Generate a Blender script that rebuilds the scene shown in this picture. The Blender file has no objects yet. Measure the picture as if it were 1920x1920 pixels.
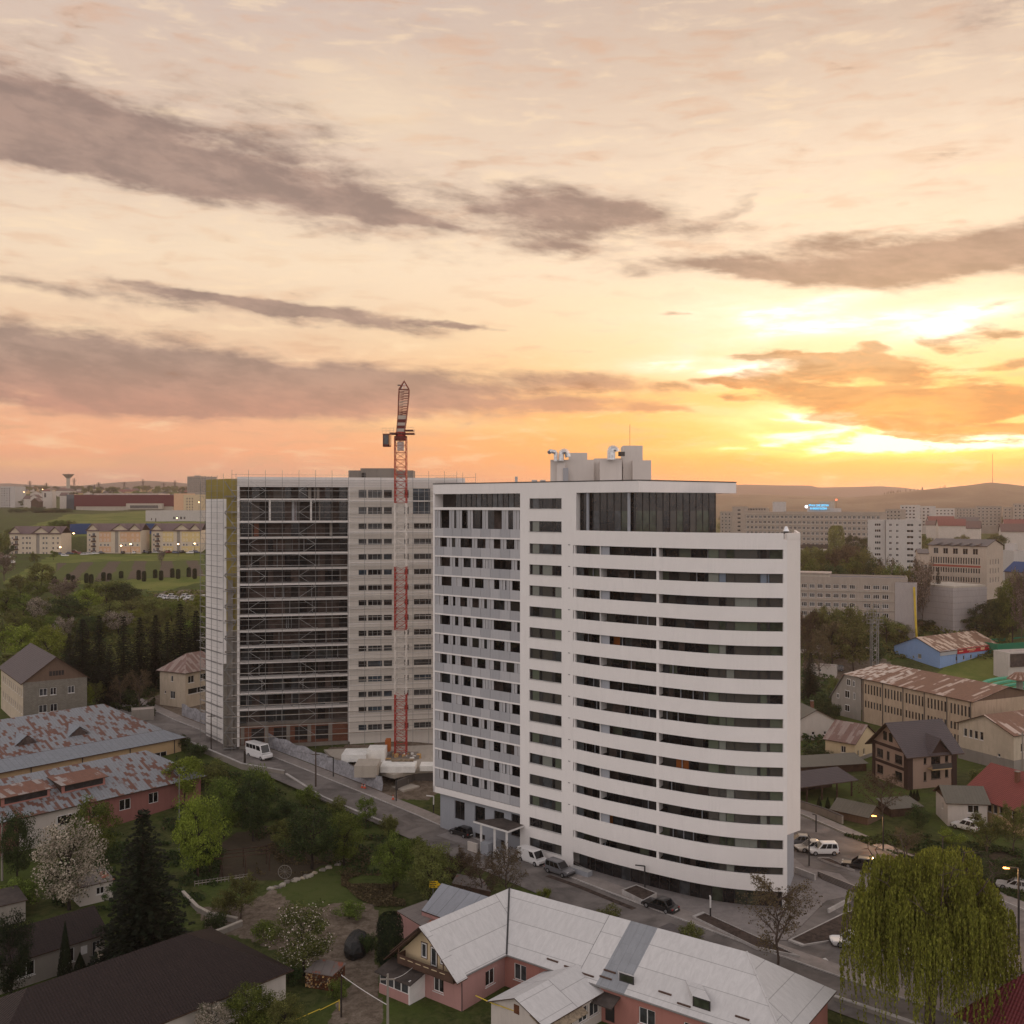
import bpy, math, random
from mathutils import Vector, Matrix, noise as mnoise
R = math.radians
rnd = random.Random(7)
scene = bpy.context.scene
col = scene.collection
F, HZ, CZ = 1920.0, 947.0, 50.5      # focal length in photo pixels, horizon row, camera height
# ---------------------------------------------------------------- camera
cam_data = bpy.data.cameras.new('camera'); cam = bpy.data.objects.new('camera', cam_data); col.objects.link(cam)
cam.location = (0, 0, CZ); cam.rotation_euler = (R(90), 0, 0)
cam_data.lens = 36; cam_data.sensor_width = 36; cam_data.shift_y = -0.0068
cam_data.clip_start = 0.5; cam_data.clip_end = 60000
scene.camera = cam
scene.view_settings.view_transform = 'Standard'; scene.view_settings.look = 'None'
scene.view_settings.exposure = 0.0; scene.view_settings.gamma = 1.0
scene.cycles.use_denoising = True
scene.cycles.max_bounces = 6; scene.cycles.diffuse_bounces = 3; scene.cycles.glossy_bounces = 3
scene.cycles.transparent_max_bounces = 8; scene.cycles.volume_bounces = 1
scene.cycles.caustics_reflective = False; scene.cycles.caustics_refractive = False
def lin(c):
 c = c / 255.0
 return c / 12.92 if c <= 0.04045 else ((c + 0.055) / 1.055) ** 2.4
def s(r, g, b, k=1.0): return (lin(r) * k, lin(g) * k, lin(b) * k, 1.0)
# ---------------------------------------------------------------- world: dusk sky
SUN_AZ, SUN_EL = 21.0, 3.2
class NG:
 """tiny helper that chains math nodes"""
 def __init__(self, nt): self.nt = nt; self.N = nt.nodes; self.L = nt.links
 def node(self, t, **kw):
  n = self.N.new(t)
  for k, v in kw.items(): setattr(n, k, v)
  return n
 def put(self, sock, v):
  if v is None: return
  if hasattr(v, 'is_output') or isinstance(v, bpy.types.NodeSocket): self.L.new(v, sock)
  else: sock.default_value = v
 def m(self, op, a, b=None, c=None, clamp=False):
  n = self.N.new('ShaderNodeMath'); n.operation = op; n.use_clamp = clamp
  self.put(n.inputs[0], a); self.put(n.inputs[1], b); self.put(n.inputs[2], c)
  return n.outputs[0]
 def sm(self, x, a, b):            # smoothstep from a to b
  n = self.N.new('ShaderNodeMapRange'); n.interpolation_type = 'SMOOTHSTEP'
  self.put(n.inputs['Value'], x); n.inputs['From Min'].default_value = a; n.inputs['From Max'].default_value = b
  return n.outputs[0]
 def mix(self, f, a, b):
  n = self.N.new('ShaderNodeMix'); n.data_type = 'RGBA'
  self.put(n.inputs[0], f); self.put(n.inputs[6], a); self.put(n.inputs[7], b)
  return n.outputs[2]
 def noise(self, vec, scale, detail=6, rough=0.6, dist=0.0):
  n = self.N.new('ShaderNodeTexNoise'); n.inputs['Scale'].default_value = scale
  n.inputs['Detail'].default_value = detail; n.inputs['Roughness'].default_value = rough
  n.inputs['Distortion'].default_value = dist
  self.L.new(vec, n.inputs['Vector']); return n.outputs[0]
 def ramp(self, f, stops):
  n = self.N.new('ShaderNodeValToRGB'); e = n.color_ramp.elements
  e[0].position = stops[0][0]; e[0].color = stops[0][1]
  e[1].position = stops[-1][0]; e[1].color = stops[-1][1]
  for p, c in stops[1:-1]:
   k = e.new(p); k.color = c
  self.put(n.inputs[0], f); return n.outputs[0]
 def comb(self, x, y, z=0.0):
  n = self.N.new('ShaderNodeCombineXYZ')
  self.put(n.inputs[0], x); self.put(n.inputs[1], y); self.put(n.inputs[2], z if z is not None else 0.0); return n.outputs[0]
def azel(px, py):                    # direction, in degrees, of a photo pixel
 a = math.atan((px - 960) / F)
 return math.degrees(a), math.degrees(math.atan((HZ - py) / F * math.cos(a)))
world = bpy.data.worlds.new('World'); scene.world = world; world.use_nodes = True
wn = world.node_tree; wn.nodes.clear(); g = NG(wn)
tc = g.node('ShaderNodeTexCoord'); sp = g.node('ShaderNodeSeparateXYZ'); wn.links.new(tc.outputs['Generated'], sp.inputs[0])
DEG = 180 / math.pi
az = g.m('MULTIPLY', g.m('ARCTAN2', sp.outputs[0], sp.outputs[1]), DEG)
el = g.m('MULTIPLY', g.m('ARCSINE', sp.outputs[2]), DEG)
P0 = g.comb(az, el)
# slow warp so that edges wander
Pst = g.comb(g.m('MULTIPLY', az, 0.33), el, 3.7)
wv = g.node('ShaderNodeTexNoise'); wv.inputs['Scale'].default_value = 0.45; wv.inputs['Detail'].default_value = 5
wv.inputs['Roughness'].default_value = 0.58; wn.links.new(Pst, wv.inputs['Vector'])
ws = g.node('ShaderNodeSeparateXYZ'); wn.links.new(wv.outputs['Color'], ws.inputs[0])
azw = g.m('MULTIPLY_ADD', g.m('SUBTRACT', ws.outputs[0], 0.5), 5.0, az)
elw = g.m('MULTIPLY_ADD', g.m('SUBTRACT', ws.outputs[1], 0.5), 2.0, el)
PW = g.comb(azw, elw)
def strokes(lst, vx, vy, acc0=None):
 # each stroke waits for the one before it (z carries it, unused), which keeps the shader stack small
 acc = None; z = acc0
 for (px, py, a, bu, bl, rot, st) in lst:
  cx, cy = azel(px, py); vec = g.comb(vx, vy, z)
  # a, bu, bl in photo pixels; rot in degrees, clockwise on the picture
  k = math.degrees(1 / F)
  mp = g.node('ShaderNodeMapping', vector_type='TEXTURE')
  mp.inputs['Location'].default_value = (cx, cy, 0); mp.inputs['Rotation'].default_value = (0, 0, R(-rot))
  mp.inputs['Scale'].default_value = (a * k, bu * k, 1)
  wn.links.new(vec, mp.inputs['Vector'])
  sx = g.node('ShaderNodeSeparateXYZ'); wn.links.new(mp.outputs[0], sx.inputs[0])
  v = g.m('MAXIMUM', sx.outputs[1], g.m('MULTIPLY', sx.outputs[1], -bu / bl))
  d = g.m('MULTIPLY_ADD', sx.outputs[0], sx.outputs[0], g.m('MULTIPLY', v, v))
  e = g.m('EXPONENT', g.m('MULTIPLY', d, -1.0))
  acc = g.m('MULTIPLY', e, st) if acc is None else g.m('MULTIPLY_ADD', e, st, acc)
  z = acc
 return acc
# cloud fields: x, y, half length, soft side above, side below, tilt, density
mauve = [
 (-60, 235, 330, 95, 42, 6, 1.25), (330, 312, 380, 62, 40, 13, 1.25), (640, 330, 170, 80, 60, 22, 0.62),
 (620, 385, 150, 14, 12, 9, 0.75), (810, 415, 90, 11, 10, 12, 0.8), (30, 290, 300, 30, 12, 8, 0.5),
 (1010, 400, 160, 48, 52, 10, 1.05), (1190, 410, 170, 34, 30, 10, 0.95), (1040, 462, 120, 18, 18, 4, 0.45), (1190, 500, 70, 20, 20, 6, 0.5),
 (1350, 495, 110, 16, 18, 7, 0.95), (1490, 520, 120, 14, 16, 6, 0.8),
 (1640, 485, 200, 42, 46, 2, 1.25), (1810, 480, 130, 40, 26, -10, 0.8), (1915, 455, 80, 26, 20, -14, 0.8), (1905, 500, 60, 24, 20, 0, 0.5),
 (180, 548, 300, 12, 17, 5, 0.62), (450, 570, 260, 9, 11, 7, 1.25), (600, 588, 160, 11, 12, 6, 1.1), (850, 617, 90, 5, 5, 5, 1.1), (600, 612, 90, 6, 6, 3, 0.3),
 (60, 690, 330, 62, 66, 2, 1.5), (420, 706, 330, 42, 62, 3, 1.3), (760, 728, 300, 30, 46, 2, 1.2), (1130, 716, 160, 17, 24, 5, 0.95), (300, 768, 480, 14, 12, 1, 0.5),
 (1090, 762, 200, 9, 11, 2, 0.8), (1235, 771, 60, 5, 5, 2, 0.6),
 (1850, 25, 60, 70, 50, 50, 0.55), (1500, 60, 300, 40, 40, 4, 0.22), (300, 120, 400, 60, 60, 6, 0.2),
 (1380, 385, 90, 14, 14, -36, 0.42), (1490, 372, 80, 12, 12, -25, 0.34),
 (50, 395, 90, 12, 12, 8, 0.25)]
amber = [
 (1640, 648, 42, 16, 20, 8, 0.9), (1640, 690, 170, 18, 20, 8, 0.95), (1560, 672, 110, 9, 10, 8, 0.6), (1490, 703, 130, 13, 13, 1, 0.75),
 (1430, 722, 110, 6, 7, 6, 0.9), (1560, 735, 130, 10, 10, 8, 0.9), (1700, 752, 190, 22, 26, 5, 1.5), (1660, 790, 120, 18, 26, 8, 1.25),
 (1880, 752, 130, 26, 24, 2, 1.3), (1870, 800, 120, 8, 10, 5, 0.75), (1720, 822, 80, 4, 5, 4, 1.1), (1830, 832, 70, 2, 3, 3, 0.5), (1850, 818, 90, 6, 6, 4, .6),
 (1890, 572, 50, 10, 12, -10, 0.6), (1890, 605, 60, 12, 11, -8, 0.6), (1900, 630, 60, 9, 9, 2, 0.7), (1770, 640, 40, 14, 14, 20, 0.6), (1830, 655, 60, 10, 10, 0, 0.35), (1880, 682, 80, 10, 9, -4, 0.65),
 (1400, 743, 40, 6, 6, 4, 0.5), (1280, 800, 60, 7, 7, 0, 0.35), (1350, 787, 40, 4, 4, 3, 0.4), (1270, 722, 90, 20, 16, 10, 0.5), (1060, 735, 180, 22, 18, 4, 0.45),
 (1290, 590, 120, 5, 6, 3, 0.35), (1500, 668, 220, 5, 6, 4, .45)]
glow = [
 (1640, 600, 400, 120, 80, 0, 0.30), (1290, 690, 150, 26, 22, 3, 1.1), (1400, 700, 90, 16, 14, -10, 0.8), (1620, 604, 240, 14, 16, -4, 0.9), (1800, 606, 110, 22, 22, -8, 1.0), (1440, 590, 110, 20, 20, 3, 0.8),
 (1560, 560, 150, 10, 12, -6, 0.5), (1560, 784, 150, 20, 20, 4, 1.5), (1600, 838, 230, 26, 20, 2, 1.5), (1800, 826, 150, 14, 14, 3, 1.4), (1380, 790, 160, 24, 24, 2, 0.45), (1420, 842, 200, 10, 10, 0, 0.5),
 (1850, 795, 80, 5, 6, 3, 1.0), (700, 195, 170, 70, 60, 4, 0.42), (650, 500, 500, 80, 70, 4, 0.34), (760, 790, 170, 16, 16, 1, 0.6), (470, 778, 160, 6, 8, 1, 0.45), (1000, 800, 160, 12, 12, 2, 0.25),
 (60, 868, 130, 9, 9, 0, 0.22), (1300, 600, 300, 50, 40, 0, 0.34), (1500, 330, 360, 120, 90, 0, 0.08)]
fbm = g.noise(g.comb(g.m('MULTIPLY', az, 0.34), g.m('MULTIPLY_ADD', az, 0.12, el), 1.3), 0.95, 9, 0.62, 0.12)
fbm_s = g.noise(g.comb(g.m('MULTIPLY', az, 0.22), el, 9.1), 1.1, 8, 0.6, 0.3)      # stretched streaks
# diagonal wisps that rise to the right, high in the sky
mw = g.node('ShaderNodeMapping'); mw.inputs['Rotation'].default_value = (0, 0, R(-34)); mw.inputs['Scale'].default_value = (0.12, 0.9, 1)
wn.links.new(PW, mw.inputs['Vector']); wisp = g.noise(mw.outputs[0], 0.8, 7, 0.6, 0.1)
A = strokes(mauve, azw, elw); B = strokes(amber, azw, elw, A); G_ = strokes(glow, g.m('MULTIPLY_ADD', azw, 0.5, g.m('MULTIPLY', az, 0.5)), g.m('MULTIPLY_ADD', elw, 0.6, g.m('MULTIPLY', el, 0.4)), B)
vsat = g.m('SUBTRACT', fbm, 0.5); vst = g.m('SUBTRACT', fbm_s, 0.5)
Aa = g.sm(g.m('MULTIPLY_ADD', vsat, g.m('MULTIPLY_ADD', A, 0.9, 0.85), g.m('MULTIPLY_ADD', vst, 0.9, A)), 0.14, 1.12)
Ba = g.sm(g.m('MULTIPLY_ADD', vsat, 1.3, g.m('MULTIPLY_ADD', vst, 1.6, B)), 0.30, 0.82)
Ga = g.m('MULTIPLY_ADD', vst, g.m('MULTIPLY', G_, 2.8), g.m('MULTIPLY_ADD', vsat, 0.35, G_))
# base colours by elevation, left and right of the picture
def yk(py, c): return (max(0.0, min(1.0, azel(960, py)[1] / 40.0)), c)
e40 = g.m('DIVIDE', el, 40.0, clamp=True)
left = g.ramp(e40, [yk(947, s(203, 158, 140)), yk(900, s(214, 158, 134)), yk(850, s(240, 168, 128)), yk(790, s(238, 176, 138)), yk(640, s(232, 198, 165)),
     yk(500, s(238, 212, 184)), yk(380, s(228, 203, 180)), yk(160, s(214, 190, 172)), yk(0, s(205, 184, 172)), (1.0, s(170, 158, 158))])
right = g.ramp(e40, [yk(947, s(236, 160, 118)), yk(905, s(250, 156, 92)), yk(860, s(254, 166, 76)), yk(800, s(255, 182, 84)), yk(730, s(252, 200, 125)), yk(650, s(252, 218, 165)),
     yk(520, s(246, 221, 192)), yk(300, s(232, 208, 184)), yk(120, s(214, 190, 170)), yk(0, s(205, 182, 165)), (1.0, s(168, 156, 152))])
base = g.mix(g.sm(az, -16, 14), left, right)
base = g.mix(g.m('MULTIPLY', g.sm(wisp, 0.50, 0.72), g.m('MULTIPLY', g.sm(el, 9, 16), 0.30)), base, s(196, 170, 152))
base = g.mix(g.m('MULTIPLY', g.sm(fbm_s, 0.50, 0.68), 0.42), base, s(214, 166, 132))
base = g.mix(g.m('MULTIPLY', g.sm(fbm_s, 0.48, 0.30), 0.38), base, s(255, 226, 186))
# light pouring through
lightc = g.mix(g.sm(el, 2.0, 9.0), g.mix(g.sm(az, 0, 16), s(255, 205, 130), s(255, 214, 110, 1.15)), g.mix(g.sm(az, 0, 18), s(250, 226, 192), s(255, 243, 218, 1.08)))
sky = g.mix(g.m('MINIMUM', g.m('MAXIMUM', Ga, 0.0), 1.0), base, lightc)
sky = g.mix(g.m('MULTIPLY', g.sm(Ga, 0.85, 1.5), 0.85), sky, s(255, 250, 225, 1.5))
# clouds: mauve away from the sun, amber brown near it
ccol = g.mix(g.sm(el, 3.0, 8.5), s(204, 140, 120), s(166, 138, 125))
ccol = g.mix(g.sm(fbm, 0.36, 0.66), ccol, g.mix(g.sm(el, 3.0, 8.5), s(186, 134, 118), s(140, 117, 108)))
ccol = g.mix(g.m('MULTIPLY', g.sm(az, -6, 14), g.sm(el, 9.5, 4)), ccol, s(206, 140, 98))
sky = g.mix(g.m('MULTIPLY', Aa, 0.95), sky, ccol)
acol = g.mix(g.sm(el, 4.0, 9.0), s(200, 114, 62), s(168, 122, 92))
acol = g.mix(g.sm(fbm, 0.40, 0.56), acol, g.mix(g.sm(el, 4.0, 9.0), s(158, 92, 64), s(134, 102, 86)))
sky = g.mix(g.m('MULTIPLY', Ba, g.m('MULTIPLY_ADD', g.sm(fbm_s, 0.62, 0.40), 0.22, 0.76)), sky, acol)
# the rest of the dome: brighter haze band behind the camera, quiet zenith
backc = g.ramp(g.m('DIVIDE', el, 90.0, clamp=True), [(0.0, (0.88, 0.79, 0.76, 1)), (0.16, (1.24, 1.13, 1.09, 1)), (0.42, (0.86, 0.80, 0.81, 1)), (0.7, (0.44, 0.42, 0.43, 1)), (1.0, (0.32, 0.31, 0.32, 1))])
aaz = g.m('ABSOLUTE', az)
sky = g.mix(g.m('MAXIMUM', g.sm(aaz, 32, 75), g.sm(el, 30, 55)), sky, backc)
nish = g.node('ShaderNodeTexSky', sky_type='NISHITA'); nish.sun_disc = False
nish.sun_elevation = R(SUN_EL); nish.sun_rotation = R(SUN_AZ); nish.altitude = 300; nish.dust_density = 3.0
sky_add = g.node('ShaderNodeMix', data_type='RGBA', blend_type='ADD'); sky_add.inputs[0].default_value = 0.012
wn.links.new(sky, sky_add.inputs[6]); wn.links.new(nish.outputs[0], sky_add.inputs[7])
sky = g.mix(g.sm(el, -0.1, -2.5), sky_add.outputs[2], (0.05, 0.042, 0.04, 1))
bg = g.node('ShaderNodeBackground'); wn.links.new(sky, bg.inputs[0]); bg.inputs[1].default_value = 1.05
out = g.node('ShaderNodeOutputWorld'); wn.links.new(bg.outputs[0], out.inputs[0])
world.cycles.sampling_method = 'MANUAL'; world.cycles.sample_map_resolution = 512
# the sun itself, low and veiled by cloud
sl = bpy.data.lights.new('sun', 'SUN'); sun = bpy.data.objects.new('sun', sl); col.objects.link(sun)
sl.energy = 1.3; sl.angle = R(8); sl.color = (1.0, 0.62, 0.34)
sun.rotation_euler = (R(90 - SUN_EL), 0, R(180 - SUN_AZ))
sun.location = (60, 160, 120)
# ================================================================ materials
MT = {}
def _mat(name):
 m = bpy.data.materials.new(name); m.use_nodes = True; MT[name] = m
 nt = m.node_tree; b = nt.nodes['Principled BSDF']
 return m, NG(nt), b
def _objco(g):
 return g.node('ShaderNodeTexCoord').outputs['Object']
def _uv(g):
 return g.node('ShaderNodeTexCoord').outputs['UV']
def mplain(name, c, rough=0.85, var=0.12, scale=0.6, metal=0.0, spec=0.3, bump=0.0, bscale=8):
 m, g, b = _mat(name)
 b.inputs['Roughness'].default_value = rough; b.inputs['Metallic'].default_value = metal
 b.inputs['Specular IOR Level'].default_value = spec
 if var > 0:
  co = _objco(g); n = g.noise(co, scale, 6, 0.65, 0.5)
  lo = tuple(x * (1 - 1.6 * var) for x in c[:3]) + (1,); hi = tuple(min(1, x * (1 + var)) for x in c[:3]) + (1,)
  g.L.new(g.mix(g.sm(n, 0.3, 0.7), lo, hi), b.inputs['Base Color'])
  if bump > 0:
   bp = g.node('ShaderNodeBump'); bp.inputs['Strength'].default_value = bump; bp.inputs['Distance'].default_value = 0.1
   g.L.new(g.noise(co, bscale, 4, 0.6), bp.inputs['Height']); g.L.new(bp.outputs[0], b.inputs['Normal'])
 else: b.inputs['Base Color'].default_value = c
 return m
def mglass(name, c, rough=0.08, var=0.5):
 m, g, b = _mat(name); b.inputs['Roughness'].default_value = rough; b.inputs['Specular IOR Level'].default_value = 0.5
 co = _objco(g); n = g.noise(co, 0.9, 2, 0.5)
 g.L.new(g.mix(g.sm(n, 0.35, 0.65), tuple(x * (1 - var) for x in c[:3]) + (1,), c), b.inputs['Base Color'])
 return m
def mcurtain(name, c, glossy=0.15):
 m, g, b = _mat(name); b.inputs['Roughness'].default_value = glossy; b.inputs['Specular IOR Level'].default_value = 0.5
 w = g.node('ShaderNodeTexWave', wave_type='BANDS', bands_direction='X'); w.inputs['Scale'].default_value = 2.2
 w.inputs['Distortion'].default_value = 1.5; w.inputs['Detail'].default_value = 2; g.L.new(_uv(g), w.inputs['Vector'])
 g.L.new(g.mix(w.outputs['Fac'], tuple(x * 0.6 for x in c[:3]) + (1,), c), b.inputs['Base Color'])
 return m
def mlamp(name, c, st):
 m, g, b = _mat(name); b.inputs['Base Color'].default_value = c
 b.inputs['Emission Color'].default_value = c; b.inputs['Emission Strength'].default_value = st
 return m
def mroof(name, c, kind='seam', rust=0.0, rustc=s(128, 66, 44), sx=0.9, sy=2.0, rough=0.6, metal=0.0, dark=0.55):
 """sheet or tile roof in the roof's own metres (UV: x along the eave, y up the slope); rust comes sheet by sheet"""
 m, g, b = _mat(name); b.inputs['Roughness'].default_value = rough; b.inputs['Metallic'].default_value = metal
 b.inputs['Specular IOR Level'].default_value = 0.25
 uv = _uv(g); sp = g.node('ShaderNodeSeparateXYZ'); g.L.new(uv, sp.inputs[0])
 u = g.m('DIVIDE', sp.outputs[0], sx)
 cu = g.m('FLOOR', u)
 v = g.m('DIVIDE', sp.outputs[1], sy)
 v = g.m('ADD', v, g.m('MULTIPLY', g.m('FRACT', g.m('MULTIPLY', cu, 0.37)), 1.0))
 cv = g.m('FLOOR', v)
 wn_ = g.node('ShaderNodeTexWhiteNoise', noise_dimensions='2D'); g.L.new(g.comb(cu, cv), wn_.inputs['Vector'])
 rv = wn_.outputs['Value']
 big = g.noise(g.comb(sp.outputs[0], sp.outputs[1]), 0.13, 3, 0.6)
 fine = g.noise(g.comb(g.m('MULTIPLY', sp.outputs[0], 3.0), sp.outputs[1]), 0.8, 7, 0.7, 0.6)
 colr = g.mix(g.sm(fine, 0.3, 0.7), tuple(x * 0.90 for x in c[:3]) + (1,), tuple(min(1, x * 1.06) for x in c[:3]) + (1,))
 colr = g.mix(g.m('MULTIPLY', rv, 0.22), colr, tuple(x * 0.7 for x in c[:3]) + (1,))
 if rust > 0:
  t = g.m('MULTIPLY_ADD', g.m('SUBTRACT', big, 0.5), 1.1, g.m('MULTIPLY_ADD', g.m('SUBTRACT', fine, 0.5), 0.7, rv))
  f = g.sm(t, 1.0 - rust - 0.06, 1.0 - rust + 0.06)
  rc = g.mix(g.sm(fine, 0.35, 0.65), rustc, tuple(x * 1.3 for x in rustc[:3]) + (1,))
  colr = g.mix(g.m('MULTIPLY', f, 0.93), colr, rc)
 fu = g.m('FRACT', u); fv = g.m('FRACT', v)
 if kind == 'seam':
  lw = 0.06 / sx
  ln = g.m('MAXIMUM', g.m('LESS_THAN', fu, lw), g.m('MULTIPLY', g.m('LESS_THAN', fv, 0.03 / sy * 2), 0.6))
  colr = g.mix(g.m('MULTIPLY', ln, 1 - dark), colr, tuple(x * 0.3 for x in c[:3]) + (1,))
  hgt = ln
 else:
  hgt = g.m('ADD', g.m('SINE', g.m('MULTIPLY', sp.outputs[0], 2 * math.pi / 0.3)), g.m('MULTIPLY', g.m('FRACT', g.m('DIVIDE', sp.outputs[1], 0.38)), -1.6))
  colr = g.mix(g.m('MULTIPLY', g.m('LESS_THAN', g.m('FRACT', g.m('DIVIDE', sp.outputs[1], 0.38)), 0.22), 0.5), colr, tuple(x * 0.35 for x in c[:3]) + (1,))
 bp = g.node('ShaderNodeBump'); bp.inputs['Strength'].default_value = 0.5; bp.inputs['Distance'].default_value = 0.06
 g.L.new(hgt, bp.inputs['Height']); g.L.new(bp.outputs[0], b.inputs['Normal'])
 g.L.new(colr, b.inputs['Base Color'])
 return m
def mwall(name, c, stain=0.35, kind=None, rough=0.9):
 """rendered wall with grime streaks that run down it; kind 'block' or 'plank' or 'rib' adds joints"""
 m, g, b = _mat(name); b.inputs['Roughness'].default_value = rough; b.inputs['Specular IOR Level'].default_value = 0.2
 uv = _uv(g); sp = g.node('ShaderNodeSeparateXYZ'); g.L.new(uv, sp.inputs[0])
 n1 = g.noise(g.comb(sp.outputs[0], g.m('MULTIPLY', sp.outputs[1], 0.18)), 1.3, 6, 0.65, 0.3)
 n2 = g.noise(_objco(g), 0.25, 5, 0.6)
 cl = tuple(x * (1 - stain) for x in c[:3]) + (1,)
 colr = g.mix(g.m('MULTIPLY', g.sm(n1, 0.42, 0.75), 0.8), c, cl)
 colr = g.mix(g.sm(n2, 0.35, 0.75), colr, tuple(x * (1 - stain * 0.45) for x in c[:3]) + (1,))
 if kind == 'block':
  bt = g.node('ShaderNodeTexBrick'); bt.inputs['Scale'].default_value = 1.0; bt.inputs['Brick Width'].default_value = 0.5; bt.inputs['Row Height'].default_value = 0.25
  bt.inputs['Mortar Size'].default_value = 0.02; bt.inputs['Color1'].default_value = (1, 1, 1, 1); bt.inputs['Color2'].default_value = (.75, .75, .75, 1); bt.inputs['Mortar'].default_value = (.5, .5, .5, 1)
  g.L.new(uv, bt.inputs['Vector'])
  mx = g.node('ShaderNodeMix', data_type='RGBA', blend_type='MULTIPLY'); mx.inputs[0].default_value = 0.8
  g.L.new(colr, mx.inputs[6]); g.L.new(bt.outputs[0], mx.inputs[7]); colr = mx.outputs[2]
 if kind in ('plank', 'rib'):
  fr = g.m('FRACT', g.m('DIVIDE', sp.outputs[0], 0.25 if kind == 'plank' else 0.3))
  colr = g.mix(g.m('MULTIPLY', g.m('LESS_THAN', fr, 0.2), 0.5 if kind == 'plank' else 0.22), colr, tuple(x * 0.3 for x in c[:3]) + (1,))
 g.L.new(colr, b.inputs['Base Color'])
 return m
# ================================================================ mesh building
class M:
 def __init__(self): self.v = []; self.f = []; self.mi = []; self.mats = []
 def _m(self, mat):
  if mat not in self.mats: self.mats.append(mat)
  return self.mats.index(mat)
 def poly(self, pts, mat):
  k = len(self.v); self.v += [tuple(p) for p in pts]; self.f.append(tuple(range(k, k + len(pts)))); self.mi.append(self._m(mat))
 def prism(self, pts, z0, z1, mat, top=None, bottom=True):
  """pts: plan points, anticlockwise; z0, z1 numbers or one per point"""
  n = len(pts); k = len(self.v)
  a = z0 if hasattr(z0, '__len__') else [z0] * n; b = z1 if hasattr(z1, '__len__') else [z1] * n
  self.v += [(p[0], p[1], a[i]) for i, p in enumerate(pts)] + [(p[0], p[1], b[i]) for i, p in enumerate(pts)]
  mi = self._m(mat)
  for i in range(n):
   j = (i + 1) % n; self.f.append((k + i, k + j, k + n + j, k + n + i)); self.mi.append(mi)
  self.f.append(tuple(k + n + i for i in range(n))); self.mi.append(self._m(top) if top else mi)
  if bottom: self.f.append(tuple(k + n - 1 - i for i in range(n))); self.mi.append(mi)
 def box(self, x0, y0, z0, x1, y1, z1, mat, top=None):
  self.prism([(x0, y0), (x1, y0), (x1, y1), (x0, y1)], z0, z1, mat, top)
 def fbox(self, fr, u0, u1, v0, v1, z0, z1, mat, top=None):
  self.prism([fr.xy(u0, v0), fr.xy(u1, v0), fr.xy(u1, v1), fr.xy(u0, v1)], z0, z1, mat, top)
 def beam(self, p, q, w, mat, n=4, w2=None):
  p = Vector(p); q = Vector(q); d = q - p
  if d.length < 1e-6: return
  d.normalize(); a = d.cross(Vector((0, 0, 1)))
  if a.length < 0.05: a = Vector((1, 0, 0)) if abs(d.z) > 0.9 else d.cross(Vector((1, 0, 0)))
  a.normalize(); b = d.cross(a); k = len(self.v); mi = self._m(mat); w2 = w if w2 is None else w2
  for c, r in ((p, w / 2), (q, w2 / 2)):
   for i in range(n):
    t = 2 * math.pi * (i + 0.5) / n; rr = r * (1.414 if n == 4 else 1)
    self.v.append(tuple(c + a * math.cos(t) * rr + b * math.sin(t) * rr))
  for i in range(n):
   j = (i + 1) % n; self.f.append((k + j, k + i, k + n + i, k + n + j)); self.mi.append(mi)
  self.f.append(tuple(k + i for i in range(n))); self.mi.append(mi)
  self.f.append(tuple(k + n + n - 1 - i for i in range(n))); self.mi.append(mi)
 def slab(self, pts, th, mat, under=None):
  """a sloping sheet with thickness: pts anticlockwise seen from above"""
  n = len(pts); k = len(self.v)
  self.v += [tuple(p) for p in pts] + [(p[0], p[1], p[2] - th) for p in pts]
  mi = self._m(mat); mu = self._m(under) if under else mi
  self.f.append(tuple(k + i for i in range(n))); self.mi.append(mi)
  self.f.append(tuple(k + n + n - 1 - i for i in range(n))); self.mi.append(mu)
  for i in range(n):
   j = (i + 1) % n; self.f.append((k + n + i, k + n + j, k + j, k + i)); self.mi.append(mu)
 def build(self, name, parent=None, smooth=False, label=None, kind=None, nouv=False):
  if not self.f: return None
  me = bpy.data.meshes.new(name)
  off = Vector(parent.location) if parent is not None and not parent.get('_local') else Vector((0, 0, 0))
  pp = parent
  while pp is not None and pp.parent is not None and not pp.get('_local'):
   pp = pp.parent; off = off + Vector(pp.location)
  me.from_pydata([(a - off.x, b - off.y, c - off.z) for a, b, c in self.v], [], self.f)
  for m in self.mats: me.materials.append(MT[m])
  me.polygons.foreach_set('material_index', self.mi)
  if smooth: me.polygons.foreach_set('use_smooth', [True] * len(self.f))
  me.update()
  if not nouv:
   uvl = me.uv_layers.new(name='uv').data; vs = me.vertices; up = Vector((0, 0, 1))
   for p in me.polygons:
    nn = p.normal; h = up.cross(nn)
    if h.length < 0.02: h = Vector((1, 0, 0)); t = Vector((0, 1, 0))
    else: h.normalize(); t = nn.cross(h)
    for li in p.loop_indices:
     c = vs[me.loops[li].vertex_index].co; uvl[li].uv = (c.dot(h), c.dot(t))
  o = bpy.data.objects.new(name, me); col.objects.link(o)
  if parent is not None: o.parent = parent
  if label: o['label'] = label
  if kind: o['kind'] = kind
  return o
def tag(o, label=None, cat=None, group=None, kind=None):
 if label: o['label'] = label
 if cat: o['category'] = cat
 if group: o['group'] = group
 if kind: o['kind'] = kind
 return o
def thing(name, label, cat, loc=(0, 0, 0), group=None, rz=0.0, local=False):
 o = bpy.data.objects.new(name, None); col.objects.link(o); o.location = loc; o.rotation_euler = (0, 0, rz)
 o.empty_display_size = 0.5
 return tag(o, label, cat, group)
def copy_tree(o, parent=None):
 c = o.copy(); col.objects.link(c); c.parent = parent
 for ch in list(o.children): copy_tree(ch, c)
 return c
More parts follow.
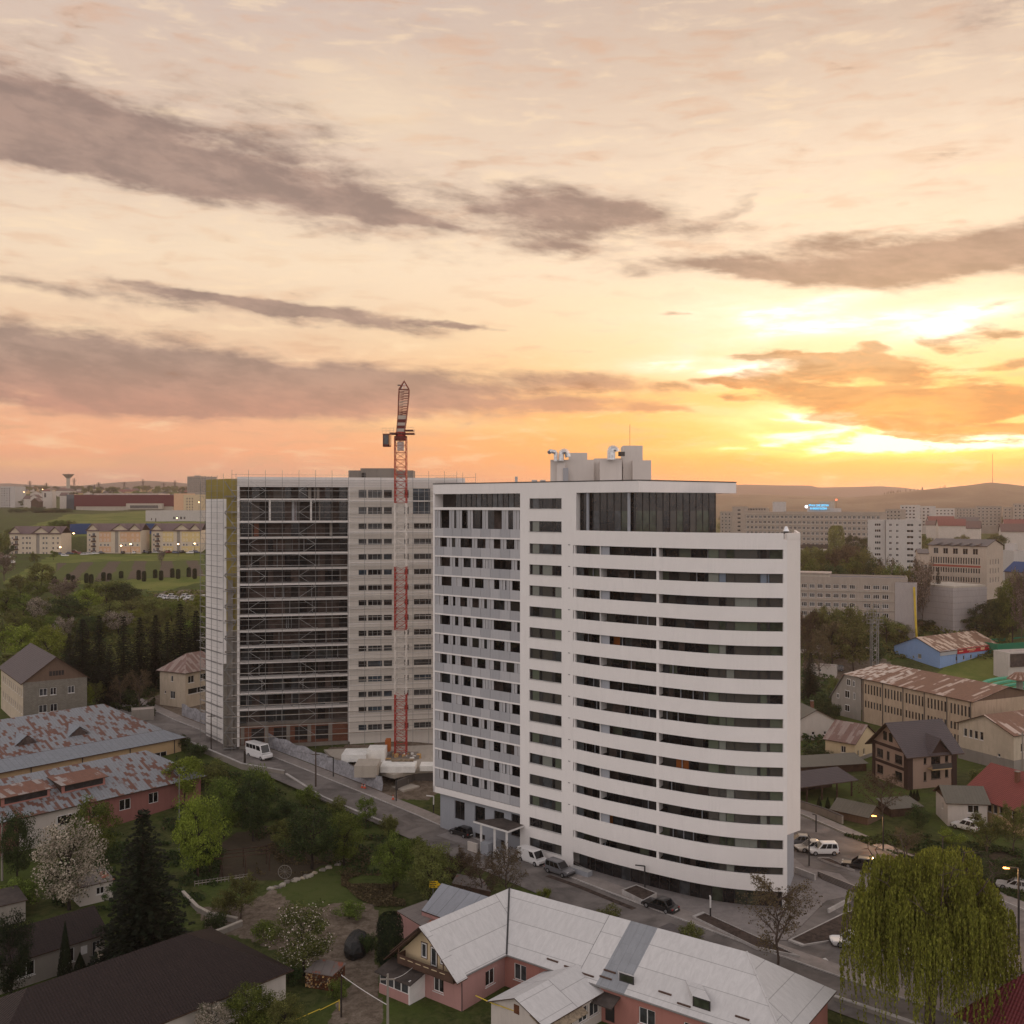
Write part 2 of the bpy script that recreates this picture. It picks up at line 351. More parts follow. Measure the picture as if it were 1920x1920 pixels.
class Frame:
 """plan frame: origin A, u towards B, v away from the viewer"""
 def __init__(self, A, B):
  self.A = A; d = math.hypot(B[0] - A[0], B[1] - A[1]); self.w = d
  self.e = ((B[0] - A[0]) / d, (B[1] - A[1]) / d); self.n = (-self.e[1], self.e[0])
 def xy(self, u, v=0.0): return (self.A[0] + self.e[0] * u + self.n[0] * v, self.A[1] + self.e[1] * u + self.n[1] * v)
 def p(self, u, v, z): return self.xy(u, v) + (z,)
# ---- photo pixel helpers: where a pixel's ray meets a height, a depth or the ground
def at_z(px, py, z):
 Y = (CZ - z) * F / (py - HZ); return ((px - 960) / F * Y, Y)
def at_Y(px, Y): return ((px - 960) / F * Y, Y)
def z_at(py, Y): return CZ - (py - HZ) / F * Y
def lerp_tab(tab, x):
 if x <= tab[0][0]: return tab[0][1]
 for (a, va), (b, vb) in zip(tab, tab[1:]):
  if x <= b:
   t = (x - a) / (b - a); t = t * t * (3 - 2 * t) * 0.5 + t * 0.5
   return va + (vb - va) * t
 return tab[-1][1]
PL = [(0, 0), (155, 0), (205, 4), (270, 4.5), (300, 7), (345, 12), (430, 19.6), (600, 22), (640, 30.5), (750, 34), (850, 36.6), (1000, 41), (1200, 44.5), (1500, 58), (2000, 76), (3000, 92), (9000, 92)]
PR = [(0, 0), (300, 0), (345, 9), (370, 13), (430, 17), (500, 18), (670, 22), (900, 24), (1500, 20), (3500, 12), (9000, 12)]
def terrain(x, y):
 t = x / max(y, 1.0); w = max(0.0, min(1.0, (0.02 - t) / 0.14)); w = w * w * (3 - 2 * w)
 z = lerp_tab(PL, y) * w + lerp_tab(PR, y) * (1 - w)
 if y > 215: z += mnoise.noise((x * 0.02, y * 0.02, 0)) * min(1.2, (y - 215) * 0.01)
 return z
def gnd(px, py):
 """ground point under a photo pixel"""
 t = (px - 960) / F; lo, hi = 60.0, 4000.0; y = lo
 while y < hi:
  if CZ - (py - HZ) / F * y <= terrain(t * y, y): break
  y += max(0.5, y * 0.004)
 a, b = y - max(0.5, y * 0.004), y
 for _ in range(12):
  m_ = (a + b) / 2
  if CZ - (py - HZ) / F * m_ <= terrain(t * m_, m_): b = m_
  else: a = m_
 return (t * b, b)
# ---- walls with real openings, and the windows that fill them
def wall_face(m, p0, p1, z0, z1, ops, mat, rec=0.14, reveal=None):
 """vertical wall from p0 to p1 (seen from outside p0 is on the left); ops: (u0,u1,z0,z1)"""
 L = math.hypot(p1[0] - p0[0], p1[1] - p0[1]); e = ((p1[0] - p0[0]) / L, (p1[1] - p0[1]) / L); nin = (-e[1], e[0])
 P = lambda u, z, d=0.0: (p0[0] + e[0] * u + nin[0] * d, p0[1] + e[1] * u + nin[1] * d, z)
 ops = [o for o in ops if o[0] > 0.02 and o[1] < L - 0.02]
 zs = sorted({z0, z1} | {z for o in ops for z in (o[2], o[3]) if z0 < z < z1})
 for za, zb in zip(zs, zs[1:]):
  zm = (za + zb) / 2; cut = sorted((o[0], o[1]) for o in ops if o[2] < zm < o[3]); u = 0.0
  for a, b in cut:
   if a > u + 1e-4: m.poly([P(u, za), P(a, za), P(a, zb), P(u, zb)], mat)
   u = max(u, b)
  if u < L - 1e-4: m.poly([P(u, za), P(L, za), P(L, zb), P(u, zb)], mat)
 rv = reveal or mat
 for a, b, c, d in ops:
  m.poly([P(a, c), P(b, c), P(b, c, rec), P(a, c, rec)], rv); m.poly([P(a, d, rec), P(b, d, rec), P(b, d), P(a, d)], rv)
  m.poly([P(a, c, rec), P(a, d, rec), P(a, d), P(a, c)], rv); m.poly([P(b, c), P(b, d), P(b, d, rec), P(b, c, rec)], rv)
 return P
def window_mesh(m, P, a, b, c, d, rec, frame, pane, nx=2, fw=0.07):
 y0 = rec - 0.05
 def bar(u0, u1, z0, z1):
  q = [P(u0, z0, y0), P(u1, z0, y0), P(u1, z1, y0), P(u0, z1, y0)]; m.poly(q, frame)
  m.poly([P(u0, z0, rec), P(u1, z0, rec), P(u1, z0, y0), P(u0, z0, y0)][::-1], frame)
  m.poly([P(u0, z1, rec), P(u1, z1, rec), P(u1, z1, y0), P(u0, z1, y0)], frame)
  m.poly([P(u0, z0, rec), P(u0, z1, rec), P(u0, z1, y0), P(u0, z0, y0)], frame)
  m.poly([P(u1, z0, rec), P(u1, z1, rec), P(u1, z1, y0), P(u1, z0, y0)][::-1], frame)
 pz = rec - 0.02
 m.poly([P(a, c, pz), P(b, c, pz), P(b, d, pz), P(a, d, pz)], pane)
 if frame:
  bar(a, b, c, c + fw); bar(a, b, d - fw, d); bar(a, a + fw, c + fw, d - fw); bar(b - fw, b, c + fw, d - fw)
  for k in range(1, nx):
   u = a + (b - a) * k / nx; bar(u - fw / 2, u + fw / 2, c + fw, d - fw)
def add_windows(root, P, ops, rec=0.14, frame='white_paint', panes=('glass_dark', 'glass_dark', 'glass_grey', 'curtain_pale'), nx=2, fw=0.07, budget=None, sill=False):
 rr = random.Random(len(ops) * 31 + int(abs(P(0, 0)[0]) * 7))
 extra = M()
 for o in ops:
  pane = rr.choice(panes); n_ = nx if (o[1] - o[0]) > 0.75 else 1
  if budget is not None and budget[0] <= 0: window_mesh(extra, P, *o[:4], rec, frame, pane, n_, fw); continue
  if budget is not None: budget[0] -= 1
  m = M(); window_mesh(m, P, *o[:4], rec, frame, pane, n_, fw)
  if sill:
   q = [P(o[0] - 0.08, 0, -0.08)[:2], P(o[1] + 0.08, 0, -0.08)[:2], P(o[1] + 0.08, 0, -0.004)[:2], P(o[0] - 0.08, 0, -0.004)[:2]]
   m.prism(q, o[2] - 0.08, o[2] - 0.02, frame)
  m.build('window', root)
 if extra.f: extra.build('window', root, kind='stuff')
def grid(u0, u1, n, w, zrows, h):
 """n openings of width w between u0 and u1 in each row of sill heights"""
 out = []
 for z in zrows:
  for i in range(n):
   c = u0 + (u1 - u0) * (i + 0.5) / n; out.append((c - w / 2, c + w / 2, z, z + h))
 return out
def house(name, label, cat, A, B, depth, zb, h, roof='gable_x', rise=2.0, wall='plaster_white', roofm='roof_grey', ov=0.5, th=0.16,
  front=(), right=(), left=(), back=(), frame='white_paint', panes=('glass_dark', 'glass_dark', 'glass_grey'), nx=2, inset=None, gable=None,
  group=None, parapet=0.4, base=None, ridge_off=0.0, budget=None, under='wood_dark', sill=True, rec=0.14, fw=0.07, trim=None, chimney=None, skipwalls=()):
 fr = Frame(A, B); w = fr.w; c = fr.xy(w / 2, depth / 2)
 root = thing(name, label, cat, (c[0], c[1], zb), group)
 m = M(); zt = zb + h; zl = zb - 1.5
 sides = {'front': (fr.xy(0, 0), fr.xy(w, 0), front), 'right': (fr.xy(w, 0), fr.xy(w, depth), right),
   'back': (fr.xy(w, depth), fr.xy(0, depth), back), 'left': (fr.xy(0, depth), fr.xy(0, 0), left)}
 budget = budget or [100]; todo = []
 for k, (p0, p1, ops) in sides.items():
  ops = [(o[0], o[1], zb + o[2], zb + o[3]) for o in ops]
  wm = wall[k] if isinstance(wall, dict) else wall
  P = wall_face(m, p0, p1, zl, zt, ops, wm, rec); todo.append((P, ops))
 gw = gable or (wall if not isinstance(wall, dict) else wall.get('gable', wall['front']))
 r = M()
 if roof == 'flat':
  r.fbox(fr, 0.002, w - 0.002, 0.002, depth - 0.002, zt - 0.3, zt - 0.02, roofm)
  if parapet > 0:
   wf = wall if not isinstance(wall, dict) else wall['front']
   for (u0, u1, v0, v1) in ((-0.03, w + 0.03, -0.03, 0.27), (-0.03, w + 0.03, depth - 0.27, depth + 0.03), (-0.03, 0.27, 0.27, depth - 0.27), (w - 0.27, w + 0.03, 0.27, depth - 0.27)):
    r.fbox(fr, u0, u1, v0, v1, zt - 0.02, zt + parapet, trim or wf)
 elif roof == 'gable_x':
  rv = depth / 2 + ridge_off; zr = zt + rise; s1 = rise / rv; s2 = rise / (depth - rv)
  r.slab([fr.p(-ov, -ov, zt - ov * s1 + th), fr.p(w + ov, -ov, zt - ov * s1 + th), fr.p(w + ov, rv, zr + th), fr.p(-ov, rv, zr + th)], th, roofm, under)
  r.slab([fr.p(-ov, rv, zr + th), fr.p(w + ov, rv, zr + th), fr.p(w + ov, depth + ov, zt - ov * s2 + th), fr.p(-ov, depth + ov, zt - ov * s2 + th)], th, roofm, under)
  m.poly([fr.p(w, 0, zt), fr.p(w, depth, zt), fr.p(w, rv, zr)], gw); m.poly([fr.p(0, depth, zt), fr.p(0, 0, zt), fr.p(0, rv, zr)], gw)
 elif roof == 'gable_y':
  ru = w / 2 + ridge_off; zr = zt + rise; s1 = rise / ru; s2 = rise / (w - ru)
  r.slab([fr.p(-ov, -ov, zt - ov * s1 + th), fr.p(ru, -ov, zr + th), fr.p(ru, depth + ov, zr + th), fr.p(-ov, depth + ov, zt - ov * s1 + th)], th, roofm, under)
  r.slab([fr.p(ru, -ov, zr + th), fr.p(w + ov, -ov, zt - ov * s2 + th), fr.p(w + ov, depth + ov, zt - ov * s2 + th), fr.p(ru, depth + ov, zr + th)], th, roofm, under)
  m.poly([fr.p(0, 0, zt), fr.p(w, 0, zt), fr.p(ru, 0, zr)], gw); m.poly([fr.p(w, depth, zt), fr.p(0, depth, zt), fr.p(ru, depth, zr)], gw)
 elif roof == 'hip':
  ins = inset if inset is not None else min(w, depth) / 2
  zr = zt + rise
  if w >= depth: a = (ins, depth / 2); b = (w - ins, depth / 2)
  else: a = (w / 2, ins); b = (w / 2, depth - ins)
  sl = rise / ins; ze = zt - ov * sl + th
  c0, c1, c2, c3 = fr.p(-ov, -ov, ze), fr.p(w + ov, -ov, ze), fr.p(w + ov, depth + ov, ze), fr.p(-ov, depth + ov, ze)
  A_, B_ = fr.p(*a, zr + th), fr.p(*b, zr + th)
  if w >= depth:
   fs = ([c0, c1, B_, A_], [c1, c2, B_], [c2, c3, A_, B_], [c3, c0, A_])
  else: fs = ([c0, c1, A_], [c1, c2, B_, A_], [c2, c3, B_], [c3, c0, A_, B_])
  for f in fs: r.slab(f, th, roofm, under)
 elif roof == 'shed':      # falls towards the viewer
  sl = rise / depth
  r.slab([fr.p(-ov, -ov, zt - ov * sl + th), fr.p(w + ov, -ov, zt - ov * sl + th), fr.p(w + ov, depth + ov, zt + rise + ov * sl + th), fr.p(-ov, depth + ov, zt + rise + ov * sl + th)], th, roofm, under)
  m.poly([fr.p(w, 0, zt), fr.p(w, depth, zt), fr.p(w, depth, zt + rise)], gw); m.poly([fr.p(0, depth, zt), fr.p(0, 0, zt), fr.p(0, depth, zt + rise)], gw)
  m.poly([fr.p(w, depth, zt), fr.p(0, depth, zt), fr.p(0, depth, zt + rise), fr.p(w, depth, zt + rise)], gw)
 if base:
  for p0, p1 in ((fr.xy(-0.06, -0.06), fr.xy(w + 0.06, -0.06)), (fr.xy(w + 0.06, -0.06), fr.xy(w + 0.06, depth + .06)), (fr.xy(-0.06, depth + .06), fr.xy(-0.06, -0.06))):
   wall_face(m, p0, p1, zl, zb + base[0], [], base[1])
   L = Frame(p0, p1); m.poly([L.p(0, 0, zb + base[0]), L.p(L.w, 0, zb + base[0]), L.p(L.w, 0.07, zb + base[0]), L.p(0, 0.07, zb + base[0])], base[1])
 m.build('wall', root)
 ro = r.build('roof', root)
 if chimney:
  for (cu, cv, ch) in chimney:
   k = M(); k.fbox(fr, cu - 0.3, cu + 0.3, cv - 0.3, cv + 0.3, zt, zt + ch, 'brick_red'); k.fbox(fr, cu - 0.36, cu + 0.36, cv - 0.36, cv + 0.36, zt + ch, zt + ch + 0.1, 'concrete'); k.build('chimney', root)
 for P, ops in todo:
  if ops: add_windows(root, P, ops, rec, frame, panes, nx, fw, budget, sill)
 return root, fr
# ================================================================ palette
mwall('tower_white', (0.79, 0.745, 0.72, 1), 0.09)
mwall('tower_side', (0.77, 0.71, 0.67, 1), 0.08)
mwall('tower_grey', s(152, 154, 160), 0.12)
mwall('panel_grey', s(166, 165, 168), 0.08, 'rib', 0.6)
mwall('panel_pale', s(180, 178, 180), 0.08, 'rib', 0.6)
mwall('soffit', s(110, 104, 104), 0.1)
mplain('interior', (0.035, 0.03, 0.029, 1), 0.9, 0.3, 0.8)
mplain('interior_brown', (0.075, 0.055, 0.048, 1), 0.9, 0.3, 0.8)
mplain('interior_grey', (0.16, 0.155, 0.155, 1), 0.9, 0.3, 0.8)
mglass('glass_dark', (0.018, 0.017, 0.018, 1)); mglass('glass_grey', (0.06, 0.065, 0.07, 1)); mglass('glass_blue', (0.05, 0.075, 0.10, 1))
mglass('glass_green', (0.055, 0.066, 0.045, 1)); mglass('glass_pent', (0.03, 0.026, 0.024, 1)); mglass('glass_teal', (0.10, 0.19, 0.19, 1))
mcurtain('curtain_pale', (0.24, 0.25, 0.22, 1)); mcurtain('curtain_green', (0.12, 0.14, 0.10, 1)); mcurtain('curtain_dim', (0.075, 0.07, 0.062, 1)); mcurtain('curtain_gold', (0.42, 0.27, 0.10, 1))
mcurtain('curtain_blue', (0.20, 0.24, 0.30, 1)); mcurtain('wood_lit', (0.40, 0.13, 0.035, 1))
mplain('white_paint', (0.70, 0.67, 0.65, 1), 0.6, 0.06); mplain('frame_dark', (0.03, 0.028, 0.028, 1), 0.5, 0.1); mplain('frame_brown', (0.09, 0.05, 0.035, 1), 0.6, 0.15)
mwall('concrete', s(140, 132, 124), 0.35); mwall('concrete_pale', s(178, 168, 156), 0.25); mwall('concrete_dark', s(96, 90, 86), 0.3)
mwall('insulation_yellow', s(150, 134, 74), 0.25); mwall('cream_board', s(210, 203, 195), 0.14); mwall('scaf_white', s(224, 218, 214), 0.10)
mwall('cream_render', s(214, 204, 196), 0.10); mwall('brick_red', s(128, 86, 70), 0.3, 'block'); mwall('cement_block', s(132, 126, 116), 0.3, 'block')
mplain('steel_grey', s(128, 126, 124), 0.5, 0.1, metal=0.3); mplain('steel_pale', s(176, 174, 172), 0.5, 0.1, metal=0.2); mplain('steel_dark', s(60, 58, 58), 0.5, 0.1)
mplain('deck_wood', s(140, 124, 104), 0.9, 0.3, 2.0); mplain('plank_new', s(198, 160, 108), 0.9, 0.25, 2.0)
mplain('crane_red', s(158, 44, 34), 0.5, 0.12); mplain('crane_white', s(212, 204, 196), 0.5, 0.1); mplain('crane_rust', s(120, 58, 46), 0.6, 0.25, 2.0); mplain('crane_dark', s(98, 40, 34), 0.6, 0.15)
mplain('silver', (0.72, 0.72, 0.73, 1), 0.28, 0.15, 3.0, metal=0.9, bump=0.4)
mplain('wood_dark', s(74, 56, 46), 0.9, 0.25, 1.5); mwall('wood_plank', s(112, 92, 78), 0.35, 'plank'); mplain('wood_brown', s(96, 58, 36), 0.8, 0.2, 1.5)
mplain('white_board', (0.80, 0.78, 0.74, 1), 0.8, 0.08)
mplain('black_paint', (0.02, 0.019, 0.019, 1), 0.45, 0.1); mplain('rubber', (0.018, 0.018, 0.018, 1), 0.85, 0.1)
mplain('asphalt', (0.165, 0.145, 0.134, 1), 0.9, 0.26, 0.22, bump=0.2, bscale=14); mplain('asphalt_patch', (0.105, 0.092, 0.09, 1), 0.9, 0.12, 0.8)
mplain('paving', (0.27, 0.235, 0.215, 1), 0.9, 0.10, 0.8, bump=0.1); mplain('paving_grey', (0.225, 0.20, 0.19, 1), 0.9, 0.1, 0.8)
mplain('kerb_stone', (0.42, 0.39, 0.37, 1), 0.85, 0.12, 1.0); mplain('soil', (0.060, 0.042, 0.034, 1), 1.0, 0.35, 1.5, bump=0.5)
mplain('paint_line', (0.6, 0.58, 0.56, 1), 0.7, 0.2, 3.0)
mplain('dirt', s(128, 104, 86), 1.0, 0.3, 0.4, bump=0.5, bscale=3)
# =============================== roofs
mroof('roof_white', (0.56, 0.54, 0.53, 1), 'seam', 0.0, sx=400, sy=2.6, dark=0.0, rough=0.55)
mroof('roof_grey_patch', s(140, 142, 146), 'seam', 0.0, sx=0.9, sy=2.4, dark=0.8)
mroof('roof_seam_grey', s(142, 144, 150), 'seam', 0.0, sx=1.6, sy=30, dark=0.3)
mroof('roof_rust_patch', s(134, 136, 140), 'seam', 0.30, s(100, 64, 50), sx=.5, sy=1.1, dark=0.6)
mroof('roof_rust_light', s(148, 150, 156), 'seam', 0.16, s(104, 66, 50), sx=0.9, sy=2.6, dark=0.6)
mroof('roof_rust_heavy', s(150, 140, 136), 'seam', 0.72, s(106, 66, 50), sx=0.8, sy=2.6, dark=0.6)
mroof('roof_skirt', s(130, 134, 140), 'seam', 0.0, sx=1.0, sy=0.9, dark=0.5)
mroof('roof_rust_hall', s(186, 164, 150), 'seam', 0.80, s(108, 74, 56), sx=0.7, sy=5.0, dark=0.7)
mroof('roof_rust_hall_pale', s(196, 180, 168), 'seam', 0.45, s(114, 82, 64), sx=0.7, sy=1.0, dark=0.8)
mroof('roof_rust_blue', s(196, 172, 152), 'seam', 0.62, s(114, 84, 66), sx=0.8, sy=2.4, dark=0.7)
mroof('roof_rust_house', s(148, 130, 122), 'seam', 0.5, s(112, 86, 78), sx=0.6, sy=3.0, dark=0.7)
mroof('roof_tile_dark', s(86, 78, 80), 'tile'); mroof('roof_tile_brown', s(43, 31, 29), 'tile'); mroof('roof_tile_red', s(132, 66, 60), 'tile'); mroof('roof_tile_maroon', s(98, 40, 44), 'tile')
mroof('roof_tile_grey', s(104, 98, 98), 'tile'); mroof('roof_far_red', s(130, 78, 72), 'tile'); mroof('roof_far_brown', s(110, 88, 84), 'tile')
mroof('roof_apt', s(112, 92, 92), 'tile'); mroof('roof_grey', s(120, 112, 108), 'seam', 0.1, sx=1.0, sy=2); mroof('roof_mossy', s(104, 100, 90), 'seam', 0.0, sx=0.5, sy=2.4, dark=0.7)
mplain('roof_flat', s(118, 112, 112), 0.9, 0.2, 0.3); mplain('roof_flat_pale', s(170, 156, 148), 0.8, 0.15, 0.3); mplain('roof_flat_glow', s(200, 182, 172), 0.35, 0.15, 0.3)
mplain('roof_bitumen', s(72, 64, 60), 0.9, 0.25, 0.8)
# =============================== walls
mwall('pink_wall', s(176, 134, 128), 0.2); mwall('pink_deep', s(168, 116, 106), 0.2); mwall('cream_wall', s(206, 184, 150), 0.15)
mwall('plaster_white', s(194, 184, 176), 0.22); mwall('plaster_beige', s(186, 158, 122), 0.2); mwall('plaster_grey', s(150, 142, 134), 0.35)
mwall('hall_beige', s(182, 160, 138), 0.4); mwall('hall_pale', s(190, 174, 154), 0.35); mwall('blue_wall', s(134, 160, 200), 0.12, 'rib'); mwall('banner_red', s(168, 34, 48), 0.08)
mwall('villa_tan', s(156, 132, 118), 0.1); mwall('villa_brown', s(62, 46, 42), 0.15); mwall('panel_block', s(160, 148, 138), 0.25); mwall('panel_white', s(184, 178, 174), 0.18)
mwall('school_wall', s(178, 162, 148), 0.2); mwall('maroon_clad', s(92, 34, 48), 0.12, 'rib'); mwall('blue_clad', s(48, 74, 118), 0.15, 'rib'); mwall('blue_clad_dark', s(36, 54, 96), 0.15, 'rib')
mwall('net_grey', s(164, 156, 154), 0.2); mwall('apt_cream', s(200, 184, 164), 0.14); mwall('apt_peach', s(204, 164, 132), 0.12); mwall('apt_yellow', s(208, 184, 134), 0.12)
mwall('hotel_yellow', s(200, 178, 146), 0.12); mwall('hotel_peach', s(212, 170, 138), 0.12); mwall('green_sheet', s(38, 112, 84), 0.12, 'rib')
mwall('plaster_rose', s(142, 96, 90), 0.2); mwall('orange_door', s(170, 96, 50), 0.1); mwall('red_trim', s(150, 78, 66), 0.1)
mplain('tarp_black', (0.018, 0.018, 0.018, 1), 0.5, 0.3, 1.0, bump=0.8, bscale=2); mplain('tarp_grey', s(150, 148, 152), 0.7, 0.2, 1.5, bump=0.9, bscale=1.2)
mplain('yellow_sign', s(226, 184, 30), 0.6, 0.05); mplain('yellow_pipe', s(196, 168, 56), 0.6, 0.1); mplain('seat_green', s(70, 156, 124), 0.6, 0.15, 2.0); mplain('seat_white', s(206, 198, 194), 0.6, 0.1, 2.0)
mplain('cone_orange', s(210, 92, 60), 0.6, 0.05); mplain('door_blue', s(30, 110, 160), 0.5, 0.05)
mlamp('lamp_warm', s(255, 170, 84), 9.0); mlamp('lamp_far', s(255, 200, 140), 14.0); mlamp('lamp_red', s(255, 90, 60), 5.0); mlamp('sign_cyan', s(70, 190, 240), 1.6); mlamp('sign_white', s(250, 250, 255), 1.7); mlamp('window_lit', s(240, 196, 110), 0.9)
# cars
for n_, c_ in (('car_white', (0.72, 0.70, 0.69, 1)), ('car_silver', (0.50, 0.48, 0.47, 1)), ('car_grey', (0.13, 0.13, 0.14, 1)), ('car_black', (0.012, 0.012, 0.013, 1)), ('car_red', (0.22, 0.03, 0.03, 1)), ('car_blue', (0.05, 0.07, 0.14, 1)), ('car_beige', (0.42, 0.38, 0.33, 1))):
 m_, g_, b_ = _mat(n_); b_.inputs['Base Color'].default_value = c_; b_.inputs['Roughness'].default_value = 0.32; b_.inputs['Coat Weight'].default_value = 0.6; b_.inputs['Coat Roughness'].default_value = 0.08
mplain('car_trim', (0.03, 0.03, 0.03, 1), 0.6, 0.0); mglass('car_glass', (0.012, 0.013, 0.015, 1), 0.04); mplain('headlamp', (0.6, 0.6, 0.6, 1), 0.2, 0.0); mplain('taillamp', (0.25, 0.015, 0.015, 1), 0.3, 0.0)
mplain('rim', (0.35, 0.35, 0.36, 1), 0.35, 0.1, metal=0.6); mplain('plate', (0.7, 0.7, 0.68, 1), 0.5, 0.0)
# foliage
def mleaf(name, dark, light, blossom=None, amt=0.0):
 m, g, b = _mat(name); b.inputs['Roughness'].default_value = 0.75; b.inputs['Specular IOR Level'].default_value = 0.2
 geo = g.node('ShaderNodeNewGeometry'); oi = g.node('ShaderNodeObjectInfo')
 c = g.mix(geo.outputs['Random Per Island'], dark, light)
 n = g.noise(_objco(g), 2.6, 3, 0.6)
 c = g.mix(g.m('MULTIPLY', g.sm(n, 0.42, 0.62), 0.6), c, tuple(x * 0.55 for x in dark[:3]) + (1,))
 if blossom:
  f = g.m('GREATER_THAN', g.m('FRACT', g.m('MULTIPLY', geo.outputs['Random Per Island'], 7.31)), 1 - amt); c = g.mix(f, c, blossom)
 hs = g.node('ShaderNodeHueSaturation'); hs.inputs['Hue'].default_value = 0.5
 g.L.new(g.m('MULTIPLY_ADD', oi.outputs['Random'], 0.03, 0.485), hs.inputs['Hue']); g.L.new(g.m('MULTIPLY_ADD', oi.outputs['Random'], 0.5, 0.78), hs.inputs['Value'])
 g.L.new(c, hs.inputs['Color']); g.L.new(hs.outputs[0], b.inputs['Base Color'])
 tr = g.node('ShaderNodeBsdfTranslucent'); g.L.new(hs.outputs[0], tr.inputs['Color'])
 mx = g.node('ShaderNodeMixShader'); mx.inputs[0].default_value = 0.25; g.L.new(b.outputs[0], mx.inputs[1]); g.L.new(tr.outputs[0], mx.inputs[2])
 g.L.new(mx.outputs[0], g.N['Material Output'].inputs[0])
mleaf('leaf_green', (0.068, 0.092, 0.018, 1), (0.185, 0.225, 0.042, 1)); mleaf('leaf_dark', (0.027, 0.043, 0.016, 1), (0.078, 0.108, 0.031, 1))
mleaf('leaf_yellow', (0.113, 0.142, 0.018, 1), (0.282, 0.320, 0.047, 1)); mleaf('leaf_olive', (0.088, 0.094, 0.027, 1), (0.215, 0.22, 0.060, 1))
mleaf('leaf_brown', (0.072, 0.052, 0.029, 1), (0.157, 0.114, 0.061, 1)); mleaf('leaf_blossom', (0.200, 0.160, 0.120, 1), (0.560, 0.470, 0.400, 1), (0.060, 0.070, 0.030, 1), 0.25)
mleaf('leaf_blossom_pink', (0.160, 0.110, 0.090, 1), (0.340, 0.260, 0.220, 1), (0.070, 0.060, 0.035, 1), 0.3); mleaf('leaf_mixed', (0.058, 0.072, 0.019, 1), (0.156, 0.156, 0.046, 1), (0.715, 0.611, 0.546, 1), 0.09)
mleaf('needle', (0.008, 0.012, 0.006, 1), (0.022, 0.030, 0.013, 1)); mleaf('thuja', (0.011, 0.019, 0.009, 1), (0.029, 0.040, 0.014, 1)); mleaf('leaf_willow', (0.100, 0.104, 0.013, 1), (0.270, 0.270, 0.040, 1))
mplain('bark', (0.085, 0.062, 0.050, 1), 0.95, 0.25, 3.0); mplain('bark_dark', (0.035, 0.026, 0.021, 1), 0.95, 0.25, 3.0); mplain('twig', (0.10, 0.072, 0.058, 1), 0.95, 0.25, 3.0)
# ================================================================ the white tower
dT = (0.7587, -0.6514); nT = (0.6514, 0.7587)                     # along the straight front (towards the viewer), and inwards
A0 = (-12.33, 160.0)
def T(sv, d=0.0): return (A0[0] + dT[0] * sv + nT[0] * d, A0[1] + dT[1] * sv + nT[1] * d)
sB, sC = 17.78, 27.47
tower = thing('white_tower', 'tall white apartment tower with curved balcony bands and a glazed top storey', 'apartment tower', (18, 146, 0))
# curved edge, from C to E
ctrl = [T(sC), (12.45, 138.35), (17.0, 134.75), (21.35, 131.6), (24.0, 129.95), (26.6, 128.75), (29.8, 127.8), (33.75, 127.3)]
def catmull(ps, n):
 out = []
 for i in range(len(ps) - 1):
  p0 = ps[i - 1] if i else (2 * ps[0][0] - ps[1][0], 2 * ps[0][1] - ps[1][1]); p1 = ps[i]; p2 = ps[i + 1]
  p3 = ps[i + 2] if i + 2 < len(ps) else (2 * p2[0] - p1[0], 2 * p2[1] - p1[1])
  for k in range(n):
   t = k / n
   out.append(tuple(0.5 * (2 * p1[j] + (p2[j] - p0[j]) * t + (2 * p0[j] - 5 * p1[j] + 4 * p2[j] - p3[j]) * t * t + (3 * p1[j] - p0[j] - 3 * p2[j] + p3[j]) * t ** 3) for j in (0, 1)))
 out.append(ps[-1]); return out
CV = catmull(ctrl, 5)
def offs(poly, d):
 out = []
 for i, p in enumerate(poly):
  a = poly[max(0, i - 1)]; b = poly[min(len(poly) - 1, i + 1)]
  L = math.hypot(b[0] - a[0], b[1] - a[1]); e = ((b[0] - a[0]) / L, (b[1] - a[1]) / L)
  out.append((p[0] - e[1] * d, p[1] + e[0] * d))
 return out
def cum(poly):
 o = [0.0]
 for a, b in zip(poly, poly[1:]): o.append(o[-1] + math.hypot(b[0] - a[0], b[1] - a[1]))
 return o
def on(poly, t):
 c = cum(poly); t *= c[-1]
 for i in range(len(poly) - 1):
  if t <= c[i + 1]:
   k = (t - c[i]) / (c[i + 1] - c[i]); return (poly[i][0] + (poly[i + 1][0] - poly[i][0]) * k, poly[i][1] + (poly[i + 1][1] - poly[i][1]) * k)
 return poly[-1]
E0 = CV[-1]; E1 = (34.2, 127.26); E2 = (36.35, 129.1); LEN = cum(CV)[-1]
STR = [44.95 - 3.012 * k for k in range(13)] + [5.40]             # tops of the dark strips
SH = 1.17
TOPP = 47.0
# --- curved white bands (parapet + slab edge)
def band(z0, z1, name='balcony_band', th=0.22):
 m = M(); o = CV; i = offs(CV, th)
 for k in range(len(o) - 1):
  m.poly([o[k] + (z0,), o[k + 1] + (z0,), o[k + 1] + (z1,), o[k] + (z1,)], 'tower_white')
  m.poly([i[k + 1] + (z0,), i[k] + (z0,), i[k] + (z1,), i[k + 1] + (z1,)], 'tower_white')
  m.poly([o[k] + (z1,), o[k + 1] + (z1,), i[k + 1] + (z1,), i[k] + (z1,)], 'tower_white')
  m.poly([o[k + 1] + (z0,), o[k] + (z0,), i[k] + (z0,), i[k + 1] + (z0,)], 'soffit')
 return m.build(name, tower)
band(STR[0], TOPP, 'parapet')
for k in range(13): band(STR[k + 1], STR[k] - SH)
band(2.40, STR[13] - 0.95)
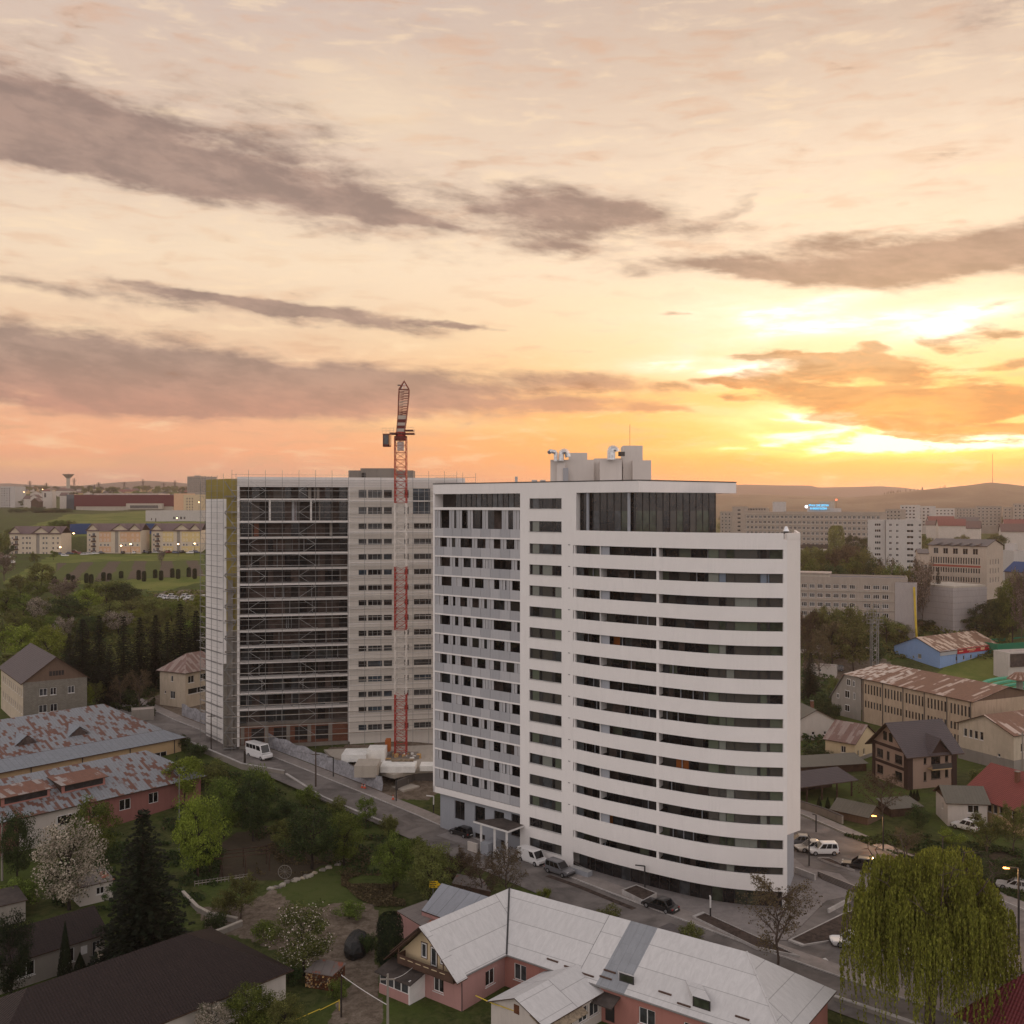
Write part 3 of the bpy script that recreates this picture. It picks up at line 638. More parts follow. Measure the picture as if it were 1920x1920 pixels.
# --- floors and ceilings of the balconies, and the glazing behind
IN = offs(CV, 1.7)
rt = random.Random(5)
for k in range(14):
 zt = STR[k]; h = SH if k < 13 else 0.95; zf = zt - h - 1.05
 m = M(); i2 = offs(CV, 0.22)
 for j in range(len(CV) - 1):
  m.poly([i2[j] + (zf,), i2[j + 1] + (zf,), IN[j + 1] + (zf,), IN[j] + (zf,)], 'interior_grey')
 m.build('balcony_floor', tower); m = M()
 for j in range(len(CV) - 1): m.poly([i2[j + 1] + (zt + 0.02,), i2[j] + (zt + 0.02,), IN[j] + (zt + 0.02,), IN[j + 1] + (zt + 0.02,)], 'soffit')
 m.build('balcony_ceiling', tower)
 gz = M(); t = 0.0; tz = [0.0]
 while t < 0.69: t += rt.uniform(0.028, 0.075); tz.append(min(t, 0.69))
 dark = ['glass_dark'] * 5 + ['interior_brown', 'glass_grey', 'interior', 'curtain_dim', 'curtain_dim']
 for a, b in zip(tz, tz[1:]):
  p, q = on(IN, a), on(IN, b); mt = rt.choice(dark)
  if rt.random() < 0.06: mt = 'curtain_green'
  if rt.random() < 0.025: mt = 'curtain_gold' if rt.random() < .5 else 'wood_lit'
  gz.poly([p + (zf,), q + (zf,), q + (zt + 0.02,), p + (zt + 0.02,)], mt)
  gz.beam(q + (zf,), q + (zt,), 0.09, 'frame_dark')
  if rt.random() < 0.22: gz.beam(on(offs(CV, 1.55), (a + b) / 2) + (zf,), on(offs(CV, 1.55), (a + b) / 2) + (zt,), 0.13, 'tower_grey')
 gz.build('balcony_glazing', tower)
 # enclosed bay with flush windows at the right
 G2 = offs(CV, 0.42); gw = M(); cuts = [0.69, 0.735, 0.765, 0.80, 0.895, 0.905, 0.935, 0.945, 1.0]
 for a, b in zip(cuts, cuts[1:]):
  pick = rt.choice(['curtain_green', 'curtain_pale', 'glass_green', 'curtain_dim', 'glass_dark', 'curtain_dim'])
  if b - a < 0.02: pick = 'frame_dark'
  if k == 1 and 0.9 < a < 0.94 or k == 1 and a == 0.735: pick = 'curtain_blue'
  n = max(1, int((b - a) / 0.03))
  for j in range(n):
   p, q = on(G2, a + (b - a) * j / n), on(G2, a + (b - a) * (j + 1) / n)
   gw.poly([p + (zt - h - 0.03,), q + (zt - h - 0.03,), q + (zt + 0.03,), p + (zt + 0.03,)], pick)
  gw.beam(on(offs(CV, 0.40), b) + (zt - h,), on(offs(CV, 0.40), b) + (zt,), 0.08, 'frame_dark')
 p, q = on(G2, 0.69), on(IN, 0.69); gw.poly([q + (zf,), p + (zf,), p + (zt,), q + (zt,)], 'interior_grey')
 gw.build('window', tower)
 # fins between the flats
 for t_, w_, mt in ((0.450, 0.36, 'tower_white'), (0.155, 0.10, 'white_paint'), (0.0, 0.25, 'tower_white')):
  a = on(CV, t_); b = on(CV, min(1, t_ + w_ / LEN)); c = on(IN, min(1, t_ + w_ / LEN)); d = on(IN, t_)
  f = M(); a2 = on(offs(CV, 0.10), t_); b2 = on(offs(CV, 0.10), min(1, t_ + w_ / LEN)); f.prism([a2, b2, c, d], zt - h - 0.02, zt + 0.015, mt); f.build('divider', tower)
 if k % 2 == 0:
  f = M(); a = on(offs(CV, 0.30), 0.158); b = on(offs(CV, 0.30), 0.205); f.prism([a, b, on(offs(CV, .36), .205), on(offs(CV, .36), .158)], zf, zt, 'tower_grey'); f.build('privacy_screen', tower)
 # closed left bay of the strip
 f = M(); a, b = on(offs(CV, .36), 0.012), on(offs(CV, .36), 0.055); f.poly([a + (zf,), b + (zf,), b + (zt + .01,), a + (zt + .01,)], 'glass_grey'); f.build('window', tower)
# --- straight part between the two facades: one column of windows
WZ = [(51.45, 1.45, 0), (48.2, 1.5, 0)] + [(44.98 - 3.01 * k, 1.42, 0) for k in range(13)] + [(5.65, 1.3, 0), (2.75, 1.35, 0)]
p0, p1 = T(sB), T(sC); ops = []
for z, h, _ in WZ: ops.append((1.75, 7.62, z - h, z))
m = M(); Pm = wall_face(m, p0, p1, -0.5, 52.2, ops, 'tower_white', 0.22)
m.build('wall', tower)
for j, o in enumerate(ops):
 w = M(); cuts = [0, 0.07, 0.30, 0.39, 0.70, 0.78, 1.0]
 for a, b in zip(cuts, cuts[1:]):
  u0 = o[0] + (o[1] - o[0]) * a; u1 = o[0] + (o[1] - o[0]) * b
  mt = rt.choice(['glass_dark', 'curtain_dim', 'curtain_dim', 'curtain_green', 'glass_grey', 'curtain_pale']) if (b - a) > 0.1 else rt.choice(['glass_dark', 'frame_dark'])
  window_mesh(w, Pm, u0, u1, o[2], o[3], 0.22, 'frame_dark', mt, 1, 0.05)
 w.build('window', tower)
 v_ = M(); v_.prism([Pm(o[0] - 0.1, 0, -0.06)[:2], Pm(o[1] + 0.1, 0, -0.06)[:2], Pm(o[1] + .1, 0, -0.003)[:2], Pm(o[0] - .1, 0, -0.003)[:2]], o[2] - 0.05, o[2], 'steel_pale'); v_.build('sill', tower)
for k in range(13):
 f = M()
 for du in (-0.42, -0.62): q = Pm(p1 and 9.69 + du + 0.1, STR[k] - 0.02, -0.02); f.beam(Pm(9.69 + du - 0.2, STR[k] + 0.02, -0.05), Pm(9.69 + du - 0.2, STR[k] + 0.02, 0.02), 0.12, 'frame_dark', 6)
 f.build('vent', tower)
# --- left facade: framed loggias with sliding corrugated screens
FL = [45.6 - 3.0 * k for k in range(14)]        # slab tops, the last is the underside beam
m = M(); m.prism([T(0), T(0.32), T(0.32, 2.0), T(0, 2.0)], 5.7, 52.35, 'tower_white'); m.build('frame_column', tower)
m = M(); m.prism([T(0), T(sB), T(sB, 0.4), T(0, 0.4)], 5.7, 6.62, 'tower_white'); m.build('frame_beam', tower)
m = M(); m.prism([T(0.32, .02), T(sB, 0.02), T(sB, 1.9), T(0.32, 1.9)], 49.75, 50.15, 'tower_white'); m.build('floor_slab', tower)
for z in FL[:-1]:
 m = M(); m.prism([T(0.32, 0.02), T(sB, 0.02), T(sB, 1.9), T(0.32, 1.9)], z - 0.13, z + 0.10, 'tower_white'); m.build('floor_slab', tower)
pats = [[(148, 213), (255, 290), (333, 438), (480, 555), (622, 682), (727, 795)], [(148, 242), (283, 318), (360, 427), (470, 530), (572, 578), (622, 772), (815, 845)],
  [(162, 255), (345, 417), (460, 538), (625, 672), (718, 730), (775, 845)], [(178, 227), (265, 290), (330, 395), (437, 498), (540, 568), (622, 715), (760, 845)]]
seq = [0, 1, 2, 3, 1, 3, 0, 1, 2, 3, 1, 3, 0]
seq = [0, 1, 2, 3, 1, 3, 0, 1, 2, 3, 0, 2, 3, 1]
def frac(x): return 0.32 + (x - 105) / 740.0 * (sB - 0.35)
def screens(za, zb, bh, pat):
 """screens stand between the openings; a solid balustrade runs below"""
 m = M(); u = 0.34
 edges = [(frac(a), frac(b)) for a, b in pat]
 def panel(a, b, z0, z1, d, mt): m.prism([T(a, d), T(b, d), T(b, d + 0.05), T(a, d + 0.05)], z0, z1, mt)
 n = 9
 for i in range(n):
  a = 0.34 + (sB - 0.36) * i / n; b = 0.34 + (sB - 0.36) * (i + 1) / n - 0.05
  panel(a, b, za + 0.11, za + bh, 0.06, rt.choice(['panel_grey', 'panel_pale', 'panel_grey']))
 for (a, b) in [(u, edges[0][0])] + [(edges[i][1], edges[i + 1][0]) for i in range(len(edges) - 1)] + [(edges[-1][1], sB - 0.02)]:
  if b - a < 0.1: continue
  mid = (a + b) / 2
  panel(a, mid - 0.02, za + bh + 0.0, zb - 0.15, 0.14, 'panel_grey'); panel(mid + 0.02, b, za + bh, zb - 0.15, 0.20, 'panel_pale')
  m.beam(T(mid, 0.1) + (za + bh,), T(mid, 0.1) + (zb - .15,), 0.05, 'white_paint')
 m.build('balcony_screen', tower)
for j in range(13): screens(FL[j + 1], FL[j], 1.45, pats[seq[j]])
m = M()
screens(45.6, 49.9, 1.35, [(148, 235), (275, 300), (345, 400), (443, 527), (572, 692), (742, 785), (832, 838)])
gz = M(); u = 0.3
while u < sB - 0.2:
 b = min(sB, u + rt.uniform(1.2, 2.4))
 for z0, z1 in [(FL[j + 1] + 0.1, FL[j] - 0.13) for j in range(13)] + [(45.7, 49.75)]:
  mt = rt.choice(['glass_dark'] * 6 + ['curtain_dim', 'glass_grey', 'interior_brown']); gz.poly([T(u, 1.6) + (z0,), T(b, 1.6) + (z0,), T(b, 1.6) + (z1,), T(u, 1.6) + (z1,)], mt)
 u = b
gz.build('loggia_glazing', tower)
# top glazed gallery behind the frame
gz = M(); n = 13
for i in range(n):
 a = 3.8 + (sB - 3.8) * i / n; b = 3.8 + (sB - 3.8) * (i + 1) / n
 gz.poly([T(a, 1.2) + (50.15,), T(b, 1.2) + (50.15,), T(b, 1.2) + (52.3,), T(a, 1.2) + (52.3,)], rt.choice(['glass_grey', 'glass_pent', 'glass_dark'])); gz.beam(T(b, 1.15) + (50.15,), T(b, 1.15) + (52.3,), 0.08, 'frame_dark')
gz.poly([T(0.3, 1.9) + (50.1,), T(3.8, 1.9) + (50.1,), T(3.8, 1.9) + (52.3,), T(.3, 1.9) + (52.3,)], 'interior')
gz.build('gallery_glazing', tower)
# --- roof plate with its fascia
G0 = T(38.3); Rr = (32.4, 148.0); Rb = (27.5, 160.0)
m = M(); plate = [T(0), G0, Rr, Rb, T(20, 22), T(0, 22)]
m.prism(plate, 52.2, 53.72, 'tower_white', 'roof_flat')
pl2 = [T(-0.04, -0.04), T(38.34, -0.04), (32.46, 147.97), (27.55, 160.05), T(20, 22.05), T(-.04, 22.05)]
m.prism(pl2, 53.72, 53.86, 'frame_dark', 'roof_flat')
m.build('roof', tower)
# --- penthouse glazing under it
def glass_run(pa, pb, n, z0, z1, mats, name, rail=True):
 m = M(); fr = Frame(pa, pb)
 for i in range(n):
  a = fr.w * i / n; b = fr.w * (i + 1) / n
  zs = z0 + (z1 - z0) * 0.60
  m.poly([fr.p(a, 0, z0), fr.p(b, 0, z0), fr.p(b, 0, zs), fr.p(a, 0, zs)], rt.choice(mats)); m.poly([fr.p(a, 0, zs), fr.p(b, 0, zs), fr.p(b, 0, z1), fr.p(a, 0, z1)], 'glass_pent')
  m.beam(fr.p(b, -0.04, z0), fr.p(b, -0.04, z1), 0.09, 'frame_dark')
 m.beam(fr.p(0, -0.03, z0 + 2.0), fr.p(fr.w, -0.03, z0 + 2.0), 0.06, 'frame_dark')
 m.build(name, tower)
ga = T(sC + 0.4, 0.9); gc = T(37.2, 0.9); ge = (28.4, 143.0)
glass_run(ga, gc, 8, 46.0, 52.2, ['glass_dark', 'glass_green', 'glass_dark', 'glass_grey'], 'penthouse_glazing')
glass_run(gc, ge, 12, 46.0, 52.2, ['glass_green', 'curtain_green', 'curtain_dim', 'glass_dark', 'glass_green'], 'penthouse_glazing')
m = M(); m.prism([ge, (ge[0] + 1, ge[1] + 6), (ge[0] + 0.8, ge[1] + 6), (ge[0] - 0.2, ge[1])], 46.0, 52.2, 'glass_dark'); m.build('penthouse_glazing', tower)
for sv in (29.6, 36.4): m = M(); m.beam(T(sv, 0.5) + (46,), T(sv, 0.5) + (52.2,), 0.42, 'tower_grey', 10); m.build('column', tower)
m = M(); m.prism([T(sC), T(sC + 0.5), T(sC + .5, 1.2), T(sC, 1.2)], 46.9, 52.2, 'tower_white'); m.build('column', tower)
# terrace floor + the white side wing roof
terr = [p for p in offs(CV, 0.22)] + [(34.0, 127.6), (36.1, 129.3), (39.1, 142.0), (38.5, 150.0), T(24, 20), T(sC, 0.3)]
m = M(); m.prism(terr, 45.9, 46.15, 'roof_flat_glow'); m.build('terrace', tower)
m = M(); m.prism([(34.0, 127.6), (34.2, 127.26), E2, (36.05, 129.3)], 46.15, TOPP, 'tower_side')
m.prism([E2, (39.4, 142.0), (39.1, 142.0), (36.05, 129.3)], 46.15, TOPP, 'tower_side'); m.build('parapet', tower)
m = M(); m.box(33.0, 132.0, 46.15, 35.2, 133.4, 46.75, 'steel_pale'); m.build('roof_hatch', tower)
m = M(); m.beam((35.6, 133, 46.15), (35.6, 133, 47.1), 0.7, 'steel_dark', 10); m.beam((35.6, 133, 47.1), (35.6, 133, 47.75), 0.85, 'silver', 10, 0.25); m.build('roof_vent', tower)
# right end: frame column at the front, side wall above, grey base
m = M()
wall_face(m, E1, E2, 9.5, 46.2, [], 'tower_side'); wall_face(m, E2, (39.4, 142.0), 9.5, 46.2, [], 'tower_side'); wall_face(m, (39.4, 142.0), (38.5, 150.2), 9.5, 46.2, [], 'tower_side')
m.poly([E1 + (9.5,), (33.4, 127.5, 9.5), (38.0, 142.3, 9.5), (39.4, 142.0, 9.5), E2 + (9.5,)], 'soffit'); m.build('side_wall', tower)
m = M(); m.prism([E0, E1, (34.35, 127.9), (33.75, 128.0)], -0.3, 46.2, 'tower_white'); m.build('frame_column', tower)
m = M(); wall_face(m, (33.9, 128.3), (38.3, 139.2), -0.5, 9.5, [(2.5, 4.5, 5.0, 6.5), (2.5, 4.5, 1.5, 3.0)], 'tower_grey', 0.2); m.build('base_wall', tower)
# body behind everything (keeps light out, closes the back)
body = [T(0.4, 2.2), T(sC - .2, 2.2)] + offs(CV, 2.0)[1:] + [(37.6, 139.4), (38.2, 149.0), (27.5, 156.0), T(20, 21.5), T(0.4, 21.5)]
m = M(); m.prism(body, -0.5, 45.9, 'tower_side'); m.build('rear_wall', tower)
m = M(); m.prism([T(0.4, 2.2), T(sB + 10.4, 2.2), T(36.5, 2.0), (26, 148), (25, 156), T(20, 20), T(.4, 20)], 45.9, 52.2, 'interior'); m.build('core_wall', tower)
m = M(); m.prism([T(0.02, 2.0), T(0.4, 2.0), T(0.4, 21.6), T(0.02, 21.6)], 5.7, 52.2, 'tower_white'); m.build('side_wall', tower)
# --- ground storey under the left facade
m = M(); ops = [(3.1, 5.2, 2.2, 5.0), (7.3, 9.4, 2.2, 5.0), (11.2, 13.2, 2.2, 5.0), (3.1, 5.2, -0.1, 0.9), (7.3, 9.4, -.1, 0.9), (11.2, 13.2, -.1, 0.9), (14.6, 17.0, 2.0, 5.2)]
Pg = wall_face(m, T(0.9, 0.7), T(sB + .2, 0.7), -1.0, 5.72, ops, 'tower_grey', 0.25); wall_face(m, T(0.9, 20), T(0.9, 0.7), -1.0, 5.72, [], 'tower_grey'); m.build('base_wall', tower)
add_windows(tower, Pg, ops, 0.25, 'frame_dark', ('glass_dark',), 2, 0.06)
# ground storey glazing under the curve
m = M(); G3 = offs(CV, 1.3)
for i in range(20):
 a, b = i / 20, (i + 1) / 20; p, q = on(G3, a), on(G3, b)
 m.poly([p + (-0.6,), q + (-0.6,), q + (2.45,), p + (2.45,)], rt.choice(['glass_dark', 'glass_grey', 'interior', 'glass_dark']) if i not in (14, 16, 17) else 'glass_green'); m.beam(q + (-0.6,), q + (2.45,), 0.12, 'frame_dark')
m.build('shopfront', tower)
m = M(); c2 = offs(CV, 0.22)
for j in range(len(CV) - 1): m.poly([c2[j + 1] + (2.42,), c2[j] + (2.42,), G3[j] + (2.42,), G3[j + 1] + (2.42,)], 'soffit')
m.build('ceiling', tower)
# --- plant rooms and ducts on the roof
def Rf(px, Y): return at_Y(px, Y)
def plantbox(x0, x1, ytop, Y, dep, name='plant_room', mat='cream_render'):
 a, b = at_Y(x0, Y), at_Y(x1, Y); m = M(); m.prism([a, b, (b[0] + 0.3, b[1] + dep), (a[0] + .3, a[1] + dep)], 53.7, z_at(ytop, Y), mat, 'roof_flat'); m.build(name, tower)
plantbox(1032, 1114, 862, 152.5, 8); plantbox(1044, 1060, 868, 151.8, 2.0); plantbox(1066, 1101, 849, 155, 4)
plantbox(1125, 1166, 863, 149.5, 5.0); plantbox(1114, 1186, 859.5, 153.0, 6); plantbox(1168, 1205, 835.5, 152.0, 6); plantbox(1186, 1221, 863, 151.2, 5.5)
m = M(); q = at_Y(1056, 151.7); m.box(q[0], q[1] - 0.05, 53.75, q[0] + 0.75, q[1], 56.0, 'panel_grey'); m.build('roof_door', tower)
def duct(pts, w, name='duct'):
 m = M()
 for a, b in zip(pts, pts[1:]): m.beam(a, b, w, 'silver', 12)
 m.build(name, tower, smooth=False)
def arcpts(px0, px1, ybase, ytop, Y, n=9):
 out = []; xc = (px0 + px1) / 2; r = (px1 - px0) / 2
 x, y = at_Y(px0, Y); out.append((x, y, z_at(ybase, Y)))
 for i in range(n + 1):
  t = math.pi - math.pi * i / n; X, yy = at_Y(xc + r * math.cos(t), Y); out.append((X, yy, z_at(ytop + r * (1 - math.sin(t)), Y)))
 return out
pts = arcpts(1052, 1064, 864, 846, 151.5); duct(pts + [(pts[-1][0] + .1, pts[-1][1], pts[-1][2] - 0.4)], 0.85)
x, y = at_Y(1042, 151.5); duct([(x, y, 57), (x, y, z_at(848, y)), (x - 0.8, y - .3, z_at(846, y)), (x - 1.0, y - .6, z_at(849, y))], 0.6)
pts = arcpts(1144, 1154, 862, 840, 149.3); duct(pts, 0.85); pts = arcpts(1148, 1157, 862, 842, 148.6); duct(pts, 0.9)
m = M(); x, y = at_Y(1164, 150); m.box(x - .3, y, z_at(855, y), x + 0.6, y + 0.8, z_at(847, y), 'concrete_dark'); m.build('fan_unit', tower)
m = M(); x, y = at_Y(1181, 154); m.beam((x, y, 59), (x, y, z_at(796, y)), 0.06, 'steel_dark', 5); m.build('antenna', tower)
for px in (968, 1002, 1018):
 m = M(); x, y = at_Y(px, 151); m.box(x - 0.4 if px > 970 else x - .2, y, 53.8, x + 0.4 if px > 970 else x + .2, y + .5, 54.2 if px > 970 else 54.7, 'steel_pale'); m.build('roof_vent', tower)
# --- entrance canopy on the street side
cn = thing('entrance_canopy', 'dark flat entrance canopy on white posts at the foot of the white tower', 'canopy', T(14.5, -2) + (0,))
m = M(); m.prism([T(11.6, -3.3), T(18.6, -3.6), T(18.6, -0.03), T(14.0, 0.6)], 4.0, 4.28, 'white_paint', 'roof_bitumen'); m.build('roof', cn)
for sv, d in ((12.8, -2.9), (15.6, -3.1), (18.0, -3.2)): m = M(); m.beam(T(sv, d) + (-0.1,), T(sv, d) + (4.0,), 0.32, 'white_paint'); m.build('post', cn)
m = M(); m.prism([T(11.0, -3.9), T(12.9, -4.0), T(12.9, -3.7), T(11.0, -3.6)], -0.1, 1.3, 'plaster_white'); m.build('railing_wall', cn)
m = M(); m.prism([T(13.5, -3.8), T(15.0, -3.8), T(15.0, -1.0), T(13.5, -1.0)], -.1, 1.7, 'tower_grey'); m.build('stair_wall', cn)
m = M(); m.beam(T(15.6, -3.2) + (1.5,), T(18.2, -4.2) + (0.2,), 0.09, 'white_paint'); m.beam(T(15.6, -3.2) + (.9,), T(18.2, -4.2) + (-.1,), 0.07, 'white_paint'); m.build('handrail', cn)
# ================================================================ terrain
ROAD = [(-90, 242), (-73, 221), (-60, 206.5), (-44, 191.5), (-27, 175.8), (-15.5, 165.0), (-5.5, 154.6), (7.7, 139.0), (16.3, 129.3), (26.8, 117.8), (38, 106.5), (60, 86), (90, 60)]
def roff(poly, d):      # offset to the left-near side (negative n)
 return [(p[0], p[1]) for p in offs2(poly, d)]
def offs2(poly, d):
 out = []
 for i, p in enumerate(poly):
  a = poly[max(0, i - 1)]; b = poly[min(len(poly) - 1, i + 1)]
  L = math.hypot(b[0] - a[0], b[1] - a[1]); e = ((b[0] - a[0]) / L, (b[1] - a[1]) / L)
  out.append((p[0] + e[1] * d, p[1] - e[0] * d))
 return out
def dense(poly, st=2.0):
 out = []
 for a, b in zip(poly, poly[1:]):
  n = max(1, int(math.hypot(b[0] - a[0], b[1] - a[1]) / st))
  out += [(a[0] + (b[0] - a[0]) * k / n, a[1] + (b[1] - a[1]) * k / n) for k in range(n)]
 return out + [poly[-1]]
ROADD = dense(ROAD)
def inpoly(x, y, P):
 c = False; j = len(P) - 1
 for i in range(len(P)):
  if (P[i][1] > y) != (P[j][1] > y) and x < (P[j][0] - P[i][0]) * (y - P[i][1]) / (P[j][1] - P[i][1]) + P[i][0]: c = not c
  j = i
 return c
def gp(*pts): return [gnd(px, py) for px, py in pts]
# ground cover zones: (polygon, channel)  R lawn, G bare dirt, B crop strips
ZONES = [
 (gp((365, 1700), (470, 1690), (560, 1640), (640, 1630), (700, 1600), (760, 1620), (720, 1660), (700, 1690), (720, 1740), (700, 1760), (720, 1919), (610, 1919), (660, 1840), (560, 1800), (470, 1760), (390, 1740)), 1),
 (gp((500, 1655), (620, 1618), (700, 1612), (745, 1640), (735, 1690), (640, 1694), (560, 1700)), 0),
 (gp((355, 1655), (420, 1650), (480, 1660), (470, 1690), (400, 1690)), 0),
 (gp((380, 1600), (440, 1560), (540, 1540), (640, 1600), (560, 1650), (480, 1650), (400, 1640)), 3),
 (gp((230, 1335), (300, 1300), (390, 1300), (392, 1390), (350, 1370), (300, 1350)), 1),
 (gp((0, 1095), (60, 1060), (95, 1040), (380, 1025), (392, 1090), (300, 1110), (150, 1095)), 0),
 (gp((95, 1086), (110, 1056), (380, 1050), (386, 1080), (200, 1090)), 2),
 (gp((0, 1000), (60, 985), (120, 965), (300, 958), (385, 975), (385, 1000), (100, 1010)), 0),
 (gp((0, 1230), (0, 1155), (70, 1165), (120, 1230)), 0),
 (gp((235, 1155), (300, 1130), (385, 1120), (385, 1160), (300, 1170)), 0),
 (gp((285, 1112), (350, 1106), (386, 1108), (386, 1132), (310, 1128)), 1),
 (gp((1505, 1530), (1600, 1508), (1560, 1480), (1500, 1490)), 0),
 (gp((1780, 1235), (1880, 1232), (1920, 1240), (1920, 1300), (1800, 1290), (1750, 1268)), 0),
 (gp((1505, 1300), (1505, 1240), (1640, 1225), (1680, 1250), (1600, 1270)), 1),
 (gp((1640, 1600), (1919, 1590), (1919, 1680), (1700, 1610)), 3),
 (gp((1800, 1470), (1870, 1450), (1880, 1480)), 0),
 (gp((590, 1440), (620, 1400), (840, 1395), (850, 1470), (800, 1500), (740, 1500)), 1),
]
rows = []; y = 40.0
while y < 6600: rows.append(y); y += max(0.9, y * 0.0085)
cols = [-6, -2.2, -1.2, -0.8] + [-0.62 + 1.24 * i / 300 for i in range(301)] + [0.8, 1.2, 2.2, 6]
tv = []; tcol = []
zb = [(P, ch, min(p[0] for p in P), max(p[0] for p in P), min(p[1] for p in P), max(p[1] for p in P)) for P, ch in ZONES]
for y in rows:
 for t in cols:
  x = t * y; z = terrain(x, y)
  d = 9.0
  if y < 230 and -95 < x < 95:      # sink slightly under the streets so that their sheets lie clear
   z -= 0.10
  else: z -= 0.0
  tv.append((x, y, z)); c = [0, 0, 0, 0]
  for P, ch, x0, x1, y0, y1 in zb:
   if x0 <= x <= x1 and y0 <= y <= y1 and inpoly(x, y, P):
    if ch == 3: c = [0, 0, 0, 1]
    else: c = [0, 0, 0, 0]; c[ch] = 1 if ch or y > 260 else .62
  tcol += c
nc = len(cols); tf = []
for j in range(len(rows) - 1):
 for i in range(nc - 1):
  k = j * nc + i; tf.append((k, k + 1, k + nc + 1, k + nc))
me = bpy.data.meshes.new('ground'); me.from_pydata(tv, [], tf); me.polygons.foreach_set('use_smooth', [True] * len(tf))
ca = me.color_attributes.new('zone', 'FLOAT_COLOR', 'POINT'); ca.data.foreach_set('color', tcol)
m_, g_, b_ = _mat('ground'); b_.inputs['Roughness'].default_value = 1.0; b_.inputs['Specular IOR Level'].default_value = 0.1
co = _objco(g_); at = g_.node('ShaderNodeAttribute', attribute_name='zone'); sx = g_.node('ShaderNodeSeparateColor'); g_.L.new(at.outputs['Color'], sx.inputs[0])
n1 = g_.noise(co, 0.9, 8, 0.7, 0.5); n2 = g_.noise(co, 0.06, 6, 0.65, 0.3); n3 = g_.noise(co, 5.0, 5, 0.7)
jag = g_.m('MULTIPLY', g_.m('SUBTRACT', n1, 0.5), 1.3)
def zsm(o): return g_.sm(g_.m('ADD', o, jag), 0.42, 0.58)
wild = g_.mix(g_.sm(n1, 0.35, 0.65), (0.034, 0.046, 0.013, 1), (0.090, 0.092, 0.034, 1))
wild = g_.mix(g_.sm(n2, 0.40, 0.62), wild, g_.mix(n3, (0.040, 0.060, 0.013, 1), (0.095, 0.120, 0.028, 1)))
lawn = g_.mix(g_.sm(n1, 0.30, 0.70), (0.040, 0.064, 0.014, 1), (0.080, 0.105, 0.026, 1))
lawn = g_.mix(g_.sm(n2, 0.35, 0.7), lawn, (0.085, 0.098, 0.03, 1))
lawn = g_.mix(g_.m('MULTIPLY', g_.sm(n3, 0.5, 0.75), 0.4), lawn, (0.10, 0.085, 0.04, 1))
lawn = g_.mix(g_.sm(sx.outputs[0], .7, .95), lawn, g_.mix(g_.sm(n2, 0.35, 0.65), (0.095, 0.125, 0.025, 1), (0.165, 0.17, 0.045, 1)))
dirtc = g_.mix(g_.sm(n1, 0.3, 0.7), (0.105, 0.078, 0.058, 1), (0.24, 0.19, 0.15, 1)); dirtc = g_.mix(g_.sm(n3, 0.45, 0.75), dirtc, (0.085, 0.07, 0.04, 1))
sxy = g_.node('ShaderNodeSeparateXYZ'); g_.L.new(co, sxy.inputs[0])
st = g_.m('SINE', g_.m('MULTIPLY', g_.m('MULTIPLY_ADD', sxy.outputs[1], 0.34, g_.m('MULTIPLY_ADD', n2, 4.0, sxy.outputs[0])), 2 * math.pi / 13.5))
crop = g_.mix(g_.sm(st, 0.0, 0.3), (0.085, 0.105, 0.028, 1), (0.11, 0.085, 0.065, 1)); crop = g_.mix(g_.m('MULTIPLY', g_.sm(n1, .4, .7), .4), crop, (0.05, 0.045, 0.025, 1))
alpha = g_.m('SUBTRACT', 1.0, g_.m('MULTIPLY', at.outputs['Alpha'], -1.0))
c = g_.mix(zsm(sx.outputs[0]), wild, lawn); c = g_.mix(zsm(sx.outputs[2]), c, crop); c = g_.mix(g_.sm(g_.m('ADD', sx.outputs[1], jag), 0.35, 0.65), c, dirtc)
c = g_.mix(g_.m('MULTIPLY', zsm(at.outputs['Alpha']), 0.85), c, g_.mix(n1, (0.045, 0.033, 0.026, 1), (0.085, 0.06, 0.048, 1)))
g_.L.new(c, b_.inputs['Base Color'])
bp = g_.node('ShaderNodeBump'); bp.inputs['Strength'].default_value = 0.7; bp.inputs['Distance'].default_value = 0.35; g_.L.new(n1, bp.inputs['Height']); g_.L.new(bp.outputs[0], b_.inputs['Normal'])
me.materials.append(MT['ground']); me.update()
o = bpy.data.objects.new('ground', me); col.objects.link(o); o['kind'] = 'structure'
def strip(name, poly, d0, d1, lift, mat, thick=0.0, kind='structure', zf=terrain, label=None):
 """a ribbon along a polyline, from offset d0 to d1"""
 P = dense(poly, 2.0); a = offs2(P, d0); b = offs2(P, d1); m = M()
 za = [zf(*p) + lift for p in P]
 for i in range(len(P) - 1):
  q = [a[i] + (za[i],), b[i] + (za[i],), b[i + 1] + (za[i + 1],), a[i + 1] + (za[i + 1],)]
  m.poly(q, mat)
  if thick:
   for s_ in (a, b):
    w = [s_[i] + (za[i] - thick,), s_[i + 1] + (za[i + 1] - thick,), s_[i + 1] + (za[i + 1],), s_[i] + (za[i],)]
    m.poly(w if s_ is a else w[::-1], mat)
 o = m.build(name)
 if kind: o['kind'] = kind
 return o
def sheet(name, pts, z, mat, kind='structure', thick=0.0):
 m = M()
 if thick: m.prism(pts, z - thick, z, mat)
 else: m.poly([p + (z,) for p in pts], mat)
 o = m.build(name); o['kind'] = kind; return o
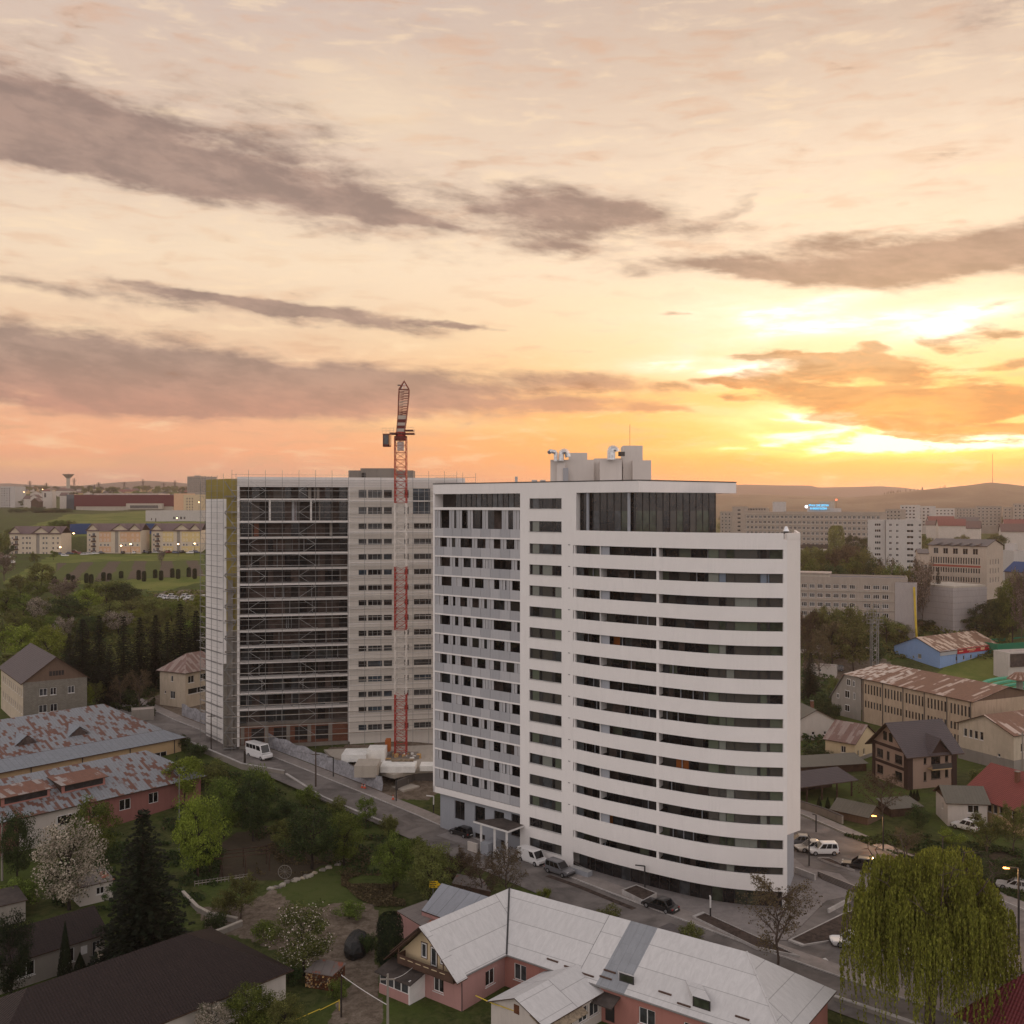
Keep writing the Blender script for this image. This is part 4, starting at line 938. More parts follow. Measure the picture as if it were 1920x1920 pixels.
# street: ROAD is its kerb on the tower's side; positive offset goes towards the viewer
strip('street', ROAD, 0.0, 7.2, 0.0, 'asphalt')
strip('pavement', ROAD, -2.6, -0.16, 0.12, 'paving', 0.3); strip('kerb', ROAD, -0.16, 0.0, 0.13, 'kerb_stone', 0.3)
strip('road_patch', [(-41, 186.4), (-32, 178.6)], -1.3, 2.2, 0.008, 'asphalt_patch')
strip('verge', [(5.5, 140.2), (9.5, 136.2), (16.0, 128.6)], .5, 1.4, .02, 'soil')
strip('road_patch', [(-12, 160.5), (-6.5, 153.6)], 2.5, 5.2, .008, 'asphalt_patch')
strip('road_patch', [(20, 124.6), (23.5, 120.6)], 1.2, 3.4, .008, 'asphalt_patch')
# car park and second street on the right
KR = [(30, 190), (40.5, 176), (47.3, 166.9), (53.6, 151.5), (63, 129.2), (72, 110), (86, 84)]
def flat(x, y): return 0.0
PARK = [(24, 193), (39, 176), (46.9, 166.9), (53.3, 151.5), (62.8, 129.2), (72, 110), (86, 84), (60, 86.2), (38, 106.6), (27, 117.9), (21, 125), (30, 134), (34, 166)]
sheet('car_park', PARK, 0.006, 'asphalt')
strip('kerb', KR, 0.0, -0.18, 0.13, 'kerb_stone', 0.3, zf=flat); strip('pavement', KR, -0.18, -2.2, 0.12, 'paving', 0.3, zf=flat)
for i_, q_ in enumerate(([(1508, 1806), (1556, 1804), (1548, 1796)], [(1640, 1640), (1646, 1640), (1672, 1656), (1666, 1656)], [(1662, 1632), (1668, 1632), (1694, 1648), (1688, 1648)])): sheet('road_marking', [at_z(a, b, 0) for a, b in q_], .014, 'paint_line')
sheet('road_patch', [at_z(a, b, 0) for a, b in ((1600, 1680), (1660, 1700), (1640, 1720), (1585, 1700))], .010, 'asphalt_patch')
# plaza round the tower
pl = [T(-1, -2.2), T(10, -2.6), T(sC, -2.6), (12.0, 134.6), (17.5, 130.0), (27.2, 119.2), (31.8, 118.6), (40.0, 130.5), (45.5, 133.0), (44.8, 140.0), (40.8, 142.5), (39.5, 152), T(20, 24), T(-1, 24)]
sheet('plaza', pl, 0.10, 'paving_grey', thick=0.3)
# ================================================================ the unfinished tower and its scaffold
U0 = (-52.6, 196.0); U1 = (-9.4, 205.3); uf = Frame(U0, U1)
UW = uf.w
site = thing('unfinished_tower', 'unfinished apartment tower with dark open floors behind scaffolding', 'building shell', uf.xy(20, 8) + (4,))
LV = [51.7, 47.4] + [44.3 - 3.0 * k for k in range(13)]            # slab edges, downwards
ZB = 4.2
m = M(); m.fbox(uf, 0.0, UW, 0.0, 0.35, 54.0, 55.9, 'scaf_white'); m.build('parapet', site)
m = M(); m.fbox(uf, 0.3, UW - .3, 0.36, 14.5, 54.6, 55.0, 'concrete'); m.build('roof', site)
# dark open part: slabs, piers of brick and block inside
for z in LV[:-1]:
 m = M(); m.fbox(uf, 0.0, 21.0, 0.05, 2.6, z - 0.28, z + 0.06, 'scaf_white'); m.build('floor_slab', site)
m = M(); m.fbox(uf, -0.02, 0.42, -0.02, 2.5, ZB, 53.99, 'scaf_white'); m.build('fin', site)
m = M(); m.fbox(uf, 21.0, 21.3, 0.02, 3.0, ZB, 53.99, 'scaf_white'); m.build('fin', site)
ru = random.Random(3); m = M(); u = 0.4
while u < 21:
 b = min(21.0, u + ru.uniform(0.9, 2.2))
 for z1, z0 in zip([54.2] + LV, LV):
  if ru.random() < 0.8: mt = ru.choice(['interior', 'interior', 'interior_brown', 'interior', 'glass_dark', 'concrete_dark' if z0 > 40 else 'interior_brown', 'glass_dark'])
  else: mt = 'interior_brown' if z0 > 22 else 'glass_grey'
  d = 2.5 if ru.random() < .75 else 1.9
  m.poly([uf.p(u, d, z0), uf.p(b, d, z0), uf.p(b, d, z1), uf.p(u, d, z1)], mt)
 u = b
m.build('inner_wall', site)
for z1, z0 in zip([54.2] + LV, LV):
 for k in range(3):
  m = M(); a = ru.uniform(1, 19.5); mt = ru.choice(['concrete', 'brick_red', 'panel_grey']) if z0 > 43 else 'interior_grey'
  m.fbox(uf, a, a + ru.uniform(0.15, 0.9 if z0 > 43 else 0.25), 1.5, 1.8, z0 + 0.06, z1 - 0.28, mt); m.build('pier', site)
for u in (5.9, 13.7): m = M(); m.fbox(uf, u, u + 0.35, 0.2, 0.5, 47.5, 51.4, 'scaf_white'); m.build('pier', site)
# right part: clad wall with strips of windows
ops = []
rowsW = [51.9, 48.7, 45.75] + [42.7 - 3.0 * k for k in range(12)] + [6.2]
for i, z in enumerate(rowsW):
 hh = 1.6 if i == 0 else 1.4 if i == 1 else 1.15
 zz = z
 for a, b in ((23.0, 24.6), (24.85, 27.65), (27.95, 29.6), (32.0, 32.9), (33.9, 37.4), (38.2, 41.8)):
  if i < 2 and a > 33: continue
  ops.append((a - 21.3, b - 21.3, zz, zz + hh))
ops.append((33.7 - 21.3, 37.2 - 21.3, 48.7, 53.8))
m = M(); Pu = wall_face(m, uf.xy(21.3, 0.02), uf.xy(UW, 0.02), 2.5, 54.0, ops, 'cream_board', 0.35)
m.build('wall', site)
for z in [51.3, 48.1, 45.2] + [42.2 - 3.0 * k for k in range(12)]:
 m = M(); m.fbox(uf, 21.35, UW, -0.10, 0.015, z - 0.1, z + 0.10, 'scaf_white'); m.build('cornice', site)
bud = [100]
for o in ops:
 w = M(); n = max(1, int((o[1] - o[0]) / 0.9));
 window_mesh(w, Pu, *o, 0.35, 'steel_pale' if o[2] > 20 or o[2] < 16 else 'frame_dark', ru.choice(['glass_grey', 'glass_blue', 'glass_dark', 'glass_grey']) if not (22 < o[2] < 36) else 'glass_dark', n, 0.07)
 w.build('window', site)
# brick ground floor of the open part
m = M(); ops = [(2.2, 4.6, 4.8, 7.4), (6.4, 8.8, 4.8, 7.4), (10.4, 12.8, 4.8, 7.4), (14.4, 16.8, 4.8, 7.4), (18.6, 20.6, 4.8, 7.4)]
Pb = wall_face(m, uf.xy(0.4, 0.7), uf.xy(21.0, 0.7), 2.5, 7.95, ops, 'brick_red', 0.3); m.fbox(uf, 0.4, 21.0, 0.3, 0.75, 2.5, 4.3, 'concrete'); m.build('ground_floor_wall', site)
add_windows(site, Pb, ops, 0.3, 'frame_dark', ('interior',), 3)
for u in (0.4, 4.9, 9.0, 13.0, 17.0): m = M(); m.fbox(uf, u + .2, u + 0.9, 0.62, 0.68, 4.4, 7.9, 'concrete'); m.build('pier', site)
# left end: white insulated wall, yellow wool at the top, stair recess
SL = [(-61.9, 207.0), (-55.4, 198.6), (-53.9, 199.8), (-54.2, 203.5)]
m = M(); wall_face(m, SL[0], SL[1], 2.5, 51.7, [], 'scaf_white'); m.build('side_wall', site)
m = M(); wall_face(m, SL[0], SL[1], 51.7, 55.6, [], 'insulation_yellow'); wall_face(m, SL[1], (-52.6, 198.2), 26, 55.6, [], 'insulation_yellow'); wall_face(m, SL[1], (-52.6, 198.2), 2.5, 26, [], 'concrete')
m.build('insulation', site)
m = M(); m.fbox(uf, -1.9, -0.9, 2.0, 2.05, 2.6, 36, 'concrete'); m.fbox(uf, -2.6, -2.0, 1.3, 1.36, 3, 20, 'cement_block')
for k in range(17): m.fbox(uf, -2.4, -0.2, 1.3, 2.1, 4.2 + 3 * k - .12, 4.2 + 3 * k + 0.1, 'concrete')
m.build('stair_landing', site)
m = M(); m.prism([(-61.2, 207.3), (-55.2, 199.6), uf.xy(0, 2.6), uf.xy(UW, 2.6), uf.xy(UW, 15), (-60, 216)], 2.5, 54.6, 'concrete'); m.build('rear_wall', site)
def ub(x0, x1, yt, Y, dep, mt='concrete'):
 m = M(); a, b = at_Y(x0, Y), at_Y(x1, Y); m.prism([a, b, (b[0], b[1] + dep), (a[0], a[1] + dep)], 54.9, z_at(yt, Y), mt); m.build('plant_room', site)
ub(654, 677, 882, 207, 5); ub(676, 740, 878, 206.5, 5); ub(740, 774, 882, 207.5, 5)
m = M(); x, y = at_Y(678, 206.4); m.box(x, y - .03, 55.5, x + 0.8, y, z_at(886.5, y), 'interior'); m.build('doorway', site)
# scaffold
sc_ = thing('scaffold', 'grey tube scaffolding with plank decks covering the front of the unfinished tower', 'scaffold', uf.xy(20, -1) + (3.5,))
ox = 0.95; us = [-0.9] + [2.15 + 3.14 * i for i in range(13)] + [42.3]
zt_ = 56.6
for u in us:
 m = M(); m.beam(uf.p(u, -1.3, 3.2), uf.p(u, -1.3, zt_ + 0.6), 0.065, 'steel_grey'); m.build('standard', sc_)
nl = 25
for k in range(nl):
 z = 6.1 + 2.05 * k
 m = M(); m.fbox(uf, -1.0, 42.4, -1.2, -0.65, z - 0.04, z, 'deck_wood'); m.build('deck', sc_)
 m = M(); m.beam(uf.p(-1.0, -1.34, z), uf.p(42.3, -1.34, z), 0.06, 'steel_pale'); m.beam(uf.p(-1.0, -1.34, z + 1.0), uf.p(42.3, -1.34, z + 1.0), 0.04, 'steel_grey'); m.build('guard_rail', sc_)
for k in range(0, nl - 1):
 z = 6.1 + 2.05 * k
 for i, off in ((1, 0), (4, 1), (10, 1)):
  a, b = (i, i + 1) if (k + off) % 2 == 0 else (i + 1, i)
  if b < 0 or b >= len(us): continue
  m = M(); m.beam(uf.p(us[a], -1.38, z), uf.p(us[b], -1.38, z + 2.05), 0.042, 'steel_pale'); m.build('brace', sc_)
# side scaffold (left end)
sf = Frame((-63.2, 206.6), (-55.9, 197.2))
for i in range(4):
 u = 2.4 + i * 2.9; m = M(); m.beam(sf.p(u, -0.6, 3.2), sf.p(u, -.6, 56.2), 0.08, 'steel_grey'); m.build('standard', sc_)
for k in range(24):
 z = 5.4 + 2.08 * k
 m = M(); m.fbox(sf, 1.8, sf.w + 0.8, -0.6, 0.0, z - 0.04, z, 'steel_grey'); m.build('deck', sc_)
 m = M(); m.beam(sf.p(1.8, -0.65, z + 1.0), sf.p(sf.w + .8, -.65, z + 1.0), 0.035, 'steel_grey'); m.beam(sf.p(2.4 if k % 2 else 5.3, -.62, z), sf.p(5.3 if k % 2 else 2.4, -.62, z + 2.08), 0.03, 'steel_grey'); m.build('guard_rail', sc_)
# stair tower of the scaffold in the recess
for k in range(17):
 z = 4.0 + 3.0 * k; m = M(); a, b = (-2.3, -0.3) if k % 2 else (-0.3, -2.3)
 m.beam(uf.p(a, 0.2, z), uf.p(b, 0.2, z + 3.0), 0.16, 'steel_grey'); m.fbox(uf, -2.5, -0.3, -0.3, 0.6, z - 0.05, z, 'steel_grey'); m.build('stair_flight', sc_)
for u in (-2.55, -0.2): m = M(); m.beam(uf.p(u, -0.3, 3), uf.p(u, -.3, 56.5), 0.07, 'steel_grey'); m.build('standard', sc_)
# end bay that sticks out past the roof on the right
m = M()
for z in (55.0, 56.0): m.beam(uf.p(38, -1.3, z), uf.p(46.2, -1.3, z), 0.05, 'steel_grey')
for u in (43.5, 46.1): m.beam(uf.p(u, -1.3, 54), uf.p(u, -1.3, 56.9), 0.06, 'steel_grey')
m.build('guard_rail', sc_)
# ================================================================ tower crane
cb = at_Y(751.5, 190.5); crane = thing('tower_crane', 'red and white lattice tower crane standing in front of the unfinished tower', 'crane', cb + (3.6,))
cw = 1.05
def crane_sec(z0, z1, mat, n):
 """a stretch of lattice mast"""
 X, Y = cb; c = [(X - cw, Y - cw), (X + cw, Y - cw), (X + cw, Y + cw), (X - cw, Y + cw)]; m = M()
 for p in c: m.beam(p + (z0,), p + (z1,), 0.16, mat)
 dz = (z1 - z0) / n
 for k in range(n):
  za, zb_ = z0 + dz * k, z0 + dz * (k + 1)
  for i in range(4):
   p, q = c[i], c[(i + 1) % 4]; m.beam(p + (za,), q + (za,), 0.07, mat)
   zm = (za + zb_) / 2
   if k % 2: p, q = q, p
   m.beam(p + (za,), q + (zb_,), 0.06, mat)
   if mat == 'crane_red': m.beam(q + (za,), p + (zb_,), 0.04, mat)
 m.build('mast_section', crane)
zl = lambda py: z_at(py, 190.5)
for (ya, yb, mt, n) in ((1418, 1300, 'crane_red', 9), (1300, 1180, 'crane_white', 9), (1180, 1062, 'crane_red', 9), (1062, 943, 'crane_white', 9), (943, 822, 'crane_red', 9)):
 crane_sec(zl(ya), zl(yb), mt, n)
m = M(); X, Y = cb; m.box(X - 3, Y - 3, 2.8, X + 3, Y + 3, 3.9, 'concrete'); m.build('foundation', crane)
m = M(); m.beam((X, Y, zl(826)), (X, Y, zl(818)), 2.5, 'crane_dark', 10); m.beam((X, Y, zl(818)), (X, Y, zl(810)), 2.0, 'crane_red', 8)
m.box(X - 2.0, Y - 1, zl(815), X + 2.6, Y + 1, zl(812.5), 'crane_dark'); m.box(X + .8, Y - 1.2, zl(808.5), X + 2.4, Y + 1.2, zl(806.5), 'crane_dark'); m.build('slewing_ring', crane)
m = M(); m.box(X - 0.6, Y - 0.6, zl(845), X + 0.6, Y + 0.6, zl(828), 'crane_white'); m.build('climbing_ladder', crane)
# cab
cab = M(); xa, _ = at_Y(720.5, 190.5); xb, _ = at_Y(732, 190.5); zc0, zc1 = zl(838.5), zl(815)
cab.box(xa, Y - 2.2, zc0, xb, Y - 0.6, zc0 + 0.4, 'crane_dark'); cab.box(xa, Y - 2.2, zc1 - 0.15, xb, Y - .6, zc1, 'crane_dark'); cab.box(xa + .05, Y - 2.1, zc0 + .4, xb - .05, Y - .7, zc1 - .15, 'glass_grey')
for xx in (xa, xb - 0.12):
 for yy in (Y - 2.2, Y - .72): cab.box(xx, yy, zc0, xx + .12, yy + .12, zc1, 'crane_dark')
c_ = cab.build('cab', crane)
m = M(); m.beam((xb + .25, Y - 1.4, zc0), (xb + 0.25, Y - 1.4, zc1 + .1), 0.12, 'crane_red'); m.beam((xa, Y - 1.4, zc0 + .1), (xb + .3, Y - 1.4, zc0 + .1), 0.2, 'crane_red'); m.beam((xb, Y - 1.4, zc1 + .2), (X, Y - 1, zc1 + .2), 0.2, 'crane_dark'); m.build('cab_bracket', crane)
m = M()
for za in (0.05, 0.55, 1.05): m.beam((xa - .1, Y - 2.2, zc1 + za), (X - 1, Y - 2.2, zc1 + za), 0.03, 'steel_grey')
for i in range(6): xx = xa - .1 + i * .7; m.beam((xx, Y - 2.2, zc1), (xx, Y - 2.2, zc1 + 1.1), 0.03, 'steel_grey')
for za in (0.0, 0.5, 1.0): m.beam((X + 1, Y - 1.3, zl(812) + za), (X + 2.7, Y - 1.3, zl(812) + za), 0.03, 'steel_grey')
for xx in (X + 1.8, X + 2.7): m.beam((xx, Y - 1.3, zl(816)), (xx, Y - 1.3, zl(806)), 0.03, 'steel_grey')
m.build('walkway', crane)
# the raised jib seen end on: a steep lattice boom in red and white
zs = [810, 803, 797, 791, 784, 776, 767, 757, 746, 736, 725]; wj = [0.72, 0.74, 0.76, 0.78, .8, .82, .86, .9, .95, .98, .95]
cl_ = ['concrete_pale', 'crane_dark', 'concrete_pale', 'crane_dark', 'concrete_pale', 'crane_dark', 'crane_rust', 'concrete', 'crane_rust', 'crane_dark']
for i in range(10):
 m = M(); z0, z1 = zl(zs[i]), zl(zs[i + 1]); y0, y1 = Y + 0.6 * i, Y + 0.6 * (i + 1); a, b = wj[i], wj[i + 1]; xo = X
 for sx_ in (-1, 1): m.beam((xo + sx_ * a, y0 - .6, z0), (xo + sx_ * b, y1 - .6, z1), 0.14, 'crane_rust'); m.beam((xo + sx_ * a, y0 + .6, z0), (xo + sx_ * b, y1 + .6, z1), 0.10, 'crane_rust')
 nn = 5 if i < 5 else 4
 for k in range(nn):
  t = k / nn; zz = z0 + (z1 - z0) * t; yy = y0 + .6 * t
  m.beam((xo - a, yy - .6, zz), (xo + a, yy - .6, zz), 0.13 if i < 6 else 0.07, cl_[i])
  m.beam((xo - a, yy - .6, zz), (xo + a * (1 if k % 2 else -.1), yy + .6, zz + (z1 - z0) / nn), 0.09, cl_[i])
 m.build('jib_section', crane)
m = M(); zt0, zt1 = zl(724), zl(707.5); xo = X; y1 = Y + 6
for sx_ in (-1, 1):
 m.beam((xo + sx_ * 1.0, y1 - .6, zt0), (xo, y1, zt1), 0.16, 'crane_rust'); m.beam((xo + sx_ * .5, y1 - .6, zt0), (xo, y1 - .3, zt1 - .6), 0.10, 'crane_white'); m.beam((xo + sx_ * .9, y1 + .6, zt0), (xo, y1, zt1), 0.12, 'crane_dark')
m.beam((xo - 1, y1 - .6, zt0), (xo + 1, y1 - .6, zt0), 0.2, 'crane_dark'); m.beam((xo - .6, y1 - .4, zt0 + .7), (xo + .6, y1 - .4, zt0 + .7), 0.1, 'crane_red')
m.beam((xo, y1, zt1), (xo, y1, zt1 + .3), 0.06, 'steel_dark'); m.box(xo - 1.2, y1 - .7, zl(717), xo - .6, y1 - .6, zl(715), 'steel_dark'); m.build('jib_head', crane)
# ================================================================ building site between the towers
def site_thing(name, label, cat, pts, z0, z1, mat, top=None, group=None, child='body'):
 c = (sum(p[0] for p in pts) / len(pts), sum(p[1] for p in pts) / len(pts)); m = M(); m.prism(pts, z0, z1, mat, top)
 o = m.build(name); tag(o, label, cat, group); return o
pod = [at_z(578, 1432, 4.3), at_z(700, 1476, 2.6), at_z(765, 1456, 2.6), at_z(840, 1448, 2.6), at_z(850, 1400, 2.9), at_z(620, 1400, 4.2)]
pod = [(-33.5, 190.5), (-20.5, 177.5), (-17.2, 181.0), (-10.8, 182.5), (-9.5, 201), (-36, 196)]
site_thing('basement_slab', 'pale concrete basement roof slab edged over a dark pit beside the white tower', 'slab', pod, 3.0, 3.7, 'concrete_pale')
m = M(); m.prism([(-24, 171.5), (-14.5, 165.5), (-9.2, 175.5), (-10.4, 180.9), (-17.0, 179.6)], -3.0, 0.25, 'soil'); tag(m.build('pit_floor'), kind='structure')
m = M(); m.prism([(-19.8, 175.9), (-17.2, 180.9), (-10.9, 182.4), (-11, 182.9), (-17.5, 181.4), (-20.1, 176.2)], -2.5, 3.0, 'concrete_dark'); tag(m.build('pit_wall'), 'dark concrete retaining wall below the edge of the pale basement slab', 'retaining wall')
def on_slab(px0, px1, py_b, h, dep, z=3.7, skew=0.0):
 a = at_z(px0, py_b, z); b = at_z(px1, py_b - skew, z); f = Frame(a, b)
 return [f.xy(0, 0), f.xy(f.w, 0), f.xy(f.w, dep), f.xy(0, dep)], z, z + h
for nm, lb, ct, args, mt in (
 ('insulation_stack', 'tall stack of white insulation boards with a dark slot near the tower crane', 'board stack', (688, 721, 1429, 2.2, 4), 'white_board'),
 ('insulation_stack', 'long white stack of insulation boards left of the dark slotted stack', 'board stack', (640, 686, 1432, 1.6, 5), 'white_board'),
 ('insulation_stack', 'low white stack of insulation boards at the front edge of the slab', 'board stack', (713, 778, 1449, 1.1, 4), 'white_board'),
 ('insulation_stack', 'small white stack of boards under the corner of the white tower', 'board stack', (787, 812, 1446, 0.9, 3), 'white_board'),
 ('site_store', 'pale rendered site store with a small dark window behind the tarp fence', 'shed', (664, 707, 1458, 2.0, 5), 'concrete_pale'),
 ('timber_stack', 'stack of new planks lying on the white boards by the tarp fence', 'timber', (653, 706, 1432, 0.3, 1.3), 'plank_new'),
 ('timber_stack', 'thin row of planks on the slab below the crane', 'timber', (688, 732, 1426, 0.25, 1.0), 'plank_new'),
 ('timber_stack', 'dark stack of formwork boards on the low white stack', 'timber', (734, 775, 1440, 0.35, 1.0), 'deck_wood')):
 pts, z0, z1 = on_slab(*args);
 if nm == 'timber_stack' and mt == 'deck_wood': z0, z1 = 4.8, 5.15
 site_thing(nm, lb, ct, pts, z0, z1, mt)
site_thing('plywood_crate', 'orange plywood crate standing left of the crane foot', 'crate', on_slab(722, 731, 1410, 2.2, 2, 3.8)[0], 3.8, 6.0, 'orange_door')
m = M()
for i in range(26):
 x, y = at_z(745 + ru.uniform(-14, 40), 1421 + ru.uniform(-5, 3), 3.75); w = ru.uniform(.3, .9); m.prism([(x, y), (x + w, y + .1), (x + w * .8, y + w * .7), (x + .1, y + w * .6)], 3.7, 3.75 + ru.uniform(.2, .8), ru.choice(['white_board', 'concrete', 'plank_new']))
tag(m.build('rubble_heap'), 'heap of pale rubble and offcuts round the foot of the crane', 'rubble', kind='stuff')
x0 = at_Y(836, 203)
# grey tarp-covered hoarding along the pavement
hd = thing('hoarding', 'long site hoarding covered in wrinkled grey tarpaulin along the pavement', 'hoarding', (-40, 190, 3))
HP = offs2(dense([(-73, 224.5), (-60, 209.5), (-44, 194.0), (-27, 178.4), (-22.6, 174.3)], 1.2), -0.6); m = M()
for i in range(len(HP) - 1):
 p, q = HP[i], HP[i + 1]; za, zb_ = terrain(*p), terrain(*q); h = 2.7; j = lambda: ru.uniform(-0.18, 0.18)
 jj = [j(), j()]
 if i == 0: prev = (p[0], p[1])
 mids = [(p[0] + .2 * math.sin(i * 2.3), p[1] + .2 * math.cos(i * 1.7)), (q[0] + .2 * math.sin((i + 1) * 2.3), q[1] + .2 * math.cos((i + 1) * 1.7))]
 ta, tb = h + .2 * math.sin(i * 1.3), h + .2 * math.sin((i + 1) * 1.3)
 m.poly([p + (za + .15,), q + (zb_ + .15,), mids[1] + (zb_ + 1.4,), mids[0] + (za + 1.4,)], 'tarp_grey'); m.poly([mids[0] + (za + 1.4,), mids[1] + (zb_ + 1.4,), q + (zb_ + tb,), p + (za + ta,)], 'tarp_grey')
m.build('tarpaulin', hd)
for i in range(0, len(HP), 3): m = M(); p = HP[i]; m.beam((p[0] + .2, p[1] + .2, terrain(*p) - .2), (p[0] + .2, p[1] + .2, terrain(*p) + 2.6), 0.1, 'steel_dark'); m.build('post', hd)
# site container and kiosk roof by the pavement
ct_ = thing('site_container', 'grey flat site container with an overhanging roof at the end of the hoarding', 'container', (-20, 176, 1))
f = Frame(at_z(690, 1477, 0.9), at_z(719, 1468, 0.9)); m = M(); m.fbox(f, 0, f.w, 0, 3.2, 0.6, 2.9, 'tower_grey'); m.build('wall', ct_); m = M(); m.fbox(f, -0.3, f.w + 0.5, -0.5, 3.8, 2.9, 3.3, 'panel_grey'); m.build('roof', ct_)
kb = thing('concrete_duct', 'pale concrete air shaft with an open dark front in the pit beside the pavement', 'air shaft', (-15, 168, 0))
m = M(); q = [at_z(735, 1476, 1.6), at_z(757, 1483, 1.6), at_z(787, 1475, 1.6), at_z(766, 1469, 1.6)]; m.prism(q, 1.3, 1.7, 'concrete_pale'); m.build('roof', kb)
m = M(); f = Frame(q[1], q[2]); m.fbox(f, 0.2, f.w - .2, 1.5, 1.8, -1.5, 1.3, 'interior'); m.fbox(f, 0.05, 0.4, .1, 2, -1.5, 1.3, 'concrete'); m.fbox(f, f.w - .5, f.w - .1, .1, 2, -1.5, 1.3, 'concrete'); f2 = Frame(q[0], q[1]); m.fbox(f2, 0.05, f2.w, 0.05, 0.3, -1.5, 1.3, 'concrete'); m.build('wall', kb)
m = M(); x, y = at_z(756, 1466, 2); m.beam((x, y, 1.7), (x, y, 2.6), 2.0, 'concrete', 10); tag(m.build('manhole_ring'), 'round pale concrete ring lying on the air shaft beside the pit', 'concrete ring')
m = M(); f = Frame(at_z(712, 1473, .6), at_z(732, 1470, .6)); m.fbox(f, 0, f.w, 0, 2.2, -.4, .9, 'steel_pale'); tag(m.build('electrical_cabinet'), 'small pale metal cabinet between the container and the air shaft', 'cabinet')
# ================================================================ near buildings
def slabhouse(root, pts, th, mt, name='roof', under='wood_dark'):
 m = M(); m.slab(pts, th, mt, under); return m.build(name, root)
Z3 = lambda p, z: (p[0], p[1], z)
# --- pink L-shaped house with a white sheet roof
ph = thing('pink_house', 'long pink L-shaped house with a white sheet metal roof in the foreground', 'house', (8, 104, 0))
R0 = (-0.3, 114.4); R1 = (22.5, 98.1); RW = (-9.47, 103.9); V0 = (-0.56, 107.05); E_b = (31.4, 99.05); E_f = (23.8, 88.5)
zr, ze = 7.7, 3.5; wr = (-5.3, 101.6); wl = (-12.9, 107.8); Bk = (-0.6, 122.0); th = 0.14
slabhouse(ph, [Z3(R1, zr), Z3(E_f, ze), Z3(E_b, ze)], th, 'roof_white')
slabhouse(ph, [Z3(R1, zr), Z3(E_b, ze), Z3(Bk, ze), Z3(R0, zr)], th, 'roof_white')
slabhouse(ph, [Z3(RW, zr), Z3(wr, ze), Z3(V0, ze), Z3(R0, zr)], th, 'roof_white')
slabhouse(ph, [Z3(wl, ze), Z3(RW, zr), Z3(R0, zr), Z3(Bk, ze)], th, 'roof_white')
def on_front(t, s_):       # t along the front slope 0..1 (from the valley), s_ up the slope
 a = (V0[0] + (E_f[0] - V0[0]) * t, V0[1] + (E_f[1] - V0[1]) * t); b = (R0[0] + (R1[0] - R0[0]) * t, R0[1] + (R1[1] - R0[1]) * t)
 return (a[0] + (b[0] - a[0]) * s_, a[1] + (b[1] - a[1]) * s_, ze + (zr - ze) * s_)
for t0_, t1_, t2_, t3_, mt_ in ((0, .36, 0, .55, 'roof_white'), (.36, .465, .55, .66, 'roof_grey_patch'), (.465, 1, .66, 1, 'roof_white')): slabhouse(ph, [on_front(t2_, 1), on_front(t0_, 0), on_front(t1_, 0), on_front(t3_, 1)], th, mt_)
def raise_(p, d): return (p[0], p[1], p[2] + d)
for k, (t_, s0) in enumerate(((0.17, .12), (0.24, .10), (0.31, .08), (0.38, .12), (.40, .22), (0.60, 0.17), (0.66, .1), (0.72, .22), (.86, .17), (0.90, .12), (0.95, .14))):
 m = M(); a = raise_(on_front(t_, s0), .07); b = raise_(on_front(t_ + 0.045, s0 - 0.0), .07); m.beam(a, b, 0.13, 'frame_brown'); m.build('snow_guard', ph)
m = M(); m.beam(raise_(Z3(R0, zr), .03), raise_(Z3(V0, ze), .03), 0.16, 'steel_dark'); m.build('valley_gutter', ph)
for a, b in ((V0, E_f), (V0, wr)):
 m = M(); m.beam(Z3(a, ze - 0.10), Z3(b, ze - .10), 0.16, 'steel_grey', 6); m.build('gutter', ph)
m = M(); m.beam(raise_(Z3(R1, zr), .03), raise_(Z3(E_f, ze), .03), 0.12, 'roof_white'); m.build('ridge_cap', ph)
# roof lights
def dormer(t0, t1, s0, s1, hgt):
 m = M(); a, b = on_front(t0, s0), on_front(t1, s0); c, d = on_front(t1, s1), on_front(t0, s1)
 at_, bt = raise_(a, hgt), raise_(b, hgt)
 m.poly([at_, bt, raise_(c, .02), raise_(d, .02)], 'roof_white'); m.poly([a, d, at_], 'roof_white'); m.poly([b, bt, c], 'roof_white'); o = m.build('dormer', ph)
 w = M(); w.poly([a, b, bt, at_], 'frame_dark'); fr = Frame(a[:2], b[:2])
 q = [fr.p(.15, -.02, 0), fr.p(fr.w - .15, -.02, 0)]; za = (a[2] + .1, b[2] + .1); w.poly([q[0][:2] + (za[0] + .02,), q[1][:2] + (za[1] + .02,), q[1][:2] + (bt[2] - .1,), q[0][:2] + (at_[2] - .1,)], 'glass_green'); w.build('dormer_window', o)
dormer(.455, .51, .15, .27, 0.8); dormer(.715, .775, .13, .42, 0.95)
